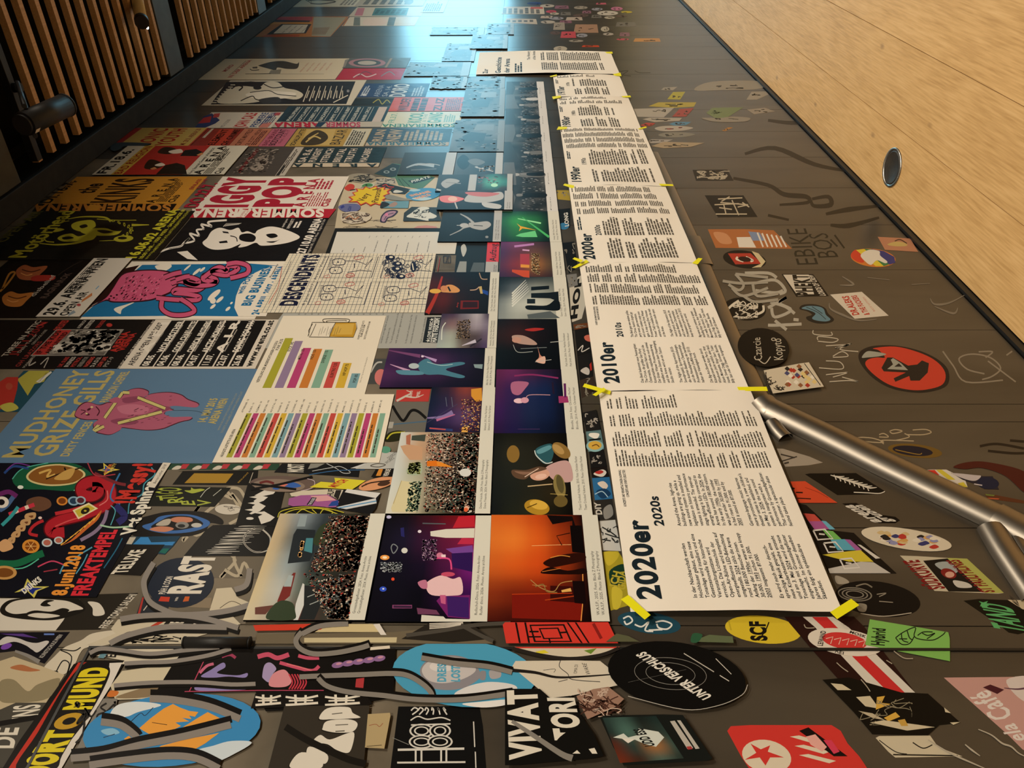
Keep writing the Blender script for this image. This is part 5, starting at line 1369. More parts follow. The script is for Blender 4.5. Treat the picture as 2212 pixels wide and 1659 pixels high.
for k, (lab, pts, c_) in enumerate(STRIP):
    s = st(lab, pts, c_)
    cx, cy = sum(p[0] for p in pts) / len(pts), sum(p[1] for p in pts) / len(pts)
    if k == 0:
        s.P('c4b238', (650, 1160), (750, 1160), (740, 1210), (680, 1250), s=True).P('1c3a2a', (690, 1290), (790, 1240), (820, 1330), (720, 1400), s=True).T('b8a83a', 'ICH', (740, 1400), (770, 1290), (690, 1390), 0.04).T('b8a83a', 'GIDA', (800, 1420), (800, 1290), (750, 1410), 0.04).P('c8b83c', (710, 1400), (780, 1430), (760, 1540), (715, 1540), s=True)
    elif k == 1:
        for q in ([(640, 985), (700, 1020), (740, 1050)], [(660, 1030), (720, 1050), (760, 1060)], [(640, 1070), (700, 1080)]):
            s.S('2a2c2c', q, 9)
        scrib(s, '2a2c2c', 630, 980, 750, 1090, 7, 6, 50)
    elif k == 2:
        s.T('c8c4bc', 'DIY', (640, 900), (625, 815), (600, 900), 0.04).P('8a8884', (650, 860), (700, 830), (715, 900), (660, 930), s=True)
    elif k == 3:
        s.P('d8ccc0', (610, 680), (650, 670), (680, 700), (660, 725), (620, 700), s=True).P('1c3c60', (600, 740), (660, 720), (700, 760), (640, 790), s=True).S('a8c8dc', [(590, 760), (640, 740), (680, 780)], 6)
    elif k == 4:
        s.P('d8d0c8', (580, 620), (640, 590), (670, 610), (640, 640), s=True).P('b03430', (590, 610), (630, 595), (650, 608), (620, 622), s=True)
    elif k == 6:
        s.E('8ab4b8', 590, 430, 60, 40).E('d0a848', 590, 425, 46, 30).S('5a3018', [(570, 430), (600, 420), (620, 435)], 6).P('e8e4dc', (560, 340), (620, 345), (600, 380), (550, 360), s=True).S('17191a', [(550, 390), (630, 380)], 12)
    else:
        scrib(s, 'a8a29a', min(p[0] for p in pts) + 20, min(p[1] for p in pts) + 30, max(p[0] for p in pts) - 20, max(p[1] for p in pts) - 30, 6, 7, 60 + k)
F(1240, 400, 1 / 3.607)
STR2 = [('dark sticker with red lips edge beside the sheet headed 2010er', [(45, 1520), (150, 1490), (185, 1600), (60, 1659)], '3a2f28'), ('black sticker with white bird wings and red lettering', [(25, 1330), (135, 1300), (150, 1490), (45, 1520)], '1d1b1b'), ('black and salmon sticker with white signature', [(5, 1130), (115, 1100), (135, 1300), (25, 1330)], '1b1918'), ('dark orange topped sticker strip', [(-5, 1090), (105, 1075), (115, 1110), (5, 1130)], '6a3c20'),
        ('white rounded sticker with bold black letters Hof', [(-40, 760), (60, 700), (90, 930), (60, 1040), (-20, 1070)], 'c4bfb2'), ('round grey ink sticker at the strip edge', [(-60, 700), (20, 690), (30, 780), (-40, 800)], '7a7a78'), ('tall black doorway print beside the sheet headed 2000er', [(-90, 450), (0, 440), (30, 640), (-40, 690)], '16171a'), ('black circular sticker with white words Long on blue', [(-130, 190), (-30, 180), (-30, 330), (-110, 350)], '1a1c20'),
        ('purple and yellow sticker strip by the sheet headed 2000er', [(-150, 40), (-40, 40), (-30, 120), (-130, 110)], 'a8923a')]
for k, (lab, pts, c_) in enumerate(STR2):
    s = st(lab, pts, c_)
    if k == 4:
        s.T('1a1816', 'HOF', (20, 1040), (60, 720), (-30, 1050), 0.06)
    elif k == 2:
        s.P('c86a58', (80, 1180), (120, 1170), (130, 1220), (90, 1210), s=True).S('d0ccc6', [(30, 1290), (70, 1250), (60, 1300), (120, 1270)], 7)
    elif k == 1:
        s.P('c0bcb8', (50, 1450), (90, 1420), (120, 1440), (110, 1480), s=True).P('b03028', (120, 1400), (135, 1380), (140, 1440), (128, 1450))
    elif k == 7:
        s.E('3a7aa8', -80, 320, 40, 26).T('d8d8d4', 'LONG', (-40, 320), (-50, 210), (-70, 325), 0.04)
    else:
        scrib(s, '8a8478', min(p[0] for p in pts) + 15, min(p[1] for p in pts) + 15, max(p[0] for p in pts) - 15, max(p[1] for p in pts) - 15, 5, 6, 80 + k)
# first board of all, hung just before the roller disco picture, belongs to the boards

# ================================================================ posters
GP = 'paper posters pasted over the printed wall'


def poster(label, rect, c, th=0.0006, name='concert_poster', cat='poster'):
    return item(name, label, cat, rect, c, group=GP, th=th, mat=M_POSTER)


def outline(p, c, xl, xr, y0, y1, w):
    p.R(c, xl, xl + w, y0, y1, part='border').R(c, xr - w, xr, y0, y1, part='border')
    k = w * (0.6 if y0 > y1 else -0.6)
    p.R(c, xl, xr, y0, y0 - k, part='border')


# ---- far posters first (they tuck under nearer ones)
tile(1, 0)
CR = 'd9d0bd'
p = poster('cream drawing poster at the far end under the beam', LR(318, 880, 60, -60), 'd6d0bc')
p.S('3c3a34', [(450, 5), (560, 0), (690, 15), (560, 35), (470, 30)], 8).S('3c3a34', [(430, 0), (480, 30), (470, -20)], 7, s=False).greek('8a857a', LR(720, 850, 45, -30), 4, 3)
p = poster('orange poster with a framed white handwritten sign and torn edge', LR(-10, 640, 320, 145), 'b5763c')
p.P('2c2a2c', (90, 300), (220, 208), (480, 208), (430, 290)).P('d8d2c2', (150, 290), (235, 214), (450, 214), (415, 284)).P('b04a24', (40, 318), (95, 302), (380, 300), (370, 318)).P('a8404a', (170, 170), (190, 148), (490, 146), (480, 185)).P('3a3038', (160, 190), (175, 172), (470, 178), (460, 192)).P('c98e3a', (100, 215), (150, 195), (480, 195), (480, 208), (225, 206))
p.U('34322e', 'der Strasse', 235, 286, 220, 22).U('34322e', 'zum ein', 290, 284, 222, 20).U('34322e', 'Haus', 345, 282, 224, 20).U('34322e', 'zusammen', 395, 280, 226, 14)
p.P('9c9a86', (480, 310), (500, 148), (780, 150), (640, 316)).P('8a7a62', (500, 240), (640, 235), (600, 300), (480, 300))
p = poster('pale flyer strip with faint heads', LR(740, 1370, 225, 146), 'cfc6b4')
p.P('6a6e64', (840, 222), (850, 150), (900, 150), (900, 222)).P('d6c2b4', (930, 215), (960, 160), (1120, 165), (1100, 215), s=True).P('5c6662', (1130, 222), (1150, 150), (1210, 150), (1190, 222)).P('b5784a', (745, 222), (790, 160), (800, 160), (760, 224))
p = poster('pale pink and teal flyer near the far cream drawing', LR(800, 1425, 142, 62), 'c4baa8')
p.P('b8707a', (850, 135), (880, 70), (940, 70), (920, 135)).P('3f7072', (1000, 135), (1030, 70), (1320, 70), (1300, 135)).greek('24484a', LR(1020, 1300, 120, 80), 6, 8)
p = poster('cream printed poster at the far end of the wall', LR(850, 1440, 55, -80), 'b8b0a0')
p.greek('55524c', LR(920, 1350, 40, -20), 6, 4).E('6a665e', 1320, 10, 40, 30)
p = poster('pale typed leaflet beside the far cream poster', LR(1420, 1620, 110, 2), 'b8b2a6')
p.greek('4a4a4a', LR(1440, 1590, 100, 12), 8, 5)
p = poster('large white cream leaflet headed Mord an der Arena with engraving of a standing figure', LR(-512, 680, 690, 508), 'd2c7ae')
F()
p.U('a83434', 'MORD', 488, 155, 140, 9, 0.03).U('a83434', 'IN DER ARENA', 500, 168, 130, 9, 0.03)
p.S('4a463e', [(495, 163), (532, 131)], 0.8, s=False).S('4a463e', [(538, 160), (700, 160)], 0.5, s=False)
p.P('3c3c38', (560, 141), (585, 134), (612, 132), (640, 138), (646, 134), (642, 148), (620, 149), (600, 146), (595, 152), (578, 148), (560, 143), s=True).P('8a8474', (580, 160), (585, 152), (608, 150), (605, 160)).S('3c3c38', [(540, 149), (545, 152), (560, 151)], 1.6).S('4a463e', [(530, 160), (585, 159)], 1.0, s=False).P('55524a', (545, 145), (556, 144), (556, 148), (546, 148))
for k in range(5):
    p.U('b0705e', 'ARENA WIEN', 650 + 14 * k, 156 - k, 136, 4, 0.0)
tile(1, 0)
p = poster('small square poster of rainbow record rings', LR(745, 1295, 590, 502), '5c6264')
p.E('a8808a', 960, 545, 160, 38).E('4c585e', 960, 545, 120, 28).E('b4b0a8', 960, 545, 80, 18).P('9c8a7a', (1110, 585), (1160, 505), (1180, 505), (1130, 585)).P('8a8884', (750, 585), (770, 520), (800, 510), (770, 580))
p = poster('red and white scribbled flyer under the record rings', LR(686, 1248, 690, 592), 'b02c44')
p.S('cfc8c8', [(840, 670), (900, 640), (960, 665), (1040, 640)], 8).S('5a4a54', [(880, 660), (940, 620), (1000, 640)], 6).S('7a8c90', [(1080, 660), (1150, 620), (1200, 650)], 8)
p.R('b83a48', 686, 1248, 690, 684, part='border')
p = poster('blue poster with large white letters between two reds', LR(872, 1462, 840, 722), '2c4470')
p.U('c8d0d8', 'DORO', 1280, 838, 725, 130, 0.03).U('9fb0c4', 'ARENA', 1060, 835, 735, 50).U('b4c0cc', 'SA 14.', 1130, 835, 740, 45).greek('9fb0c4', LR(1340, 1440, 830, 735), 4, 6).greek('b4c0cc', LR(900, 960, 830, 740), 3, 7).E('c8d0d8', 935, 820, 18, 10)
p = poster('dark narrow poster with yellow scrawl below the blue poster', LR(820, 1172, 912, 850), '24282a')
p.S('a8a040', [(1010, 890), (1060, 860), (1090, 900), (1130, 865), (1160, 890)], 8)
p = poster('orange red poster crammed with tall black letters', LR(1142, 1778, 963, 842), 'cc5a4a')
p.U('3c2226', 'WILDER', 1300, 960, 848, 80, 0.03).greek('3c2226', LR(1330, 1470, 960, 848), 2, 77, fill=0.8, rag=0.05).U('3c2226', 'ZUZ', 1600, 958, 848, 70, 0.03).greek('5a343a', LR(1630, 1760, 955, 848), 8, 9, rag=0.1)
p = poster('pale green poster reading Kool and the Gang with reversed side lettering', LR(1078, 1758, 1100, 967), 'd4d4be')
p.U('4f9c88', 'KOOL', 1420, 1062, 972, 110, 0.03).U('4f9c88', 'GANG', 1590, 1062, 972, 110, 0.03).U('6aa896', 'FR.3.7.', 1190, 1062, 980, 50, 0.02).U('6aa896', '& THE', 1465, 1055, 985, 30).greek('7aa898', LR(1620, 1720, 1055, 980), 5, 10)
p.T('3f8a78', 'SOMMERARENA', (1720, 1072), (1090, 1072), (1722, 1098), 0.03)
p = poster('blue poster with tan letters and tan reversed side strip', LR(935, 1662, 1262, 1112), '3c5466')
p.U('b0a088', 'RUN', 1080, 1225, 1118, 80, 0.03).U('b0a088', 'NEW', 1230, 1225, 1118, 110, 0.03).greek('a89a84', LR(1270, 1620, 1215, 1120), 8, 11).R('b8a894', 940, 1662, 1262, 1230)
p.T('3f7080', 'SOMMERARENA', (1640, 1228), (960, 1228), (1642, 1256), 0.03)
p = poster('black and white ink drawing of a masked giant holding a scroll, white border', LR(-472, 822, 912, 694), 'cfc9b8')
F()
p.P('24262c', (455, 226), (490, 177), (768, 176), (748, 225)).P('d8d2c0', (470, 222), (485, 200), (500, 190), (525, 186), (560, 188), (575, 178), (600, 178), (615, 190), (640, 195), (655, 205), (640, 215), (600, 212), (560, 220), (520, 224), s=True)
p.P('f0eadc', (530, 205), (560, 196), (610, 198), (640, 202), (620, 212), (560, 214), s=True).S('24262c', [(500, 192), (512, 185), (524, 188), (516, 196)], 3).S('24262c', [(540, 200), (580, 196), (600, 204), (640, 208)], 1.6).S('24262c', [(520, 218), (545, 208), (556, 216), (600, 220)], 2).S('24262c', [(570, 182), (590, 190), (620, 186)], 2).E('24262c', 556, 190, 9, 4).P('3a3c40', (560, 215), (600, 210), (605, 222), (570, 224), s=True)
p.U('24262c', 'CARENA', 545, 180.5, 175.5, 22)
for k in range(7):
    p.S('d8d2c0', [(655 + 13 * k, 220 - 1.2 * k), (668 + 12 * k, 186)], (2.2, 1.2), s=False).S('b8b2a2', [(662 + 13 * k, 212), (668 + 12 * k, 196)], 2.5, s=False)
for k in range(9):
    p.S('cfc9b8', [(458 + 5 * k, 222 - 4.8 * k), (468 + 5 * k, 222 - 4.8 * k)], 2.0, s=False)
p.E('24262c', 750, 198, 8, 8).E('8a8c90', 752, 197, 3, 3).S('d8d2c0', [(720, 222), (740, 212), (752, 206)], 2)
tile(1, 0)
p = poster('blue poster listing seven acts with red reversed side lettering', LR(128, 1078, 1102, 918), '26404f')
p.R('b8b2a6', 132, 1076, 1100, 1052)
for k, t in enumerate(['PHILLIPINES', 'BOYCLANTSE', 'ROBERT CRAY', 'NAZARETH', 'JIMMY CLIFF', 'LAVAN ALBERT', 'ROLLINS BAND', 'INNER CIRCLE']):
    p.U('c9cdc6', t, 290 + 92 * k, 1045, 925, 30, 0.02).R('c9cdc6', 310 + 92 * k, 314 + 92 * k, 1045, 925, part='rule')
p.U('20303a', 'ARENA', 250, 1050, 925, 34, 0.03).R('c4b8b0', 1000, 1076, 1052, 925)
p.T('b02a44', 'ARENA', (560, 1058), (150, 1058), (562, 1098), 0.05).T('b04a64', 'SOMMER', (900, 1058), (600, 1058), (902, 1098), 0.05).P('24405a', (510, 1098), (540, 1055), (610, 1055), (560, 1098))
tile(0, 0)
p = poster('white poster reading John Cale beside a blue and red badge print', LR(1680, 2340, 1108, 972), 'd0cbc0')
p.P('2a3c70', (1685, 1105), (1760, 1010), (1830, 980), (1900, 1040), (1860, 1070), (1770, 1108)).P('a83034', (1710, 1070), (1760, 1020), (1830, 1005), (1815, 1060)).P('b5484a', (1840, 1020), (1850, 985), (1905, 980), (1890, 1015)).U('b02c38', 'JOHN CALE', 2110, 1102, 978, 95, 0.04).U('2c4a80', 'PREMIERE', 2215, 1100, 975, 60, 0.03).U('34405a', 'MO 13 20.00', 1930, 1102, 1035, 32).greek('5a6478', LR(2230, 2330, 1098, 985), 5, 12)
tile(1, 0)
p.P('a84a50', (150, 1000), (160, 975), (220, 975), (200, 1000)).P('c07a72', (20, 1105), (60, 1065), (140, 1060), (100, 1105)).U('2c4a80', 'THE MEN', 90, 1075, 975, 50, 0.03)
tile(0, 0)
p = poster('yellow and red poster reading Sonic Youth with one rolled corner', LR(985, 1630, 1266, 1108), 'c9b060')
p.P('a82c28', (990, 1255), (1130, 1110), (1230, 1110), (1040, 1250)).U('a82c28', 'SONIC', 1290, 1258, 1112, 120, 0.03).U('a82c28', 'YOUTH', 1460, 1258, 1112, 120, 0.03).U('8a2c20', 'MI. 29.3. ARENA 20', 1590, 1258, 1115, 42, 0.03).R('b04434', 1625, 1640, 1264, 1108)
tile(0, 0)
c = item('poster_curl', 'rolled up torn poster corner hanging beside the yellow poster', 'poster', catmull(Q((955, 1290), (985, 1250), (1100, 1240), (1300, 1250), (1240, 1268), (1080, 1275), (1040, 1300), (985, 1315)), True, 4), '3a4a56', th=0.004, mat=M_POSTER, edge='222a30')
p = poster('dark red and brown poster right of the yellow poster', LR(1640, 1970, 1266, 1112), '8a3028')
p.P('c0b8a8', (1745, 1190), (1830, 1112), (1850, 1112), (1770, 1192)).P('b84030', (1780, 1262), (1900, 1120), (2020, 1115), (1940, 1262)).U('30100e', 'ELEMENT', 1850, 1255, 1120, 60, 0.03).U('30100e', 'OF CRIME', 1950, 1258, 1120, 50, 0.03)
p = poster('salmon poster reading Curtis Mayfield', LR(1972, 2226, 1266, 1112), 'b5745c')
p.U('4a2420', 'CURTIS MAYFIELD', 2070, 1258, 1118, 45, 0.02).U('5a2c28', 'GIL SCOTT HERON', 2150, 1258, 1118, 38, 0.02).greek('5a2c28', LR(2165, 2215, 1255, 1120), 3, 13)
tile(1, 0)
p = poster('pink poster reading Body Count', LR(18, 240, 1266, 1112), 'b5647a')
p.U('6a2238', 'BAD BRAINS', 90, 1258, 1118, 40, 0.02).U('3a1828', 'BODYCOUNT', 160, 1258, 1118, 55, 0.03).U('5a2034', 'feat. ICE-T', 210, 1240, 1125, 25)
p = poster('tan poster of a lion engraving reading Bazar', LR(250, 930, 1266, 1112), 'b0934f')
p.P('c2a868', (380, 1255), (440, 1120), (690, 1118), (640, 1255)).P('40382a', (390, 1250), (430, 1180), (520, 1125), (600, 1150), (620, 1200), (540, 1250), s=True).S('c8b070', [(430, 1230), (500, 1180), (560, 1200)], 12).S('c8b070', [(450, 1200), (540, 1150)], 8).U('2c2a26', 'SCHALLPLATTE', 330, 1258, 1118, 40, 0.03).U('34322c', 'BAZAR', 720, 1252, 1120, 90, 0.0).R('c4c0ac', 750, 926, 1264, 1114).greek('4c4c48', LR(770, 900, 1255, 1120), 6, 14)
p = poster('dark green poster listing Pungent Stench and Brutal Truth', LR(308, 1060, 1447, 1276), '22343a')
p.R('c9bba6', 312, 1056, 1446, 1412)
for k, t in enumerate(['SA 8.6.', 'PUNGENT', 'STENCH', 'BRUTAL', 'TRUTH', 'MACABRE']):
    p.U('c4b8ac', t, 420 + (0, 90, 190, 300, 400, 530)[k], 1405, 1285, 60, 0.03)
p.T('22343a', 'A  R  E  N  A', (1040, 1418), (320, 1418), (1042, 1444), 0.05)
p = poster('grey metal poster with engraved beast heads', LR(-275, 246, 1520, 1272), '4a4542')
p.R('bab4aa', 165, 246, 1520, 1272).E('8a8078', 50, 1390, 60, 40).E('2a2422', 60, 1400, 30, 22).E('9a9086', 10, 1450, 60, 26).S('6a2a2c', [(-150, 1490), (-60, 1380), (20, 1290)], 26).S('7a706a', [(-100, 1470), (0, 1420), (100, 1330), (180, 1290)], 10).SP(Q((-200, 1500), (80, 1500), (200, 1290), (-60, 1290)), 200, 0.006, '8a827a 2a2624 6a625c 3a3432 a49a90', 61).greek('4a4642', LR(185, 235, 1500, 1290), 3, 15).P('2c2c2c', (170, 1518), (240, 1430), (260, 1430), (200, 1518))
tile(0, 0)
p = poster('red black and cream poster reading Bad Religion with two suited men', LR(798, 1935, 1522, 1272), 'd3cfc0')
p.R('c9aa48', 960, 1085, 1522, 1272).R('b0302a', 1060, 1575, 1522, 1272)
p.U('15130f', 'FR.18.6.', 910, 1515, 1300, 78, 0.04).U('8f2018', 'BAD RELIGION', 1045, 1517, 1276, 62, 0.03).greek('3a3a34', LR(850, 930, 1300, 1276), 3, 16)
p.P('17130f', (1350, 1520), (1430, 1440), (1530, 1420), (1600, 1440), (1620, 1520)).P('2a1c14', (1250, 1465), (1290, 1395), (1360, 1400), (1420, 1440), (1340, 1475), s=True).P('e8dfd0', (1340, 1440), (1400, 1420), (1430, 1440), (1380, 1450), s=True).P('c88a58', (1300, 1470), (1340, 1455), (1360, 1470), (1320, 1480))
p.P('17130f', (1560, 1360), (1600, 1310), (1700, 1300), (1760, 1330), (1700, 1362)).P('2a1c14', (1365, 1330), (1420, 1285), (1500, 1290), (1540, 1320), (1460, 1345), s=True).P('e8dfd0', (1460, 1320), (1560, 1300), (1580, 1330), (1500, 1340), s=True).P('c88a58', (1700, 1350), (1750, 1330), (1760, 1345), (1720, 1358))
p.U('24241e', 'Very Special Guests: AWARDS', 1648, 1517, 1290, 26, 0.02).U('15130f', 'A R E N A', 1735, 1517, 1275, 66, 0.04).greek('55534a', LR(1755, 1830, 1515, 1320), 5, 17).U('15130f', 'Club', 1900, 1515, 1460, 50, 0.04).greek('3c3a34', LR(1850, 1915, 1400, 1280), 4, 18)
# big orange one
p = poster('big orange poster reading the Kinks with reversed black side strip', LR(280, 1520, 1828, 1528), 'c98f33')
tile(0, 1)
p.P('17120c', (275, 170), (330, 102), (1530, 102), (1480, 170), part='side_strip').T('c07f34', 'SOMMERARENA', (1478, 106), (300, 106), (1470, 166), 0.04)
p.P('c98f33', (740, 168), (780, 104), (870, 120), (840, 168)).U('17120c', 'DI.16.7.', 425, 98, -95, 92, 0.03).greek('2a1e10', LR(540, 580, -30, -110), 2, 19)
p.U('2a1b0d', 'the', 800, 10, -75, 150, 0.03).U('2a1b0d', 'KINKS', 1110, 96, -118, 330, 0.03).U('2a1b0d', 'A  R  E  N  A', 1330, 92, -118, 75, 0.04).greek('4a3414', LR(1345, 1440, 85, -110), 6, 20).U('17120c', 'Club', 1500, 90, 25, 55, 0.04).U('17120c', 'Falter  Rock', 1470, -20, -110, 40, 0.02)
p = poster('white poster with huge red letters Iggy Pop and red side strip', LR(1622, 2842, 226, -130), 'e6dfd5')
p.P('b52638', (1632, 226), (1690, 150), (2905, 150), (2842, 228), part='side_strip').T('ece4da', 'SOMMERARENA', (2800, 154), (1660, 154), (2795, 220), 0.05).P('ece4da', (2030, 222), (2075, 152), (2170, 165), (2110, 222)).U('b52638', 'OPEN', 2090, 218, 165, 20).U('b52638', 'AIR 92', 2120, 216, 165, 16)
p.U('a8243a', 'DO.22.7.', 1700, 138, -75, 112, 0.04).U('a8243a', 'EINLASS', 1665, -20, -110, 34).U('a8243a', '18.00 UHR', 1720, -20, -110, 34).U('a8243a', 'IGGY', 2110, 138, -120, 330, 0.06).U('a8243a', 'POP', 2500, 134, -120, 300, 0.06).U('a8243a', 'A R E N A', 2625, 132, -110, 95, 0.04)
p.greek('a8243a', LR(2640, 2790, 128, 0), 7, 21, fill=0.45).U('a8243a', 'Club', 2830, 130, 60, 55, 0.05).greek('a8243a', LR(2700, 2860, -20, -115), 5, 22)
# motor yellow on black
p = poster('black poster with acid yellow snarling beast skull and gothic lettering', LR(-190, 1330, 590, 170), '1d1b17')
Y = 'b5b033'
p.U('6a682e', 'OPEN AIR', 40, 440, 168, 85, 0.03).T(Y, 'Motörhead', (215, 578), (655, 165), (70, 578), 0.03).U('c9c436', '16.06.02 ARENA', 1165, 588, 155, 88, 0.045).U('c9c436', '18:00 UHR - 1030 WIEN - BAUMGASSE 80', 1228, 588, 155, 34, 0.02).U('b0ac36', 'WWW.ARENA.CO.AT - ARENA@ARENA.CO.AT', 1275, 588, 160, 24).U('b0ac36', 'VVK: WIEN X-TRA - CARBO / TICKETS', 1335, 530, 170, 22)
p.S(Y, [(345, 450), (480, 462), (640, 450), (760, 415), (830, 380)], (6, 26)).S(Y, [(380, 340), (440, 300), (520, 270), (600, 255)], 5).S(Y, [(385, 390), (400, 430), (470, 440)], 9).S(Y, [(590, 240), (720, 220), (900, 225), (960, 260)], (5, 20))
p.P(Y, (620, 290), (680, 260), (800, 250), (830, 300), (780, 330), (720, 350), (640, 330), s=True).P(Y, (500, 410), (540, 380), (620, 365), (680, 390), (760, 370), (830, 380), (800, 420), (700, 430), (560, 435), s=True).P(Y, (460, 350), (500, 320), (560, 330), (500, 350), s=True).P(Y, (700, 340), (820, 320), (920, 320), (980, 340), (1040, 345), (1060, 330), (1010, 375), (860, 385), (740, 370), s=True)
p.P('1d1b17', (690, 300), (740, 285), (760, 305), (710, 320), s=True).P('1d1b17', (840, 340), (900, 335), (980, 352), (900, 365), s=True).P('1d1b17', (540, 400), (600, 390), (640, 405), (560, 418), s=True)
for k in range(9):
    t = k / 8
    p.E(Y, 980 + 160 * math.sin(t * 2.6) ** 1, 255 + 130 * t, 17, 9, 40 * k).E('1d1b17', 980 + 160 * math.sin(t * 2.6), 255 + 130 * t, 8, 4, 40 * k)
p.E(Y, 1070, 410, 85, 28, -4).E('1d1b17', 1060, 405, 40, 12).S(Y, [(840, 240), (1000, 250), (1180, 250)], 6).S(Y, [(1140, 292), (1290, 290)], (22, 6)).S(Y, [(860, 430), (990, 425)], 5)
p = poster('black poster with white bearded face in ink and block lettering', LR(1335, 2660, 596, 226), '17171a')
WI = 'ece6de'
p.P(WI, (1750, 440), (1790, 400), (1830, 340), (1900, 310), (1990, 330), (2060, 310), (2090, 350), (2140, 340), (2200, 360), (2230, 330), (2330, 300), (2450, 320), (2590, 385), (2520, 430), (2400, 455), (2260, 465), (2210, 440), (2130, 470), (2060, 480), (2080, 450), (1980, 490), (1860, 500), (1790, 480), s=True)
p.P('17171a', (2080, 370), (2160, 360), (2210, 390), (2190, 430), (2120, 430), (2070, 410), s=True).P('17171a', (2300, 370), (2370, 360), (2400, 385), (2340, 400), s=True).P('17171a', (2300, 430), (2380, 425), (2420, 410), (2360, 440), s=True).P('17171a', (1920, 340), (1970, 345), (1980, 360), (1930, 355)).P('17171a', (1890, 430), (1960, 420), (1970, 440), (1900, 445)).S('17171a', [(1990, 380), (2040, 395), (2050, 430)], 8)
p.S(WI, [(1380, 520), (1460, 490), (1560, 470), (1590, 440), (1640, 400), (1600, 440), (1680, 420), (1640, 360), (1720, 380), (1700, 330), (1760, 320), (1740, 280), (1830, 300), (1800, 260), (1960, 245)], 16).S('17171a', [(1460, 490), (1560, 470), (1640, 400), (1680, 420), (1720, 380), (1760, 320), (1830, 300)], 4).P(WI, (1530, 520), (1620, 510), (1710, 590), (1620, 580), s=False)
for k in range(10):
    p.S(WI, [(1930 + 14 * k, 300 - 2 * k), (1960 + 14 * k, 270)], (5, 2), s=False)
p.U(WI, 'Fr.27.10.00 ARENA', 2605, 585, 228, 72, 0.045).U('cfc8c0', 'Baumgasse 80, 1030 Wien  Beginn 20 Uhr', 2655, 560, 235, 24).U(WI, 'L. spezial guests', 2440, 320, 232, 22).U(WI, 'HIMMELBETT', 2500, 318, 232, 28).greek(WI, LR(2530, 2590, 310, 235), 2, 23)
# orange masks
p = poster('dark poster of glowing orange masks with small white lettering', LR(-520, 312, 1090, 590), '16110f')
for (x, y, c) in ((230, 700, 'a8603c'), (110, 930, 'b87436')):
    p.P(c, (x - 90, y - 20), (x - 20, y - 70), (x + 60, y - 50), (x + 180, y - 60), (x + 120, y + 10), (x + 60, y + 60), (x - 60, y + 50), s=True).S('4a2014', [(x - 40, y - 30), (x + 40, y - 10), (x + 120, y - 30)], 8).S('e0a060', [(x - 50, y), (x, y + 20), (x + 50, y + 10)], 7)
p.P('a8342c', (270, 740), (330, 720), (450, 720), (480, 740), (440, 765), (290, 770), s=True).U('c9c2b8', 'disbelief', 295, 905, 720, 45).S('b88038', [(0, 860), (60, 800), (130, 700), (80, 710), (20, 840)], 16).U('5a4a44', 'RAGNAROK', 400, 920, 700, 60, 0.02).S('3c322e', [(500, 720), (620, 640), (740, 580)], 4)
p = poster('white strip poster reading 29.6. Arena Wien Open Air', LR(312, 690, 1086, 580), 'd6d0c6')
p.U('1b1b1b', '29.6. ARENA WIEN', 470, 1072, 582, 100, 0.04).U('1b1b1b', 'OPEN AIR', 580, 1078, 872, 70, 0.03).greek('4a4844', LR(555, 650, 865, 590), 5, 24, fill=0.45).U('3c3a38', 'Beginn, 20.00 Uhr', 690, 860, 770, 18).P('c07848', (705, 965), (715, 940), (800, 880), (800, 905)).P('8a98a4', (590, 1085), (600, 1060), (640, 1030), (660, 1050)).E('a84a4a', 685, 985, 18, 12).S('6aa0c8', [(830, 850), (860, 820)], 7)
# pink octopus
p = poster('blue and white poster of a pink furry octopus with tentacle lettering', LR(690, 2200, 1100, 600), 'ece5d8')
BLU = '2271a6'
p.P(BLU, (700, 1080), (790, 1000), (1050, 780), (1230, 630), (2160, 618), (2440, 640), (2300, 760), (2200, 900), (2100, 1075), (1500, 1070)).P('2a1612', (735, 1012), (900, 830), (1060, 665), (1205, 632), (1150, 690), (1000, 830), (890, 930))
PK, DK = 'cc5a80', '34121c'
p.P('ece5d8', (1340, 640), (1460, 622), (1480, 650), (1400, 690), s=True).P('ece5d8', (985, 1010), (1100, 970), (1170, 950), (1060, 1010), (1040, 1055), s=True)
p.P(DK, (725, 1025), (900, 920), (975, 825), (1050, 715), (1150, 680), (1300, 670), (1440, 680), (1515, 715), (1545, 790), (1500, 860), (1390, 912), (1290, 942), (1130, 956), (975, 956), (900, 945), s=True)
p.P(PK, (760, 1012), (910, 922), (980, 832), (1056, 722), (1160, 690), (1300, 680), (1430, 690), (1500, 722), (1528, 790), (1488, 850), (1380, 900), (1290, 930), (1130, 945), (980, 945), (910, 932), s=True)
p.SP(Q((1000, 930), (1280, 930), (1460, 720), (1100, 720)), 150, 0.007, 'a83c62 e07a9c b04868 34121c', 62, asp=0.35)
for (x, y) in ((960, 900), (985, 915), (945, 925), (1010, 890), (1500, 770), (1490, 800)):
    p.E(DK, x, y, 10, 7)
paths = [[(1350, 915), (1500, 930), (1690, 935), (1720, 905), (1600, 880), (1500, 870), (1540, 840), (1700, 850), (1780, 800)],
         [(1400, 940), (1400, 1010), (1480, 1060), (1600, 1062), (1680, 1030), (1640, 975), (1560, 925)],
         [(1480, 790), (1560, 770), (1680, 800), (1720, 770), (1640, 740), (1600, 780), (1700, 810), (1830, 800), (1870, 760), (1780, 720), (1760, 760), (1880, 780)],
         [(1760, 740), (1850, 680), (1960, 690), (1900, 650), (1830, 690), (1960, 720), (2060, 660), (1980, 640), (1960, 680)],
         [(1960, 625), (2050, 612), (2140, 640), (2140, 700), (2060, 730), (1990, 745)], [(1420, 740), (1500, 710), (1570, 695)], [(1520, 760), (1600, 735), (1640, 730)]]
for q in paths:
    p.S(DK, q, 52).S(PK, q, 36)
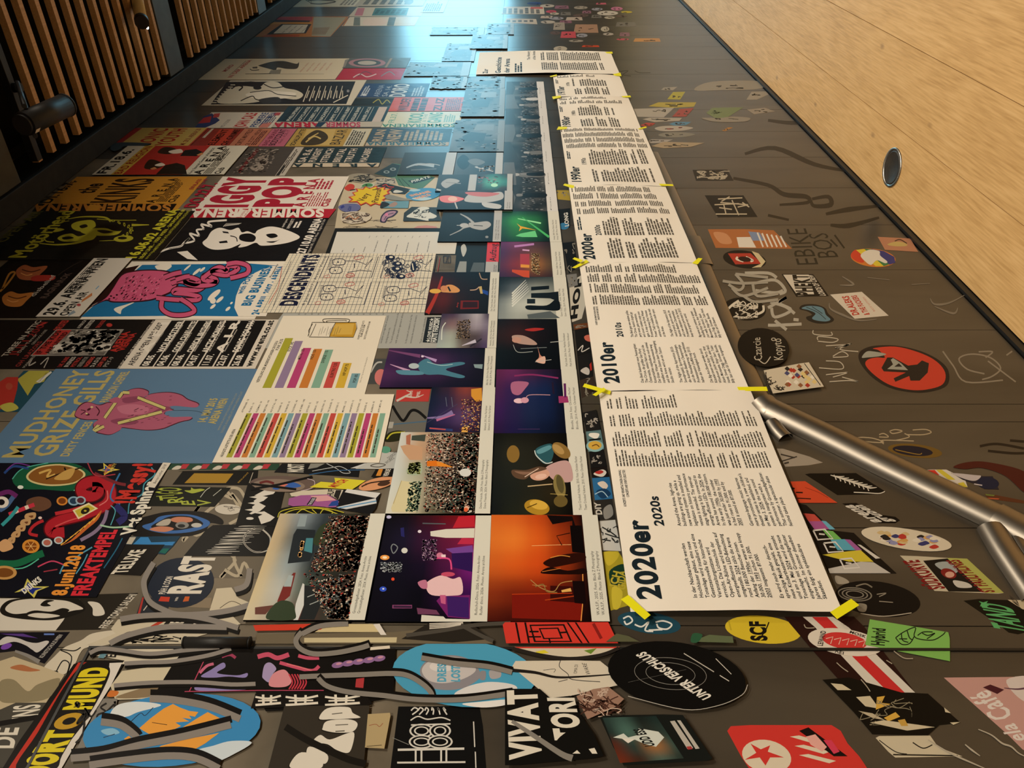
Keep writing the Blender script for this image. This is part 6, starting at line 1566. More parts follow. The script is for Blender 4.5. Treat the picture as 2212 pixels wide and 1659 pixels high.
for (x, y, a, b_) in ((1850, 890, 70, 22), (1900, 930, 40, 14), (1700, 690, 45, 12), (1750, 670, 30, 10), (1620, 655, 40, 8), (1970, 1010, 26, 12), (1840, 990, 30, 12), (2000, 960, 14, 8), (1840, 940, 26, 26)):
    p.E('ece5d8', x, y, a, b_, -40)
p.P('ece5d8', (2060, 1075), (2025, 1000), (2040, 900), (2080, 800), (2160, 720), (2330, 640), (2480, 640), (2300, 1075), s=False)
p.U(BLU, 'BIG BUSINESS', 2160, 985, 640, 75, 0.05).U(BLU, '26 APRIL 2007 · ARENA', 2235, 1060, 640, 62, 0.05).U(BLU, 'with PORN', 2090, 880, 700, 45, 0.04)
# acts list 2007
p = poster('black and white poster listing Arena Open Airs 2007 acts', LR(1030, 2205, 1528, 1104), 'd8d0c4')
p.U('1b1a1a', 'ARENA OPEN AIRS 2007', 1150, 1500, 1130, 52, 0.02)
for k, (d, t, x) in enumerate([('08.05.', 'A F I', 1280), ('04.06.', 'WOLFMOTHER', 1408), ('08.06.', 'GOOD CHARLOTTE', 1535), ('04.07.', 'CHEMICAL BROTHERS', 1665), ('11.07.', 'ARCTIC MONKEYS', 1795), ('22.07.', 'A I R', 1925), ('26.08.', 'SONIC YOUTH', 2058)]):
    p.R('171616', x - 78, x + 38, 1510, 1112, part='black_bar').U('e4ddd2', d, x, 1503, 1402, 56, 0.03).U('e4ddd2', t, x, 1385, 1118, 66 if len(t) < 6 else 52, 0.04).greek('9c968e', LR(x + 10, x + 28, 1380, 1140), 1, k)
p.U('1b1a1a', 'www.arena.co.at', 2172, 1508, 1112, 58, 0.04)
p = poster('black and red gig poster with framed engraving and jagged lettering', LR(240, 1028, 1530, 1104), '161312')
p.P('8a8680', (262, 1418), (905, 1412), (1072, 1186), (488, 1186)).G(Q((272, 1412), (895, 1407), (1062, 1192), (490, 1192)), ['a8a298 8c867e 746e68 8a847c', '5a5450 c8c2b8 6a645e 4a4642', '8a847c 3c3836 b0aaa0 6a6460', '4a4642 9a948c 3a3634 8a847e'])
p.P('a83430', (275, 1410), (400, 1406), (620, 1194), (498, 1192)).E('d0cac0', 500, 1350, 42, 36).E('c0bab0', 900, 1345, 60, 30).E('5a5652', 960, 1230, 70, 40).SP(Q((450, 1400), (880, 1400), (1040, 1200), (620, 1200)), 180, 0.008, 'c8c2b8 3a3634 8a847c 24201e a09a90', 64)
p.U('160f0e', 'IF THE KIDS', 350, 1400, 1200, 48, 0.04).U('160f0e', 'ARE UNITED', 425, 1395, 1210, 40, 0.04)
p.T('a82e28', 'ARENA', (1010, 1380), (1125, 1205), (945, 1385), 0.04).T('a82e28', 'VIENNA', (1070, 1370), (1180, 1220), (1015, 1372), 0.04).U('c4bcb2', 'MUSIC OF THE FREAKS PRESENTED BY', 1040, 1525, 1110, 30, 0.02)
for k, (t, c_) in enumerate([('UK SUBS', 'a83430'), ('BUSINESS', 'b8b0a8'), ('PETROL', 'a83430'), ('GENERATOR', '8a847e'), ('VAGEENAS', 'c04840'), ('D.A.D.U.', 'b8b0a8'), ('LOW LIFE', 'c04840'), ('PSY-9', '8a847e')]):
    p.U(c_, t, 530 + 56 * k, 1512, 1425, 36, 0.02)
p.U('b03a34', 'EXPLOITED', 520, 1195, 1108, 60, 0.03).U('c8c2b8', 'BETONTOD', 760, 1180, 1106, 40, 0.02).U('b03a34', 'THE SHOCKS', 860, 1175, 1108, 36, 0.02).U('c8c2b8', 'AUFBRUCH', 690, 1178, 1108, 30).E('b03a34', 945, 1150, 26, 16).S('a8a29a', [(240, 1480), (280, 1440), (250, 1500), (310, 1470)], 9).S('a8a29a', [(350, 1490), (420, 1430), (380, 1520)], 8)
p = poster('black poster with faded red line reading Juli 2001 under the beam', LR(-520, 238, 1530, 1106), '171312')
p.U('7a2422', 'JULI 2001', 140, 1410, 1110, 66, 0.02).U('b5aca0', 'THREE IN ATTIC', 60, 1420, 1110, 50, 0.02).U('8f8a80', 'Daily Terror', 175, 1390, 1230, 30, 0.02).U('8a3230', 'OH LRAZORS', 165, 1510, 1290, 40, 0.02).U('a39c92', 'MARATEENS', 215, 1520, 1385, 26).U('a39c92', 'GEROUGE OSSE', 290, 1320, 1190, 24).S('a83430', [(320, 1160), (400, 1130)], 12)
p = poster('torn yellow and teal map poster with a red tram behind the large blue poster', LR(-120, 420, 1900, 1545), '234a5a')
p.P('a8a246', (150, 1620), (250, 1545), (430, 1545), (380, 1640), (300, 1660), (240, 1760), s=False).P('a8342c', (0, 1640), (60, 1600), (160, 1600), (150, 1700), (110, 1850), (0, 1880)).P('b5ae50', (0, 1850), (100, 1820), (160, 1870), (60, 1900), s=True).P('d0cdc2', (310, 1640), (440, 1548), (450, 1560), (345, 1650)).U('3a3a36', 'Raul Hudson, 2015', 345, 1640, 1560, 18).E('a84a3a', 80, 1680, 30, 30)
# blue sasquatch
tile(0, 2)
p = poster('large dusty blue poster of a pink hairy creature holding a triangle frame', LR(-220, 1836, 690, -125), '5c7d9e')
TN = 'b7a868'
p.U(TN, 'MUDHONEY', 185, 648, -115, 175, 0.025).U(TN, 'GRIZE GILLS', 445, 632, -115, 185, 0.025).U(TN, 'DIRTY FENCES', 590, 632, 330, 72, 0.03).U(TN, 'PARAGON CHEPREL', 930, 165, -105, 72, 0.03)
fig = [(650, 270), (690, 200), (760, 165), (860, 190), (930, 170), (1000, 160), (1060, 110), (1110, 62), (1200, 45), (1280, 70), (1270, 110), (1220, 135), (1300, 95), (1450, 80), (1560, 100), (1620, 140), (1700, 170), (1718, 190), (1690, 208), (1600, 202), (1500, 195), (1440, 215), (1500, 232), (1440, 242), (1420, 265), (1480, 290), (1560, 290), (1655, 290), (1640, 312), (1560, 330), (1480, 360), (1400, 390), (1280, 402), (1160, 392), (1060, 380), (1040, 402), (960, 440), (880, 432), (830, 412), (810, 350), (850, 312), (760, 312), (690, 300)]
p.P('4a1c2a', *[(x + (6 if x > 1100 else -6), y + (6 if y > 250 else -6)) for x, y in fig], s=True).P('ab5c76', *fig, s=True)
p.P('8a4660', (1060, 130), (1200, 110), (1260, 130), (1180, 160), (1080, 170), s=True).P('8a4660', (960, 320), (1080, 300), (1200, 330), (1120, 360), (1000, 350), s=True).P('8a4660', (1320, 250), (1420, 200), (1480, 215), (1400, 250), s=True).P('bd7088', (1020, 200), (1160, 180), (1280, 210), (1260, 260), (1120, 270), (1040, 250), s=True)
for a, b_ in (((905, 300), (1062, 78)), ((1062, 78), (1120, 82)), ((1190, 122), (1430, 218)), ((1020, 345), (1400, 246)), ((808, 410), (880, 330)), ((820, 412), (900, 372))):
    p.S('3c3420', [a, b_], 32, s=False).S('cabf7c', [a, b_], 24, s=False)
p.E('4a1c2a', 770, 225, 18, 9, -30).E('4a1c2a', 760, 270, 18, 9).S('4a1c2a', [(830, 200), (860, 240), (840, 280)], 9).S('4a1c2a', [(700, 230), (740, 240), (700, 270)], 7).E('d8c890', 795, 205, 12, 8).E('d8c890', 750, 262, 10, 7).P('ab5c76', (940, 150), (1010, 120), (1060, 150), (1000, 170), s=True).P('ab5c76', (830, 330), (900, 310), (910, 350), (850, 360), s=True).S('4a1c2a', [(1160, 235), (1200, 215)], 5).S('384a5c', [(1490, 234), (1700, 240), (1850, 300)], 4)
for k in range(26):
    rn = random.Random(k)
    x, y = 1060 + rn.random() * 420, 110 + rn.random() * 250
    p.S('7c3c54', [(x, y), (x + 22, y - 4)], 5, s=False)
p.U(TN, '14. MAI 2015', 1772, 340, 128, 66, 0.04).U(TN, 'ARENA WIEN', 1862, 348, 130, 66, 0.04).U('9a9a86', 'WWW.ROADTRIPTOOUTTASPACE.COM', 1895, 405, 85, 18).U('9a9a86', 'TICKETS AVAILABLE AT WWW.ARENA.CO.AT', 1925, 430, 70, 20)
# psychedelic black
p = poster('swirling black poster of cartoon monsters with red tentacle and neon lettering', LR(-1600, 838, 1845, 690), '12131d')
p.P('1a5a3e', (110, 830), (200, 740), (420, 690), (660, 700), (800, 790), (800, 850), (640, 930), (380, 920), (180, 910), s=True).P('d8c890', (230, 800), (330, 725), (520, 700), (690, 740), (740, 800), (640, 870), (440, 890), (280, 860), s=True).P('8a5a28', (250, 800), (340, 735), (520, 712), (680, 750), (720, 800), (630, 860), (440, 876), (290, 848), s=True).S('d8b060', [(340, 780), (440, 750), (410, 810), (480, 790)], 18).S('2a1a14', [(400, 830), (560, 770), (720, 730)], 10).S('1c1410', [(560, 730), (600, 830)], 14).P('c8a058', (470, 830), (560, 760), (650, 740), (600, 830), s=True)
p.S('58b8a8', [(110, 830), (200, 740), (420, 690)], 8).E('e8f0e8', 180, 900, 26, 16).S('7ac8b0', [(640, 930), (760, 870), (800, 830)], 9)
ten = [(800, 900), (850, 905), (850, 950), (790, 980), (720, 960), (705, 905), (760, 860), (860, 850), (940, 890), (960, 970), (920, 1050), (820, 1100), (680, 1150), (520, 1190), (440, 1240), (450, 1290), (560, 1290)]
p.S('5a0f16', ten, 110).S('b02430', ten, 88).S('e07878', [(930, 930), (930, 1010), (860, 1060)], 9).S('d85a5a', [(740, 1150), (600, 1190), (480, 1240)], 10).S('c03038', [(480, 1130), (620, 1100), (760, 1060)], 30)
p.P('e8dcb0', (630, 1100), (770, 1035), (850, 1085), (680, 1178)).P('c8b840', (650, 1105), (770, 1052), (825, 1085), (685, 1160)).E('2a2418', 740, 1105, 40, 26, -25).E('c8b840', 740, 1105, 12, 8)
for (x, y, r1, c1, c2) in ((640, 1020, 50, '8ab0c8', '28405a'), (700, 1015, 45, 'a0b8c8', '5a2a34'), (540, 1020, 48, 'd88a38', '7a4018'), (270, 1410, 75, 'd89038', '8a4a18'), (410, 1380, 46, 'c0d0d8', 'b86a5a'), (510, 1360, 40, 'c0d0d8', 'b86a5a')):
    p.E(c1, x, y, r1, r1 * 0.8).E(c2, x, y, r1 * 0.68, r1 * 0.54)
for k in range(6):
    a = k * 1.047
    p.S('f0c078', [(270, 1410), (270 + 50 * math.cos(a), 1410 + 40 * math.sin(a))], 5, s=False)
p.P('6a4a38', (240, 1010), (340, 980), (430, 1010), (440, 1070), (340, 1110), (240, 1070), s=True).S('c8384a', [(80, 1135), (300, 1050)], 34, s=False).S('e8d8c8', [(130, 1115), (160, 1100)], 34, s=False).S('e8d8c8', [(220, 1080), (250, 1068)], 34, s=False)
for k in range(6):
    p.P('c8a070', (230 - 36 * k, 1130 + 52 * k), (310 - 44 * k, 1120 + 52 * k), (300 - 44 * k, 1175 + 52 * k), (220 - 40 * k, 1170 + 52 * k), s=True).P('7a4a2c', (250 - 36 * k, 1150 + 52 * k), (290 - 44 * k, 1145 + 52 * k), (280 - 44 * k, 1165 + 52 * k), s=True)
p.S('b82c34', [(380, 1190), (330, 1210), (280, 1250), (260, 1300), (330, 1320)], 26).E('f0d8d0', 350, 1165, 16, 12).P('c86a34', (880, 1100), (800, 1190), (700, 1280), (600, 1370), (520, 1410), (640, 1360), (760, 1260), (850, 1180), s=True)
for k in range(8):
    p.S('e8b048', [(860 - 40 * k, 1130 + 34 * k), (810 - 40 * k, 1190 + 30 * k)], (4, 12), s=False)
p.S('8a7a98', [(930, 1100), (900, 1200), (820, 1290), (700, 1360)], 30).S('4a6a9a', [(120, 980), (60, 1060), (0, 1100)], 40).S('3aa0a8', [(160, 1070), (100, 1150), (20, 1230)], 30).S('6a2a6a', [(0, 960), (80, 940), (150, 980)], 40).E('e8e0d8', 20, 1030, 60, 50).E('18141c', 15, 1030, 30, 26)
p.P('d8a878', (0, 1380), (60, 1350), (120, 1420), (40, 1460), (0, 1440), s=True).S('1c6a48', [(0, 1560), (150, 1560), (300, 1500), (380, 1470)], 60).S('58c0a0', [(0, 1600), (200, 1600), (340, 1520)], 10).E('c89858', 40, 1640, 110, 60).E('7a4a20', 40, 1640, 80, 40).S('c8486a', [(330, 1590), (450, 1540), (550, 1570)], 12).S('a03848', [(380, 1630), (500, 1610)], 10)
p.S('3878b0', [(1040, 780), (980, 900), (960, 1000), (1040, 1050)], 14).S('4a9ab0', [(1310, 730), (1340, 790), (1250, 870), (1230, 960), (1130, 1020), (1110, 1130)], 10).S('2c2c6a', [(1000, 1060), (1080, 1150), (1020, 1210)], 60).S('58b0c0', [(960, 1060), (1000, 1110), (960, 1230)], 8)
p.S('a8d0b0', [(870, 1230), (980, 1250), (1140, 1240)], 14).S('58a0c0', [(520, 1650), (560, 1570), (640, 1530), (700, 1480), (800, 1420)], 12).S('58a0c0', [(660, 1650), (720, 1560), (760, 1480)], 10).S('2a6a8a', [(900, 1600), (1000, 1450), (1060, 1340)], 10).S('7a2c34', [(820, 780), (1000, 860), (1090, 880)], 26).S('a83c48', [(760, 690), (830, 800), (1000, 790)], 10).S('2a4a8a', [(40, 780), (120, 720), (250, 740)], 20).S('7a3a9a', [(60, 750), (140, 695), (260, 715)], 8)
p.T('c8362c', '!Messy!', (1150, 1045), (1320, 690), (985, 1045), 0.05).T('e8e4d8', 'Vet Spinner', (1165, 1305), (1360, 850), (1050, 1310), 0.05)
p.T('d8303e', 'FREAKTEMPEL', (755, 1842), (1015, 1268), (620, 1842), 0.05).T('e8963c', '8.Juni.2018', (570, 1836), (742, 1400), (450, 1836), 0.05)
p.P('d8c850', (845, 755), (900, 740), (895, 690), (950, 735), (1040, 750), (960, 765), (900, 800), (910, 765)).P('2a4a9a', (870, 752), (910, 744), (908, 712), (945, 742), (1000, 752), (940, 760), (912, 782), (915, 758)).U('d87838', 'AFTER', 920, 788, 700, 28, 0.03).U('d8b850', 'PARTY', 965, 770, 695, 26, 0.03)
p.P('d0c860', (130, 1812), (210, 1770), (240, 1690), (300, 1760), (430, 1760), (330, 1800), (300, 1860), (240, 1800)).P('20308a', (170, 1808), (225, 1775), (245, 1720), (290, 1772), (380, 1772), (310, 1796), (290, 1830), (245, 1795)).T('e8e4d8', 'DRINKS', (215, 1825), (370, 1705), (185, 1790), 0.05)
F()
p.P('dcd5c8', (320, 1054), (335, 1056), (370, 1002), (353, 1001), part='caption').T('33312e', 'Bernie Luther, 2018', (337, 1047), (361, 1006), (331, 1046))
# graph paper
tile(1, 1)
p = poster('cream squared paper poster reading Descendents with doodled faces in glasses', LR(14, 1456, 1046, 535), 'e8e0cc')
r0, r1 = p.pts[0], p.pts[2]
for k in range(1, 24):
    X = r0[0] + (r1[0] - r0[0]) * k / 24
    p.poly('8f979c', [(X, r0[1]), (X, r1[1]), (X + 0.0011, r1[1]), (X + 0.0011, r0[1])], 'grid_lines', layer=1)
for k in range(1, 40):
    Z = r0[1] + (r1[1] - r0[1]) * k / 40
    p.poly('6f787f', [(r0[0], Z), (r1[0], Z), (r1[0], Z - 0.0016), (r0[0], Z - 0.0016)], 'grid_lines', layer=2)
NV = '1a1f3c'
p.U(NV, 'DESCENDENTS', 345, 988, 545, 140, 0.05).U(NV, '8 June 2017 - Arena, Vienna', 420, 985, 562, 26, 0.0)
p.S('b8504a', [(110, 970), (150, 900), (190, 830), (215, 720), (225, 650)], 5).S(NV, [(150, 990), (305, 600)], 4, s=False).U(NV, 'Frequency', 130, 740, 625, 16)
for (x0, x1, y0, y1) in ((445, 935, 980, 780), (1005, 1480, 978, 780), (545, 1000, 745, 560), (1070, 1530, 748, 552)):
    w = 6
    for a, b_ in ((x0, x0 + w), (x1 - w, x1)):
        p.R(NV, a, b_, y0, y1, part='drawing')
    p.R(NV, x0, x1, y0, y0 - 3, part='drawing').R(NV, x0, x1, y1 + 3, y1, part='drawing')
for (x, y, busy) in ((620, 870, 0), (1170, 880, 0), (700, 640, 0), (1215, 640, 1)):
    for dy in (-30, 42):
        q = [(x - 40 + dy * -0.35, y + dy - 22), (x + 45 + dy * -0.35, y + dy - 26), (x + 55 + dy * -0.35, y + dy + 18), (x - 35 + dy * -0.35, y + dy + 24)]
        p.S(NV, q, 6, close=True, part='drawing').E(NV, x + dy * -0.35, y + dy, 7, 6, part='drawing')
    p.S(NV, [(x + 70, y - 40), (x + 170, y - 40), (x + 250, y - 10), (x + 310, y - 60), (x + 240, y + 20), (x + 300, y + 50), (x + 200, y + 40), (x + 90, y + 60)], 5, s=False, part='drawing').S(NV, [(x + 150, y - 20), (x + 152, y + 20)], 7, s=False, part='drawing')
    p.S('b5504e', [(x + 150, y - 70), (x + 210, y - 88), (x + 230, y - 66), (x + 170, y - 52)], 5, close=True, part='red_notes').S('b5504e', [(x + 80, y + 80), (x + 130, y + 66), (x + 150, y + 88), (x + 95, y + 100)], 6, close=True, part='red_notes').S('c06a62', [(x - 110, y + 90), (x - 70, y + 80), (x - 64, y + 100), (x - 100, y + 106)], 4, close=True, part='red_notes').S('c06a62', [(x + 90, y + 84), (x + 140, y + 84)], 5, part='red_notes')
    for k in range(8):
        p.S(NV, [(x - 84 + 3 * k, y + 34 - 13 * k), (x - 54 + 3 * k, y + 34 - 13 * k)], 4, s=False, part='drawing')
rn = random.Random(8)
for k in range(34):
    x, y = 1090 + rn.random() * 320, 565 + rn.random() * 170
    p.S(NV, [(x, y), (x + 18, y - 16), (x + 30, y + 8), (x + 8, y + 14)], 6, close=k % 2 == 0, part='drawing')
for (x, y) in ((1160, 570), (1250, 735), (1220, 625), (1215, 670)):
    p.E(NV, x, y, 42, 22, part='drawing').E('e8e0cc', x + 8, y - 3, 16, 9, part='drawing')
p.E(NV, 1360, 650, 26, 46, part='drawing').S('e8e0cc', [(1350, 620), (1362, 680)], 10, s=False, part='drawing').S('b5504e', [(1570, 690), (1590, 570)], 5, s=False, part='red_notes')
p.S(NV, [(1620, 555), (1680, 555), (1680, 615), (1620, 615)], 5, s=False, close=True, part='drawing').U(NV, '7/90', 1665, 610, 560, 26)
# charts
PAP = 'ece4d3'
CC = {'o': 'a9a738', 'p': 'b8467a', 'n': 'cb803a', 't': '86b09c', 'r': 'c6504a', 'y': 'd5b13f', 'b': '7ca6b2', 'v': '9480a2'}
p = poster('cream chart poster of eight coloured genre bars and a beer mug', LR(-95, 938, 1756, 1072), PAP, th=0.001, name='chart_poster')
p.U('24231f', 'VERTEILUNG DER MUSIKRICHTUNGEN 2015/2016', 25, 1648, 1290, 24, 0.03)
for k, (t, c_, ye, ty) in enumerate([('PUNK 24,5%', 'o', 1265, 1370), ('ROCK 14%', 'v', 1290, 1380), ('METAL 12%', 'p', 1350, 1450), ('INDIE 12%', 'n', 1358, 1450), ('DIVERSE 11%', 't', 1365, 1480), ('ELEKTRO 7,5%', 'r', 1470, 1605), ('HIP HOP 7%', 'y', 1480, 1590), ('POP 6%', 'b', 1570, 1650)]):
    x = 55 + 105 * k
    p.poly(CC[c_], LR(x, x + 76, 1696, ye), 'bar').U('2a281f', t, x + 60 + (1696 - ty) * 0.24, ty, ye + 8, 26, 0.02)
p.P('c79a34', (635, 1252), (662, 1190), (692, 1130), (862, 1130), (868, 1180), (840, 1258)).P('d8b254', (655, 1235), (690, 1145), (850, 1140), (830, 1235)).S('3c3424', [(450, 1250), (485, 1130), (690, 1130), (868, 1130), (872, 1180), (842, 1258), (460, 1256), (455, 1200), (490, 1140)], 6, s=False, part='drawing').S('3c3424', [(520, 1140), (480, 1230), (465, 1250)], 5, part='drawing').S('3c3424', [(690, 1130), (655, 1190), (636, 1254)], 5, part='drawing')
p.S('3c3424', [(600, 1130), (580, 1120), (600, 1100), (780, 1100), (810, 1115), (790, 1132)], 6, part='drawing').S('3c3424', [(625, 1132), (615, 1118), (765, 1112), (780, 1120)], 5, part='drawing')
for k in range(9):
    p.S('5a5240', [(540 + 22 * k, 1245 - (k % 3) * 12), (560 + 22 * k, 1180 - (k % 2) * 14)], 2.5, s=False, part='drawing')
p.U('24231f', 'KNAPP DIE HÄLFTE DER ACTS', 890, 1275, 1115, 16, 0.02).U('24231f', 'KAM AUS DEM', 915, 1255, 1150, 16, 0.02).U('24231f', 'DEUTSCHSPRACHIGEN RAUM.', 945, 1275, 1120, 16, 0.02).U('6a665c', 'Quelle: Arena 2. Tag in den Arena St. 2 Marx, Beleuchtung 2016', 905, 1650, 1430, 12)
tile(1, 2)
p = poster('cream chart poster of twenty slanting coloured bars with band names', LR(-377, 1066, 688, 98), PAP, th=0.001, name='chart_poster')
names = ['ATTWENGER - 22', 'BULBUL - 21', 'FUZZMAN - 20', 'REJECTORS - 19X', 'SICK OF IT ALL - 18Z', 'THE SLACKERS - 16Z', 'THE VIBRATORS - 14Z', 'TOCOTRONIC - 14Z', 'UK SUBS - 14Z', 'DOTTS WAVE - 13Z', 'LAIBACH - 13Z', 'NAKED STRAX - 12Z', 'THE CASUALTIES - 11Z', 'PANIKHT STORCK - 11Z', 'MELVINS - 11Z', 'NAPALM DEATH - 11Z', 'TOXOTRONIC - 10Z', 'THE EXPLOITED - 10Z', 'BILDERBUCH - 9Z', 'PATTI SMITH - 8Z']
p.U('24231f', 'HÄUFIGSTE AUFTRITTE IN DER ARENA', -285, 640, 400, 24, 0.03)
for k in range(20):
    x = -257 + 65.3 * k
    c_ = CC['opntrybv'[k % 8]]
    p.poly(c_, LR(x, x + 50, 645, 263), 'bar').greek('3a3428', LR(x + 22, x + 40, 610, 275 + 60 * ((k * 7) % 5) / 5 + 4 * k), 1, 200 + k, rag=0.05)
    p.U('24231f', names[k], x + 40 + (645 - 255) * (0.27 - 0.0085 * k), 255, 140 + 10 * ((k * 3) % 4), 14, 0.02)

# ================================================================ photo boards with caption strips
CAP = 'dcdcd2'
CI = '2a2c2c'
F()
GB = 'photo boards mounted in rows along the wall'


def board(label, xl, xp, xr, y0, y1, rows, cap=None, ch=6, ce=0.62, cs=0.06, th=0.005, stripc=CAP, up=3):
    """board xl..xr at its near edge; picture xl..xp, caption strip xp..xr"""
    it = item('photo_board', label, 'photo board', LR(xl, xr, y0, y1), '15161a', group=GB, th=th, mat=M_BOARD, edge='0c0c0d')  # near-black edge colour paints in the shadow beneath each board
    q = LR(xl, xp, y0, y1)
    it.G(q, rows, up=up)
    if xr > xp + 1:
        it.R(stripc, xp, xr, y0, y1, part='caption_strip')
        if cap:
            w = xr - xp
            ya, yb = y0 + (y1 - y0) * cs, y0 + (y1 - y0) * ce
            it.U(CI, cap[0], xp + w * 0.44, ya, yb, ch, 0.0)
            it.U(CI, cap[1], xp + w * 0.72, ya, yb, ch, 0.0)
    return it


# bottom row, near to far -----------------------------------------------------
b = board('photo board of a band on an orange lit stage, beside the red maze sticker', 1053, 1278, 1317, 1346, 1116,
          ['4a160e 8c3618 d06426 e0782e d86a28', '3c0f0b 7c2812 dc6020 ea8030 d86426', '400f0b 802410 d4501a de6220 c44c1a', '2a0a09 5c180d 943412 a03a14 7c280e', '100707 1a0b09 240e0a 26100b 160908'],
          ('W.A.S.P., 2025. Foto: Black Z Photography', 'W.A.S.P., 2025. Photo: Black Z Photography'), 6.5, 0.66)
tile(2, 3)
b.P('7c1a10', (0, 180), (600, 165), (605, 400), (0, 380)).P('3a0d0a', (330, 100), (605, 110), (600, 250), (330, 230))
b.S('f0a050', [(610, 0), (612, 200), (595, 405)], 8).S('c84018', [(0, 175), (520, 165)], 6).S('b04018', [(285, 225), (540, 190)], 9)
b.P('16090a', (520, 60), (625, 60), (640, 260), (540, 250)).P('e0b060', (425, 140), (505, 120), (515, 150), (430, 158))
tile(2, 2)
b.P('120a0a', (300, 1150), (520, 1160), (620, 1470), (520, 1460), (520, 1200), (350, 1230)).P('0e0808', (500, 1240), (600, 1240), (625, 1480), (520, 1470))
b.P('2a0e08', (270, 1560), (400, 1500), (600, 1480), (625, 1540), (420, 1590), (330, 1600), s=True).P('1c0a08', (250, 1640), (330, 1600), (480, 1630), (620, 1610), (620, 1659), (300, 1659), s=True)
b.S('d89040', [(330, 1520), (420, 1500), (500, 1510)], 7).S('c07030', [(260, 1640), (420, 1610)], 6).S('f0c080', [(170, 1415), (510, 1405)], 4).S('281008', [(430, 1410), (385, 1330), (500, 1305)], 8, s=False)
tile(2, 3)
b.S('b08850', [(160, 50), (250, 120), (360, 150), (420, 80), (520, 60)], 7).S('8a6a3a', [(200, 110), (270, 90), (300, 150), (390, 160)], 10).S('d0a868', [(175, 95), (300, 105)], 3)

F()
b = board('photo board of a long haired drummer behind a green drum kit', 1061, 1238, 1280, 1116, 939,
          ['14171a 181c1c 1c1f1d 1c1e1a 14140f', '20241c 1e221e 222520 282820 1a1a14', '2a2a1c 24241c 26261e 24241c 1a1812', '1a180f 2a2416 20180f 181410 120f0c', '0c0a08 120e0a 0e0b09 0e0b09 0a0908'],
          ('Them Crooked Vultures, 2010. Foto: Christian Fischer', 'Them Crooked Vultures, 2010. Photo: Christian Fischer'), 5.6, 0.72)
tile(2, 2)
b.E('b08a2c', 215, 1080, 110, 65, 12).E('d8b048', 230, 1060, 80, 40, 12).S('5a4310', [(130, 1085), (215, 1050)], 8)
b.E('8a6c34', 10, 620, 55, 75).S('3c6f7a', [(195, 590), (280, 700), (330, 670)], 10)
b.P('2c5a66', (200, 585), (330, 530), (360, 600), (330, 690), (260, 695), s=True).P('5f98a8', (215, 590), (320, 545), (335, 575), (240, 620), s=True).S('c8d4d4', [(195, 590), (215, 640), (290, 700), (350, 690)], 9)
b.E('8d6f3a', 425, 590, 55, 92, -52).E('b5945a', 400, 580, 30, 60, -52)
b.P('c4a0a0', (290, 740), (420, 680), (500, 700), (520, 850), (400, 860), (330, 820), s=True).E('d6a692', 240, 800, 85, 50, -8).P('5f4838', (0, 760), (120, 760), (230, 730), (300, 750), (180, 790), (110, 840), (20, 820), s=True)
b.P('8a6a58', (20, 770), (150, 775), (250, 745), (120, 800), s=True).E('e8c0b0', 250, 815, 50, 22, -10).S('c8b088', [(135, 900), (350, 880)], 9, s=False).S('e0c8b8', [(110, 820), (230, 745)], 7)
b.E('8a7c4a', 410, 900, 50, 105, -12).E('5c5434', 415, 880, 30, 80, -12).S('c0a860', [(330, 965), (480, 975)], 4).E('6a5a30', 420, 1030, 60, 50)

F()
BL = [('photo board of a blonde singer on a blue stage next to purple drapes', 801, 939, ['2a1440 3c1a5a 4a2050 602450', '20184a 2a2050 342058 6a2a60', '141c40 1c2850 202a58 4a2048', '0c1430 122048 142450 2a1838', '0a0c1c 0c1024 0c1026 180c20'], ('Blondie, 2014. Foto: Christian Fischer', 'Blondie, 2014. Photo: Christian Fischer')),
      ('photo board of a singer in black raising an open hand', 692, 801, ['0c1018 101418 2a1818 141014', '0a0c12 0e1014 381a18 200f10', '0a0a0f 0c0c10 180c10 0e0a0e', '08080c 0a0a0e 0a080c 0a080c'], ('Patti Smith, 2016. Foto: Matthias Hombauer', 'Patti Smith, 2016. Photo: Matthias Hombauer')),
      ('photo board of black silhouettes in white light beams', 601, 692, ['8a9496 7c888c 2a3640 141c24', 'a8b0ac c0c8c4 6a7680 1a242c', '8c9490 d0d4cc 98a09c 2c363c', '9aa09a b8bcb4 808884 3c4648'], ('Sunn O))), 2019. Foto: Karl Pelz', 'Sunn O))), 2019. Photo: Karl Pelz')),
      ('photo board of a violet stage over a packed hall', 525, 601, ['3a2048 5a2a50 4a2858 602c60', '4a2440 8a3440 6a3048 7a4070', '502c28 a06838 6a4840 4a3040', '382830 584838 403430 2c2028'], ('Molotov, 2008. Foto: Christian Fischer', 'Molotov, 2008. Photo: Christian Fischer')),
      ('photo board of green and yellow stage beams', 459, 525, ['16302c 1c4a34 1f6038 143028', '184a30 2c7c40 38a050 1c4a38', '143a28 206a3a 2a7a44 183828', '0c1c1c 122a24 143028 0c1818'], ('Gossip, 2009. Foto: Markus Wachter', 'Gossip, 2009. Photo: Markus Wachter'))]
LB = {}
for lab, ya, yb, rows, cap in BL:
    xl = 1061 + (1113 - 1061) * (1116 - yb) / 1476
    xp = 1238 - (1238 - 1113) * (1116 - yb) / 1476
    xr = 1280 - (1280 - 1113) * (1116 - yb) / 1476
    h = 5.6 * (yb + 360) / 1476
    LB[ya] = board(lab, xl, xp, xr, yb, ya, rows, cap, h, 0.72)
b = LB[801]
tile(2, 2)
b.P('b06a90', (0, 0), (140, 0), (110, 60), (60, 110), (0, 90), s=True).E('ecc8d8', 60, 160, 45, 22).E('d8a0b8', 110, 155, 35, 25).S('c898a8', [(120, 150), (150, 110), (330, 110)], 6).P('a03a70', (400, 120), (480, 120), (490, 175), (405, 180)).S('602060', [(455, 10), (460, 130)], 20)
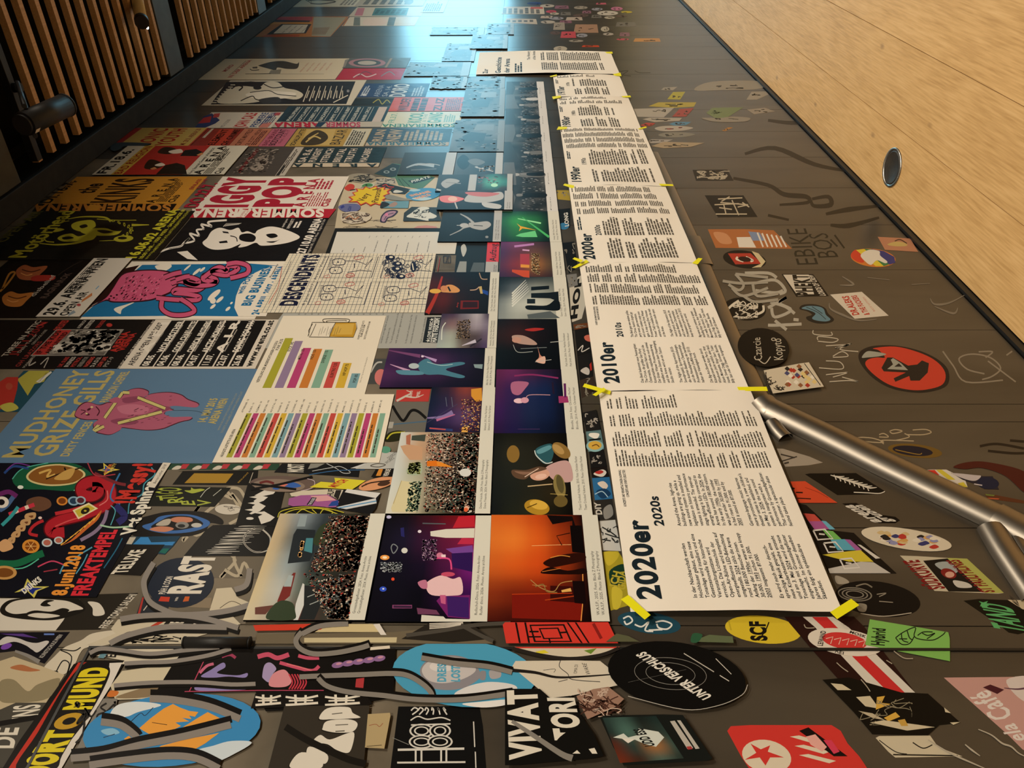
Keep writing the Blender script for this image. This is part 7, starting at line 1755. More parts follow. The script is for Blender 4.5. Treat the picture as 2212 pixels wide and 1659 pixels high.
b.S('241830', [(350, 0), (360, 100)], 16).S('483060', [(50, 405), (240, 405)], 5)
tile(2, 1)
b.S('8a3068', [(20, 1600), (180, 1590), (400, 1620)], 14)
b = LB[692]
b.P('b0302c', (110, 1200), (200, 1185), (280, 1195), (180, 1215), s=True).P('b89a90', (0, 1255), (90, 1250), (180, 1290), (215, 1330), (120, 1330), (30, 1310), s=True).E('c89888', 40, 1290, 40, 25)
b.P('c88a78', (220, 1345), (245, 1420), (290, 1450), (270, 1480), (215, 1470), (235, 1430), s=True).P('e0b8a8', (205, 1470), (280, 1430), (285, 1490), (240, 1490), s=True).S('c8c8c8', [(200, 1480), (340, 1460)], 4, s=False).S('7a8488', [(75, 1365), (300, 1355)], 5, s=False)
b.S('a8b0b0', [(10, 1330), (50, 1395), (180, 1390)], 5).S('c0c4c4', [(330, 1310), (440, 1300)], 5, s=False)
b = LB[601]
b.P('10161c', (165, 830), (320, 820), (320, 850), (165, 862)).P('0c1016', (115, 1010), (140, 990), (300, 990), (390, 930), (410, 1030), (260, 1030), (150, 1030), s=True).P('141a20', (165, 885), (320, 880), (400, 870), (405, 960), (330, 930), (165, 925)).P('1c242a', (130, 935), (200, 935), (200, 975), (130, 975)).P('5a6468', (130, 1070), (330, 1040), (415, 1100), (140, 1105))
for k in range(6):
    b.S('dfe4e0', [(0, 1000 - 22 * k), (150 - 6 * k, 860 - 18 * k)], (14, 3), s=False)
b = LB[525]
b.P('b04050', (70, 545), (150, 545), (150, 665), (70, 660)).P('e8a040', (75, 635), (150, 640), (150, 665), (75, 662)).P('d05030', (0, 680), (150, 690), (150, 750), (100, 745), (0, 700)).S('c088c8', [(20, 480), (190, 460)], 18)
b.SP(Q((170, 700), (240, 730), (240, 540), (170, 540)), 420, 0.0022, 'd8c090 a88850 604830 3a2a20 e8d8b0', 3).S('e0b0e0', [(90, 510), (150, 515)], 12)
b = LB[459]
b.P('e8b030', (40, 280), (75, 305), (210, 340), (90, 325), (60, 350), (70, 315)).P('70d890', (30, 390), (70, 370), (200, 345), (220, 400), (90, 400)).S('a0f0b0', [(50, 240), (250, 280)], (6, 14), s=False).S('50c070', [(90, 230), (320, 400)], (6, 20), s=False)
MONO[0] = 1.0
# grey toned photo boards on down the bottom row
F()
SUB = ['a lone figure in white', 'musicians in a crowd', 'people below a stage truss', 'a crowded dance floor', 'performers on a low stage', 'a pale courtyard gathering']
yb = 459
for k, ya in enumerate((402, 353, 309, 271, 237, 206, 178)):
    xl = 1061 + (1113 - 1061) * (1116 - yb) / 1476
    xp = 1238 - (1238 - 1113) * (1116 - yb) / 1476
    xr = 1280 - (1280 - 1113) * (1116 - yb) / 1476
    rn = random.Random(60 + k)
    dk = ['1c2228', '2c343a', '48525a', '12161c', '606a70']
    rows = [' '.join(rn.choice(dk[:3] if k < 4 else dk) for _ in range(5)) for _ in range(5)]
    lab = ['black and white photo board of a lone figure beside the green stage picture', 'black and white photo board of a tent pole and hatted man', 'black and white photo board of three people walking in robes',
           'black and white photo board of a crowd before a banner', 'black and white photo board of bent dancers', 'black and white photo board of a gathering on a lawn with light sky', 'black and white photo board of seated listeners beside the 1970er sheet'][k]
    b = board(lab, xl, xp, xr, yb, ya, rows)
    q = LR(xl, xp, yb, ya)
    r0, r1 = q[0], q[2]
    f = lambda u, v: (r0[0] + (r1[0] - r0[0]) * u, r0[1] + (r1[1] - r0[1]) * v)
    b.SP([f(0.05, 0.45), f(0.05, 0.95), f(0.95, 0.95), f(0.95, 0.45)], 110 + 30 * k, 0.0035, '6a747a 98a0a2 3a444a 20282e 141a20', 70 + k, asp=1.5)
    for m in range(1 + (k * 2) % 3):
        u0, hh, ww = 0.15 + 0.7 * rn.random(), 0.35 + 0.3 * rn.random(), 0.05 + 0.06 * rn.random()
        c1, c2 = rn.choice([('c4cacc', '8a9296'), ('6a7478', 'a8b0b2'), ('10141a', '7a8488')])
        b.poly(c1, [f(u0, 1 - hh), f(u0 - ww, 1.08 - hh), f(u0 - ww, 0.97), f(u0 + ww * 1.1, 0.97), f(u0 + ww, 1.1 - hh), f(u0 + ww * .4, 1 - hh)], smooth=True)
        b.poly(c2, [f(u0 - ww * .5, 0.88 - hh), f(u0 - ww * .4, 1.0 - hh), f(u0 + ww * .6, 1.0 - hh), f(u0 + ww * .6, 0.88 - hh)], smooth=True)
    b.poly(rn.choice(['8a949a', '2c343a', '5a646a']), [f(0.0, 0.0), f(0.0, 0.22 + 0.1 * (k % 3)), f(0.5, 0.3), f(1.0, 0.16 + 0.1 * (k % 2)), f(1.0, 0.0)])
    w = xr - xp
    b.U(CI, 'Foto', xp + w * 0.4, yb - 1.5, ya + (yb - ya) * 0.45, 2.2 * (yb + 360) / 800)
    yb = ya

MONO[0] = 0.0
# middle row -------------------------------------------------------------------
b = board('photo board of an open air crowd and lit stage at dusk under cream clouds', 527, 752, 789, 1346, 1116,
          ['d8cdb0 d8c8a0 d4c096 d0bc98 c8b898', 'b8b0a0 c0c4c0 98a8b0 5c6a70 8a98a4', '6a3c34 485850 2c3438 2a343a 38424a', '3c3a34 2c2a26 2c302a 303428 38382e', '4c4a46 3a3632 2a2622 26221f 241f1c'],
          ('Grossstadtgeflüster, 2024. Foto: Arena-Archiv', 'Grossstadtgeflüster, 2024. Photo: Arena archive'), 6.0, 0.6)
tile(1, 3)
b.P('7a2c28', (190, 250), (240, 120), (330, 0), (350, 0), (300, 200), (230, 260)).P('a8b8bc', (245, 120), (290, 20), (330, 25), (310, 120)).P('d8dcdc', (330, 410), (350, 270), (410, 90), (425, 100), (420, 280), (370, 408)).P('24282a', (420, 290), (425, 110), (620, 120), (640, 200), (560, 290), (510, 405), (380, 405)).S('a8b0b0', [(450, 210), (600, 150), (630, 210), (470, 275)], 7, s=False).S('a8b0b0', [(560, 270), (620, 190)], 6, s=False)
b.P('35432f', (100, 400), (150, 290), (230, 240), (320, 260), (345, 330), (330, 405), s=True).P('6a4038', (0, 300), (160, 280), (90, 360), (0, 360)).SP(Q((620, 390), (800, 400), (860, 20), (420, 10)), 700, 0.0018, '1c1a1a c0a890 8a5a44 4a3a34 b03c34 d8ccc0 6a7478 2c2624', 27, grow=0.8)
tile(1, 2)
b.P('222a30', (280, 1580), (330, 1330), (360, 1280), (520, 1290), (505, 1480), (470, 1560)).SP(Q((375, 1520), (390, 1520), (415, 1380), (400, 1380)), 24, 0.0032, 'f0b060 ffd090', 28).P('4a8a98', (420, 1470), (440, 1360), (500, 1360), (490, 1490)).P('34402c', (500, 1400), (560, 1260), (680, 1220), (690, 1330), (580, 1420), s=True).P('2c3826', (530, 1630), (590, 1540), (670, 1560), (660, 1650), (560, 1659), s=True).P('94a4ac', (360, 1260), (390, 1160), (450, 1160), (430, 1260)).SP(Q((460, 1650), (880, 1650), (980, 1170), (640, 1170)), 1500, 0.0018, '1c1a1a c0a890 8a5a44 4a3a34 a03c34 d8ccc0 2c2624 3a2e28 6a5044', 29, grow=0.9)
F()
b = board('photo board of a roller disco with a DJ in a white shirt', 789, 1014, 1052.5, 1346, 1117,
          ['0c0a14 0e0c18 12101c 141220 100e18', '0c0a16 100e1c 120f20 1c1830 16101c', '0a0912 0c0a16 1a1028 3a1838 401420', '0c0814 2a1038 501848 6a1c40 70141c', '1a0a20 401258 7c2080 902048 8a1820'],
          ('Rollschuh-Disco, 2026. Foto: Arena-Archiv', 'Roller disco, 2026. Photo: Arena archive'), 6.0, 0.62)
tile(1, 3)
b.P('eac4cc', (1490, 60), (1600, 10), (1700, 40), (1770, 30), (1785, 160), (1700, 185), (1520, 180), (1470, 110), s=True).P('c07898', (1400, 70), (1470, 50), (1480, 120), (1430, 120), s=True).E('c85070', 1660, 0, 60, 20)
b.P('7a2470', (1600, 190), (1850, 180), (1850, 385), (1660, 370), (1560, 230), s=False).P('40206a', (1650, 190), (1840, 200), (1840, 380), (1660, 360)).P('c86090', (1590, 180), (1640, 180), (1640, 260), (1600, 250))
b.P(CAP, (1432, 352), (1620, 365), (1640, 385), (1860, 390), (1860, 410), (1427, 410), part='caption_strip').E('3858d8', 1100, 128, 30, 22).E('e8f0ff', 1102, 126, 9, 7).E('e85030', 1185, 42, 14, 14)
b.S('8a4878', [(1180, 280), (1350, 280)], 30).S('3c2440', [(1190, 280), (1345, 282)], 18).P('704060', (1390, 290), (1560, 310), (1590, 350), (1400, 345))
tile(1, 2)
b.E('f0a050', 1115, 1515, 40, 22).E('fff0d0', 1115, 1515, 20, 11).E('d8dcd8', 1285, 1455, 27, 24).S('808890', [(1190, 1400), (1225, 1430), (1190, 1480), (1170, 1430)], 9, close=True).E('c8c8f0', 1150, 1165, 22, 14)
b.P('2a2a6a', (1250, 1260), (1280, 1255), (1285, 1340), (1255, 1330)).E('e8e0f0', 1415, 1290, 16, 13).S('586068', [(1440, 1220), (1640, 1225)], 10).P('c02838', (1750, 1160), (1890, 1150), (1890, 1250), (1700, 1260))
b.P(CAP, (1508, 1290), (1640, 1270), (1890, 1262), (1885, 1345), (1640, 1345), (1510, 1330), part='caption_strip').P('c03050', (1780, 1345), (1880, 1350), (1880, 1400), (1740, 1400)).P('7848a0', (1640, 1440), (1870, 1410), (1880, 1470), (1700, 1480)).P('301858', (1690, 1480), (1870, 1470), (1870, 1640), (1700, 1600))
b.E('d080a0', 1590, 1500, 30, 28).P('f0d8e0', (1600, 1490), (1640, 1490), (1640, 1520), (1605, 1520)).S('e05090', [(1560, 1520), (1670, 1530), (1690, 1620)], 14).SP(Q((1440, 1540), (1560, 1540), (1560, 1360), (1440, 1360)), 220, 0.002, '8a6a90 503858 c0a0c0 302038', 9)
b.SP(Q((1080, 1640), (1260, 1640), (1260, 1560), (1080, 1560)), 140, 0.002, 'c0c8d0 606870 a0a8b0', 10)

F()
b = board('photo board of a huge crowd in front of brick buildings in daylight', 833, 1026, 1059, 1115, 939,
          ['d8dad0 d6dcd8 d0d8d8 d0d8d8 d0d6d4', 'd2cbb4 c8c8b0 b0b4a0 c4a080 c0a890', '6a6a58 7c7060 8c7868 a08878 a89480', '3c342c 4a4038 504038 504038 544438', '1a1614 241c18 2c2420 2a221e 221c1a'],
          ('Deine Freunde, 2024. Foto: Black Z Photography', 'Deine Freunde, 2024. Photo: Black Z Photography'), 5.0, 0.66)
tile(1, 2)
b.SP(Q((1450, 1130), (1880, 1130), (1930, 450), (1480, 450)), 2600, 0.0017, '1c1614 2c2420 d8ccb8 8a6a50 a83c30 c8b0a0 4a3830 5a7068 e8e0d4 38302c 6a5040 2f4a44', 21, grow=0.9)
b.P('c8a080', (1250, 560), (1330, 545), (1440, 570), (1440, 680), (1330, 680), (1280, 620)).P('b07058', (1300, 470), (1340, 455), (1335, 550), (1300, 545)).P('a8b8a0', (1305, 760), (1420, 700), (1430, 800), (1330, 810), s=True).P('d8d0a8', (1170, 1100), (1260, 860), (1400, 880), (1380, 1130), (1180, 1130))
b.SP(Q((1300, 1130), (1400, 1130), (1440, 860), (1330, 880)), 300, 0.0022, '4a6a58 2c4a3c 6a8470 88987c', 22).SP(Q((1310, 800), (1420, 800), (1420, 700), (1330, 710)), 200, 0.0022, '8a9450 a8ac68 606a38', 23)
b.P('e07820', (1480, 690), (1560, 685), (1570, 735), (1480, 735)).P('e89030', (1560, 690), (1600, 700), (1710, 745), (1570, 735)).S('b0a070', [(1190, 1060), (1260, 860)], 5, s=False).P('444c44', (1350, 470), (1470, 460), (1460, 520), (1345, 510)).E('d8dcdc', 1810, 790, 50, 35).E('e8b8a0', 1820, 1100, 22, 22).E('e06a40', 1815, 1112, 18, 18)

F()
b = board('photo board of a smoky purple stage with scaffolding', 918, 1037, 1066, 939, 840,
          ['101c38 1c2440 18203c 101a2c', '1c1838 382a5c 2c2848 382438', '2a1c40 584070 603848 8a4038', '181428 342440 402838 6a3028'],
          ('Bilderbuch, 2015. Foto: Paul Gärtner', 'Bilderbuch, 2015. Photo: Paul Gärtner'), 4.4, 0.6)
tile(1, 2)
b.P('d89838', (1860, 60), (1950, 50), (1955, 160), (1900, 170), (1860, 120)).P('e8b058', (1780, 390), (1830, 385), (1830, 435), (1775, 435)).S('8878b0', [(1480, 310), (1610, 300), (1700, 260)], (10, 40)).S('c070a0', [(1560, 330), (1720, 280)], (20, 8)).SP(Q((1760, 420), (1920, 420), (1950, 150), (1780, 150)), 260, 0.002, 'd8a060 6a3828 a05848 302028 e8c888', 31)
b.S('304078', [(1500, 400), (1700, 415)], 20).S('c85048', [(1500, 398), (1640, 410)], 10).S('6a7088', [(1640, 130), (1650, 210)], 5).S('6a7088', [(1690, 130), (1700, 215)], 5).S('484868', [(1480, 350), (1740, 190)], 4, s=False)

F()
b = board('photo board of a singer in blue denim under violet light beams', 820, 1043, 1068, 840, 755,
          ['382048 502c5c 3c2450 4a2c54', '241838 402850 302044 30204a', '1c1630 3a2248 4a2a58 241a3a', '161228 201830 281c3c 18142c', '100e1e 14101f 16121f 100e1a'],
          ('Billy Idol, 2014. Foto: Black Z Photography', 'Billy Idol, 2014. Photo: Black Z Photography'), 4.2, 0.8)
tile(1, 1)
b.S('b89ad0', [(1430, 1420), (1560, 1470)], (4, 26), s=False).S('c8a0c8', [(1160, 1500), (1330, 1560)], (4, 24), s=False).E('e8d8f0', 1440, 1432, 12, 9).S('7a4878', [(1150, 1380), (1420, 1430)], (6, 30), s=False)
b.P('4a8098', (1400, 1500), (1480, 1450), (1560, 1500), (1760, 1480), (1800, 1500), (1640, 1545), (1800, 1600), (1760, 1620), (1600, 1590), (1480, 1590), (1420, 1560), s=True).E('b8c8d0', 1365, 1515, 45, 24).P('5a90a8', (1210, 1560), (1250, 1550), (1420, 1560), (1440, 1590), (1260, 1590), s=True).S('a8d0d8', [(1480, 1480), (1600, 1510), (1700, 1500)], 6).P('88a0a8', (1880, 1500), (1960, 1500), (1955, 1540), (1890, 1530))

F()
b = board('photo board of a dawn festival with a glowing arch roof', 943, 1052, 1072, 755, 681,
          ['a8b8b4 98a0a8 605868 3c2c48', 'b0c0b8 a8b0a8 886c70 4a3450', '78706c 584840 786c70 807c8c', '3a2c3c 54484c a8a0b0 b8b4c0', '50406a 6a5c78 807890 3c2c48'],
          ('Heaveana, 2025. Foto: Black Z Photography', 'Heaveana, 2025. Photo: Black Z Photography'), 3.6, 0.8)
tile(1, 1)
b.SP(Q((1730, 1280), (1850, 1280), (1850, 1110), (1740, 1130)), 320, 0.0022, '3a2c24 584430 8a7050 282020 a08868', 41).S('e0e8e0', [(1605, 1290), (1610, 1190), (1640, 1140)], 8).S('2c2430', [(1850, 1350), (1950, 1280)], 12).S('c8c4d8', [(1780, 1340), (1900, 1300)], (4, 30), s=False)

F()
b = board('photo board of a guitarist with bleached hair beside a red amplifier', 917, 1054, 1075, 681, 591,
          ['1c1014 3a1418 501a18 2a1014', '3a1214 5c1814 3c1214 1c0e14', '1a0c10 2a1012 200e12 140c14', '140a0e 1a0c10 180c12 101018', '100a0e 120c10 120c14 0c0e18'],
          ('Die Toten Hosen, 2000. Foto: Markus Hauskeller', 'Die Toten Hosen, 2000. Photo: Markus Hauskeller'), 3.6, 0.86)
tile(1, 1)
b.S('b03424', [(1480, 1060), (1560, 900), (1610, 740)], (40, 14)).P('e0a060', (1600, 870), (1640, 820), (1700, 815), (1760, 855), (1740, 880), (1650, 880), s=True).E('e8b850', 1550, 868, 50, 20).E('d89060', 1625, 845, 30, 25).S('181014', [(1660, 830), (1680, 870)], 14)
b.P('2448a0', (1945, 850), (2005, 870), (2005, 905), (1950, 880)).P('c8b070', (1925, 830), (1950, 825), (1960, 890), (1940, 890)).S('c8a890', [(1850, 860), (1900, 855), (1930, 830)], 8).S('b89880', [(1930, 710), (1950, 760), (2000, 765)], 8)
b.P('7a1c18', (1770, 950), (1925, 950), (1925, 1020), (1765, 1025)).P('300c10', (1790, 960), (1915, 960), (1915, 1010), (1785, 1012)).U('c04030', 'Amp', 1745, 1010, 965, 14)

MONO[0] = 0.7
# board row above ----------------------------------------------------------------
F()
b = board('photo board of a near naked singer with outstretched arms', 945, 1064, 1082, 525, 458,
          ['1c242c 222a32 28303a', '1a2028 20282f 262e38', '161c24 1c222a 20262f'], ('Turbonegro, 1997. Foto: Christian', 'Turbonegro, 1997. Photo: Christian'), 3.0, 0.7)
tile(1, 1)
b.S('c8ccc8', [(1675, 385), (1760, 345), (1800, 320), (1880, 300)], (6, 16)).S('c8ccc8', [(1765, 200), (1830, 235), (1880, 280)], (8, 22)).E('d8dad4', 1800, 300, 38, 20).P('d0d2cc', (1840, 280), (1900, 275), (2000, 265), (2030, 300), (1960, 340), (1860, 320), s=True).S('e8e8e4', [(1735, 300), (1790, 300)], 5).S('2c3238', [(1880, 300), (1960, 305)], 6).E('b0b4b0', 1995, 400, 14, 10)
F()
b = board('photo board of a red haired singer in a white jacket', 943, 1089, 1107, 458, 417,
          ['1c2830 24303a 303c48', '20282f 2a343e 38444e', '182028 202a32 2a343e'], ('Foto', 'Photo'), 2.4, 0.4)
tile(1, 1)
b.P('e88080', (1590, 60), (1660, 50), (1740, 60), (1800, 80), (1720, 110), (1640, 112), (1595, 95), s=True).E('f0c0b0', 1700, 80, 40, 22).P('dcdcd8', (1800, 90), (1860, 30), (2000, 30), (2120, 20), (2130, 80), (2000, 110), (1860, 110), s=True).P('c87070', (1820, 20), (2100, 30), (2000, 60), (1860, 50), s=True).S('e0e0d8', [(1720, 110), (1740, 165)], 12).P('e8e4dc', (1960, 110), (2110, 130), (2100, 165), (1980, 150), s=True)
F()
b = board('dark photo board of a figure in drapes', 858, 955, 978, 380, 332, ['3c4a5a 3c4a5a 44525f', '2c3844 34404c 3c4854', '28323c 2c3842 343f4a'])
tile(1, 0)
b.S('a8b4bc', [(1300, 1460), (1400, 1430), (1540, 1445)], (10, 26)).S('c8d0d4', [(1380, 1440), (1500, 1425), (1590, 1440)], 6).S('707c88', [(1340, 1480), (1560, 1470)], 10)
F()
b = board('photo board of a man in a wide brimmed hat', 979, 1069, 1085, 380, 332, ['50606c 586874 60707c', '384650 3c4a54 485660', '28323a 28343c 303c46'])
tile(1, 0)
b.P('161c24', (1740, 1390), (1790, 1345), (1840, 1380), (1840, 1440), (1790, 1475), (1745, 1440), s=True).P('788690', (1830, 1400), (1900, 1380), (1980, 1410), (1900, 1440), s=True).S('d8dcdc', [(1900, 1455), (2050, 1490)], 8).SP(Q((1900, 1490), (2050, 1490), (2050, 1440), (1900, 1440)), 40, 0.006, 'e0e4e4 303a44', 51)
F()
b = board('small photo board of a player bending over an instrument', 940, 1010, 1027, 417, 380.5, ['303c48 384652 3c4a56', '28323c 303c46 384450', '202a32 28323a 2c3842'])
tile(1, 0)
b.P('c8ccc8', (1600, 1600), (1650, 1560), (1720, 1560), (1760, 1580), (1700, 1610), (1640, 1640), s=True).S('e0e2dc', [(1560, 1650), (1600, 1659)], 14).S('a8b0b0', [(1640, 1590), (1770, 1600)], 8)
F()
b = board('small photo board with a green flare over a stage', 1027, 1095, 1107, 417, 380.5, ['1c3040 20404c 1c3440', '28504c 60b8a0 306a64', '1c3a44 3a8078 24504c'])
tile(1, 0)
b.E('b8f0d0', 2060, 1620, 30, 16).SP(Q((1920, 1600), (2090, 1600), (2090, 1540), (1920, 1550)), 30, 0.006, '8a6a70 a08080 405860', 52)
MONO[0] = 0.35
# black and white boards further up the wall
F()
GL = [('black and white photo board of a floodlit field, over the dark drape picture', 970, 1088, 330, 262, 3), ('photo board of people gathered round a platform', 994, 1089, 254, 193, 4), ('wide photo board of a square seen from above', 872, 1012, 166, 136, 5),
      ('photo board of a stone building front', 928, 1006, 193, 167, 6), ('photo board of a crowd in white, next to the stone building front', 1007, 1090, 192, 167, 7), ('small photo board in three panels above the tall text sheet', 954, 1024, 134, 96, 8),
      ('photo board with two stage views side by side', 929, 1045, 77, 60, 9), ('photo board with tents beside the far sheet', 1015, 1096, 108, 78, 10), ('dark photo board with two men near the clipping', 1050, 1110, 76, 52, 11)]
for lab, xl, xr, y0, y1, sd in GL:
    rn = random.Random(sd)
    cs_ = ['56626c', '7c8890', '98a4aa', '48545e', 'b0babc']
    b = board(lab, xl, xl + (xr - xl) * 0.87, xr, y0, y1, [' '.join(rn.choice(cs_) for _ in range(5)) for _ in range(4)], stripc=CAP)
    q = LR(xl, xl + (xr - xl) * 0.87, y0, y1)
    b.SP(q, 70, 0.012, '48545e 7c8890 c0c8ca 303c46 a0acb2', sd + 80, asp=1.2)
    r0, r1 = q[0], q[2]
    f = lambda u, v: (r0[0] + (r1[0] - r0[0]) * u, r0[1] + (r1[1] - r0[1]) * v)
    b.poly('39444d', [f(0.3, 0.3), f(0.3, 0.7), f(0.55, 0.75), f(0.6, 0.4), f(0.45, 0.22)])
    b.poly('c4ccce', [f(0.65, 0.45), f(0.65, 0.9), f(0.85, 0.9), f(0.85, 0.5)])
MONO[0] = 0.0
# flat red sign
F()
b = item('lift_sign', 'small red sign reading Aufzug between two photo boards', 'sign', LR(1050, 1077, 567, 525.5), 'd8404c', th=0.002, mat=M_BOARD)
b.U('241c20', 'Aufzug', 1071, 566, 528, 14, 0.01)
b = item('photo_board', 'blank grey board end below the red lift sign', 'photo board', LR(1048, 1075, 591, 567.5), 'b8babc', group=GB, th=0.003, mat=M_BOARD)
b.greek('8a8c8e', LR(1066, 1074, 589, 570), 2, 5)

# ================================================================ text sheets with yellow tape
INK = '1a2126'
GK = '5d5850'
PAPER = 'f1ebe0'


def wave(a, ph, lift=0.0):
    def D(u, v):
        return 0.0045 + 1.45 * a * (0.55 * math.sin(5.1 * u + 3.0 * v + ph) + 0.35 * math.sin(9.3 * u - 5.0 * v + 1.7 * ph) + 0.25 * math.sin(14 * v + 2 * u + ph)) \
            + lift * (u * u * u * math.sin(math.pi * v) + (1 - u) ** 6 * 0.6 * math.sin(math.pi * v) ** 2)
    return D


def sheet(label, rect, ph, a=0.0022, lift=0.006):
    return item('text_sheet', label, 'text sheet', rect, PAPER, group='printed text sheets taped in a row along the wall', th=0.0016, mat=M_SHEET, disp=wave(a, ph, lift))


F()
s = sheet('white sheet headed 1970er, taped beside the sheet headed Zur Geschichte der Arena', LR(1201, 1357, 212, 166), 0.4, 0.0018, 0.010)
s.U('14222b', '1970er', 1221, 209.5, 189, 15, 0.03).U('14222b', '1970s', 1231, 188, 180, 7, 0.02)
s.greek(GK, LR(1243, 1320, 207, 190), 14, 1, gaps=2).greek(GK, LR(1238, 1313, 188, 173), 14, 2, gaps=2)
s.greek(GK, LR(1204, 1285, 171, 166.6), 26, 3, rag=0.6, gaps=3).greek('14222b', LR(1201, 1207, 183, 173), 2, 4)
s = sheet('white sheet headed 1980er with two short text columns', LR(1213, 1386, 282.5, 213), 1.3, 0.002, 0.009)
s.U('14222b', '1980er', 1233, 278.5, 253, 17, 0.03).U('14222b', '1980s', 1243.5, 251, 241, 8, 0.02)
s.greek(GK, LR(1257, 1343, 277, 254), 15, 5, gaps=2).greek(GK, LR(1251, 1330, 251, 230), 15, 6, gaps=2)
s.greek(GK, LR(1210, 1345, 227.5, 220.5), 38, 7, rag=0.7, gaps=5).greek(GK, LR(1209, 1310, 219, 213.8), 30, 8, rag=0.7, gaps=4)
s.greek('14222b', LR(1210, 1217, 244, 229), 2, 9)
s = sheet('white sheet headed 1990er with four narrow columns of names', LR(1228, 1440, 408, 283.5), 2.2, 0.002, 0.008)
s.U('14222b', '1990er', 1256, 401, 365, 20, 0.03).U('14222b', '1990s', 1267, 361, 347, 10, 0.02)
s.greek(GK, LR(1284, 1418, 400, 366), 21, 10, gaps=2).greek(GK, LR(1276, 1403, 361, 328), 22, 11, gaps=2)
for i, (a, b) in enumerate(((325.5, 316), (314, 304), (302.5, 293), (291, 284.6))):
    s.greek(GK, LR(1224 - 4 * i, 1400 - 7 * i, a, b), 50, 12 + i, rag=0.35, gaps=4)
s.greek('14222b', LR(1226, 1234, 349, 328), 2, 17)
s = sheet('white sheet headed 2000er between the sheets headed 1990er and 2010er', LR(1252, 1506, 575, 408.5), 3.1, 0.0022, 0.007)
s.U('14222b', '2000er', 1285.4, 566.5, 511, 24, 0.034).U('14222b', '2000s', 1299, 515.5, 493.5, 12, 0.02)
s.greek(GK, LR(1318, 1468, 565, 520), 22, 20, gaps=2).greek(GK, LR(1306, 1458, 515, 477), 24, 21, gaps=2)
for i, (a, b) in enumerate(((469, 456), (453, 440.5), (437.5, 424.5), (422.5, 411))):
    s.greek(GK, LR(1247 - 4 * i, 1448 - 14 * i, a, b), 46, 22 + i, rag=0.35, gaps=5)
s.greek('14222b', LR(1249, 1259, 503, 474), 2, 27)
s = sheet('white sheet headed 2010er with crease beside its yellow tape', LR(1290, 1617, 852, 576), 4.4, 0.002, 0.006)
s.U('14222b', '2010er', 1337, 836, 747, 31, 0.036).U('14222b', '2010s', 1346, 737, 705, 13.5, 0.028)
s.C(INK, ['Das Beisl bekommt neue Fenstergitter.', 'The Circus, die größte Gay-Party', 'Österreichs, nimmt Fahrt auf und die', 'Konzertzahlen explodieren noch einmal.', 'Der Erste Wiener Protestwanderweg', 'installiert eine Station beim Haupteingang', 'und die Arena wird um ein Tattoo-', 'Studio reicher.', '', 'The Night of the Apprentice (KUS-', 'Soundprojekt), Sportveranstaltungen,', 'die Austrian Beatbox Championships', 'und die Neuadaptierung der berühmten', 'Proletenpassion (Aufführung 2013)', 'halten die Vielseitigkeit hoch.', '', 'Die Big-Act-Shows werden durch', 'Künstler:innen wie Katy Perry, Amy', 'Winehouse (nicht wirklich, aber fast),', 'Alanis Morissette, Ringo Starr, Tokio', 'Hotel, Snoop Dogg, Stromae, Blondie,', 'Billy Idol oder Ed Sheeran fortgesetzt.'], 1390, 9.33, 836, 746, 6.0, 0.014)
s.C(INK, ['The Beisl gets new window grilles.', "The Circus, Austria's largest gay", 'party event, gains momentum,', 'and concert numbers surge once', 'again. A stop on the Erste Wiener', 'Protestwanderweg (First Viennese', 'Protest Trail) is installed at the main', 'entrance, and a tattoo studio opens', 'at the Arena.', '', 'The Night of the Apprentice (KUS', 'sound project), sports events, the', 'Austrian Beatbox Championships,', 'and a new adaptation of the famous', 'Proletenpassion (performed in 2013)', 'keep the program very varied.', '', 'Big-name acts continue to appear,', 'including Katy Perry, Amy Winehouse', '(not really, but almost), Alanis', 'Morissette, Ringo Starr, Tokio Hotel,', 'Snoop Dogg, Stromae, Blondie,', 'Billy Idol, and Ed Sheeran.'], 1368, 8.6, 737.5, 673, 5.6, 0.014)
for i, (a, b, xa, xb) in enumerate(((667, 645, 1281, 1531), (641.5, 621, 1275, 1512), (618.5, 599.5, 1270, 1515), (597, 579, 1266, 1468))):
    s.greek(GK, LR(xa, xb, a, b), (46, 46, 46, 38)[i], 30 + i, rag=0.4, gaps=4)
s.U('14222b', 'KONZERTE UND VERANSTALTUNGEN (AUSWAHL)', 1290.5, 710, 671, 4, 0.02).U('14222b', 'CONCERTS AND EVENTS (SELECTED)', 1295, 700, 671, 4, 0.02)
s = sheet('largest white sheet, headed 2020er, next to the red stage photograph', LR(1361, 1816, 1330, 854), 5.6, 0.002, 0.005)
s.U('14222b', '2020er', 1426, 1304, 1134, 48, 0.038).U('14222b', '2020s', 1433, 1146, 1081, 20, 0.03)
s.C(INK, ['In der Nachbarschaft werden', 'Hochhäuser gebaut, eine neue', 'Tonanlage wird installiert und eine', 'Gesetzesnovelle für historische', 'Veranstaltungsstätten wird', 'erreicht. Die Lichttechnik der', 'Open-Air-Bühne wird komplett auf', 'energieeffiziente LED-Beleuchtung', 'umgestellt. _2024_ zählt die Arena', 'rund 180.000 Besucher:innen.', 'Anfang der _1990er_ waren es knapp', '30.000, _1993_ schon 91.000,', '_2003_ insgesamt 87.000.', '', 'Es wird noch mehr deutsch-', 'sprachige Musik gespielt, eine', 'neue Kindertheaterreihe entsteht', 'und am 3. Mai _2024_ wird die neue', 'Tonanlage mit Grossstadtgeflüster', 'eingeweiht. Im Sommer desselben', 'Jahres folgt ein spektakuläres', 'Skatefest.'], 1504, 13.3, 1303, 1161, 8.4, 0.014)
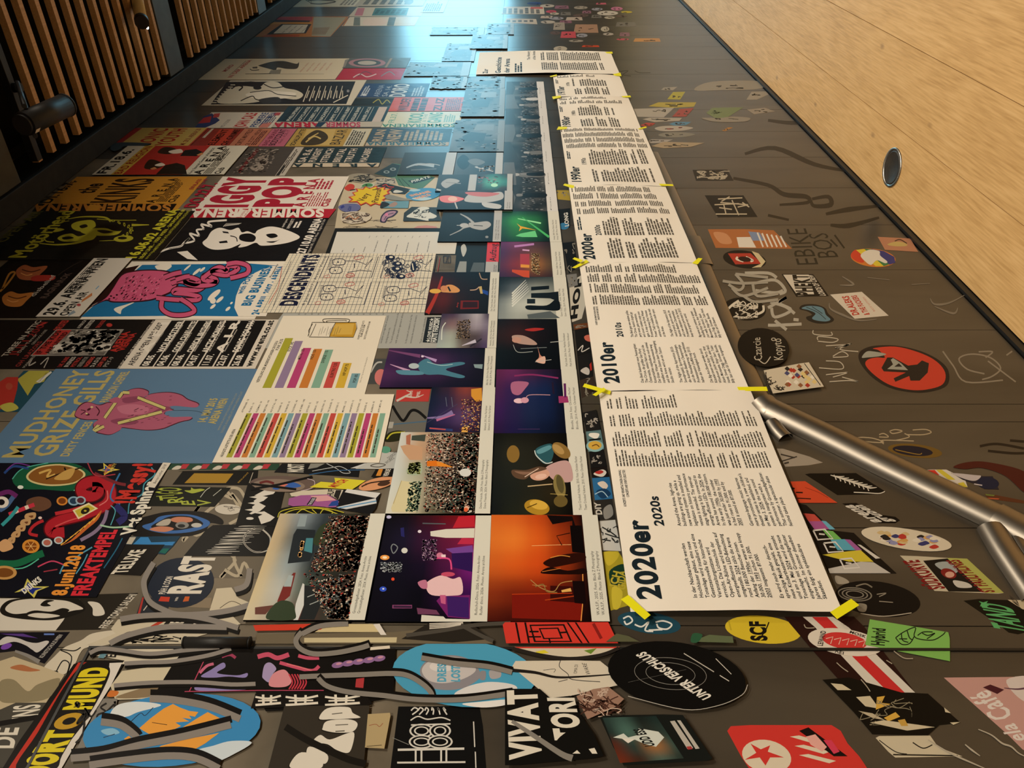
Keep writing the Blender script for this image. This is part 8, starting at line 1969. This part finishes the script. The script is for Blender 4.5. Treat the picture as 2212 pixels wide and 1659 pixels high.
s.C(INK, ['Around the Arena, high-rise', 'buildings are going up, while a', 'new sound system is installed and', 'legislation on historic performance', 'venues is amended. The open-air', 'stage lighting is fully converted to', 'energy-efficient LEDs. In _2024_, the', 'Arena has around 180,000 visitors.', 'In the early _1990s_, the number', 'was just under 30,000; by _1993_', 'it had risen to 91,000; and by', '_2003_ it stood at 87,000.', '', 'German-language music features', "more prominently, a new children's", 'theater series is established, and', 'on May 3, _2024_, the new sound', 'system is inaugurated with a', 'performance by Grossstadtgeflüster.', 'That summer, a spectacular skate', 'festival takes place.'], 1470, 12.0, 1145.5, 1027, 7.6, 0.014)
for i, (a, b, xa, xb, n) in enumerate(((1018, 980, 1332, 1668, 47), (974, 938, 1325, 1657, 47), (929.5, 897, 1319, 1638, 46), (891, 862, 1312, 1465, 22))):
    s.greek('55514a', LR(xa, xb, a, b), n, 40 + i, fill=0.46, rag=0.45, gaps=3)
s.U('14222b', 'KONZERTE UND VERANSTALTUNGEN (AUSWAHL)', 1352, 1105, 1026, 5.5, 0.02).U('14222b', 'CONCERTS AND EVENTS (SELECTED)', 1358, 1085, 1026, 5.5, 0.02)
s = sheet('tall white sheet headed Zur Geschichte der Arena', LR(1028, 1339, 163, 115), 6.3, 0.0016, 0.012)
s.U('14222b', 'Zur', 1053, 161, 152, 10, 0.03).U('14222b', 'Geschichte', 1081, 161, 126, 11, 0.03).U('14222b', 'der Arena', 1100, 160, 129, 11, 0.03)
s.U('14222b', 'The History', 1145, 132, 116, 6, 0.02).U('14222b', 'of the Arena', 1157, 132, 116, 6, 0.02)
s.greek('14222b', LR(1112, 1130, 159, 136), 3, 50).greek(GK, LR(1171, 1308, 154, 136), 30, 51, gaps=2, rag=0.15).greek(GK, LR(1169, 1300, 133, 117), 30, 52, gaps=2, rag=0.15)

YT = 'f0ec14'


def tape(where, *pts):
    it = item('tape_strip', 'yellow tape ' + where, 'tape', [W(*p) for p in pts], YT, group='yellow tape strips on the text sheets', th=0.0004, mat=M_TAPE)
    # lie on the raised sheet edge
    it.base += 0.0075


tile(2, 3)
tape('on the 2020er sheet corner, over a blue oval sticker', (935, 250), (1000, 212), (1190, 385), (1140, 425))
tile(3, 3)
tape('on the 2020er sheet corner, over a red striped sticker', (520, 360), (700, 245), (770, 300), (580, 420))
tile(2, 2)
tape('laid lengthways at the top joint of the 2020er and 2010er sheets', (625, 40), (852, 105), (842, 135), (608, 68))
tape('crosswise stub at the top joint of the 2020er and 2010er sheets', (690, 158), (785, 95), (808, 112), (722, 170))
tape('at the bottom joint of the 2020er and 2010er sheets', (1935, 70), (2190, 68), (2200, 105), (1955, 105))
tile(2, 1)
tape('slanting up at the top joint of the 2010er and 2000er sheets', (515, 690), (548, 695), (662, 640), (640, 620))
tape('slanting down at the top joint of the 2010er and 2000er sheets', (520, 632), (538, 618), (612, 642), (592, 662))
tape('at the bottom joint of the 2010er and 2000er sheets, touching the handrail', (1550, 650), (1605, 605), (1640, 610), (1600, 660))
tile(2, 0)
tape('at the top joint of the 2000er and 1990er sheets', (440, 1632), (455, 1618), (562, 1640), (520, 1659))
tape('at the bottom joint of the 2000er and 1990er sheets', (1265, 1620), (1385, 1624), (1392, 1640), (1280, 1636))
tape('at the top joint of the 1990er and 1980er sheets', (385, 1150), (400, 1122), (478, 1124), (470, 1142))
tape('at the bottom joint of the 1990er and 1980er sheets', (1085, 1140), (1155, 1120), (1162, 1132), (1100, 1144))
tape('at the top joint of the 1980er and 1970er sheets', (345, 850), (420, 840), (422, 856), (355, 872))
tape('at the bottom joint of the 1980er and 1970er sheets', (945, 846), (1020, 840), (1028, 855), (955, 856))
tape('at the top far corner of the sheet headed 1970er', (325, 672), (385, 657), (390, 668), (335, 680))
tape('at the bottom joint of the 1970er and Zur Geschichte sheets', (870, 656), (935, 640), (945, 672), (890, 668))
tape('at the bottom far corner of the Zur Geschichte sheet', (800, 462), (865, 459), (870, 476), (820, 474))

# ================================================================ build everything laid on the wall
for it in ALL:
    it.build()
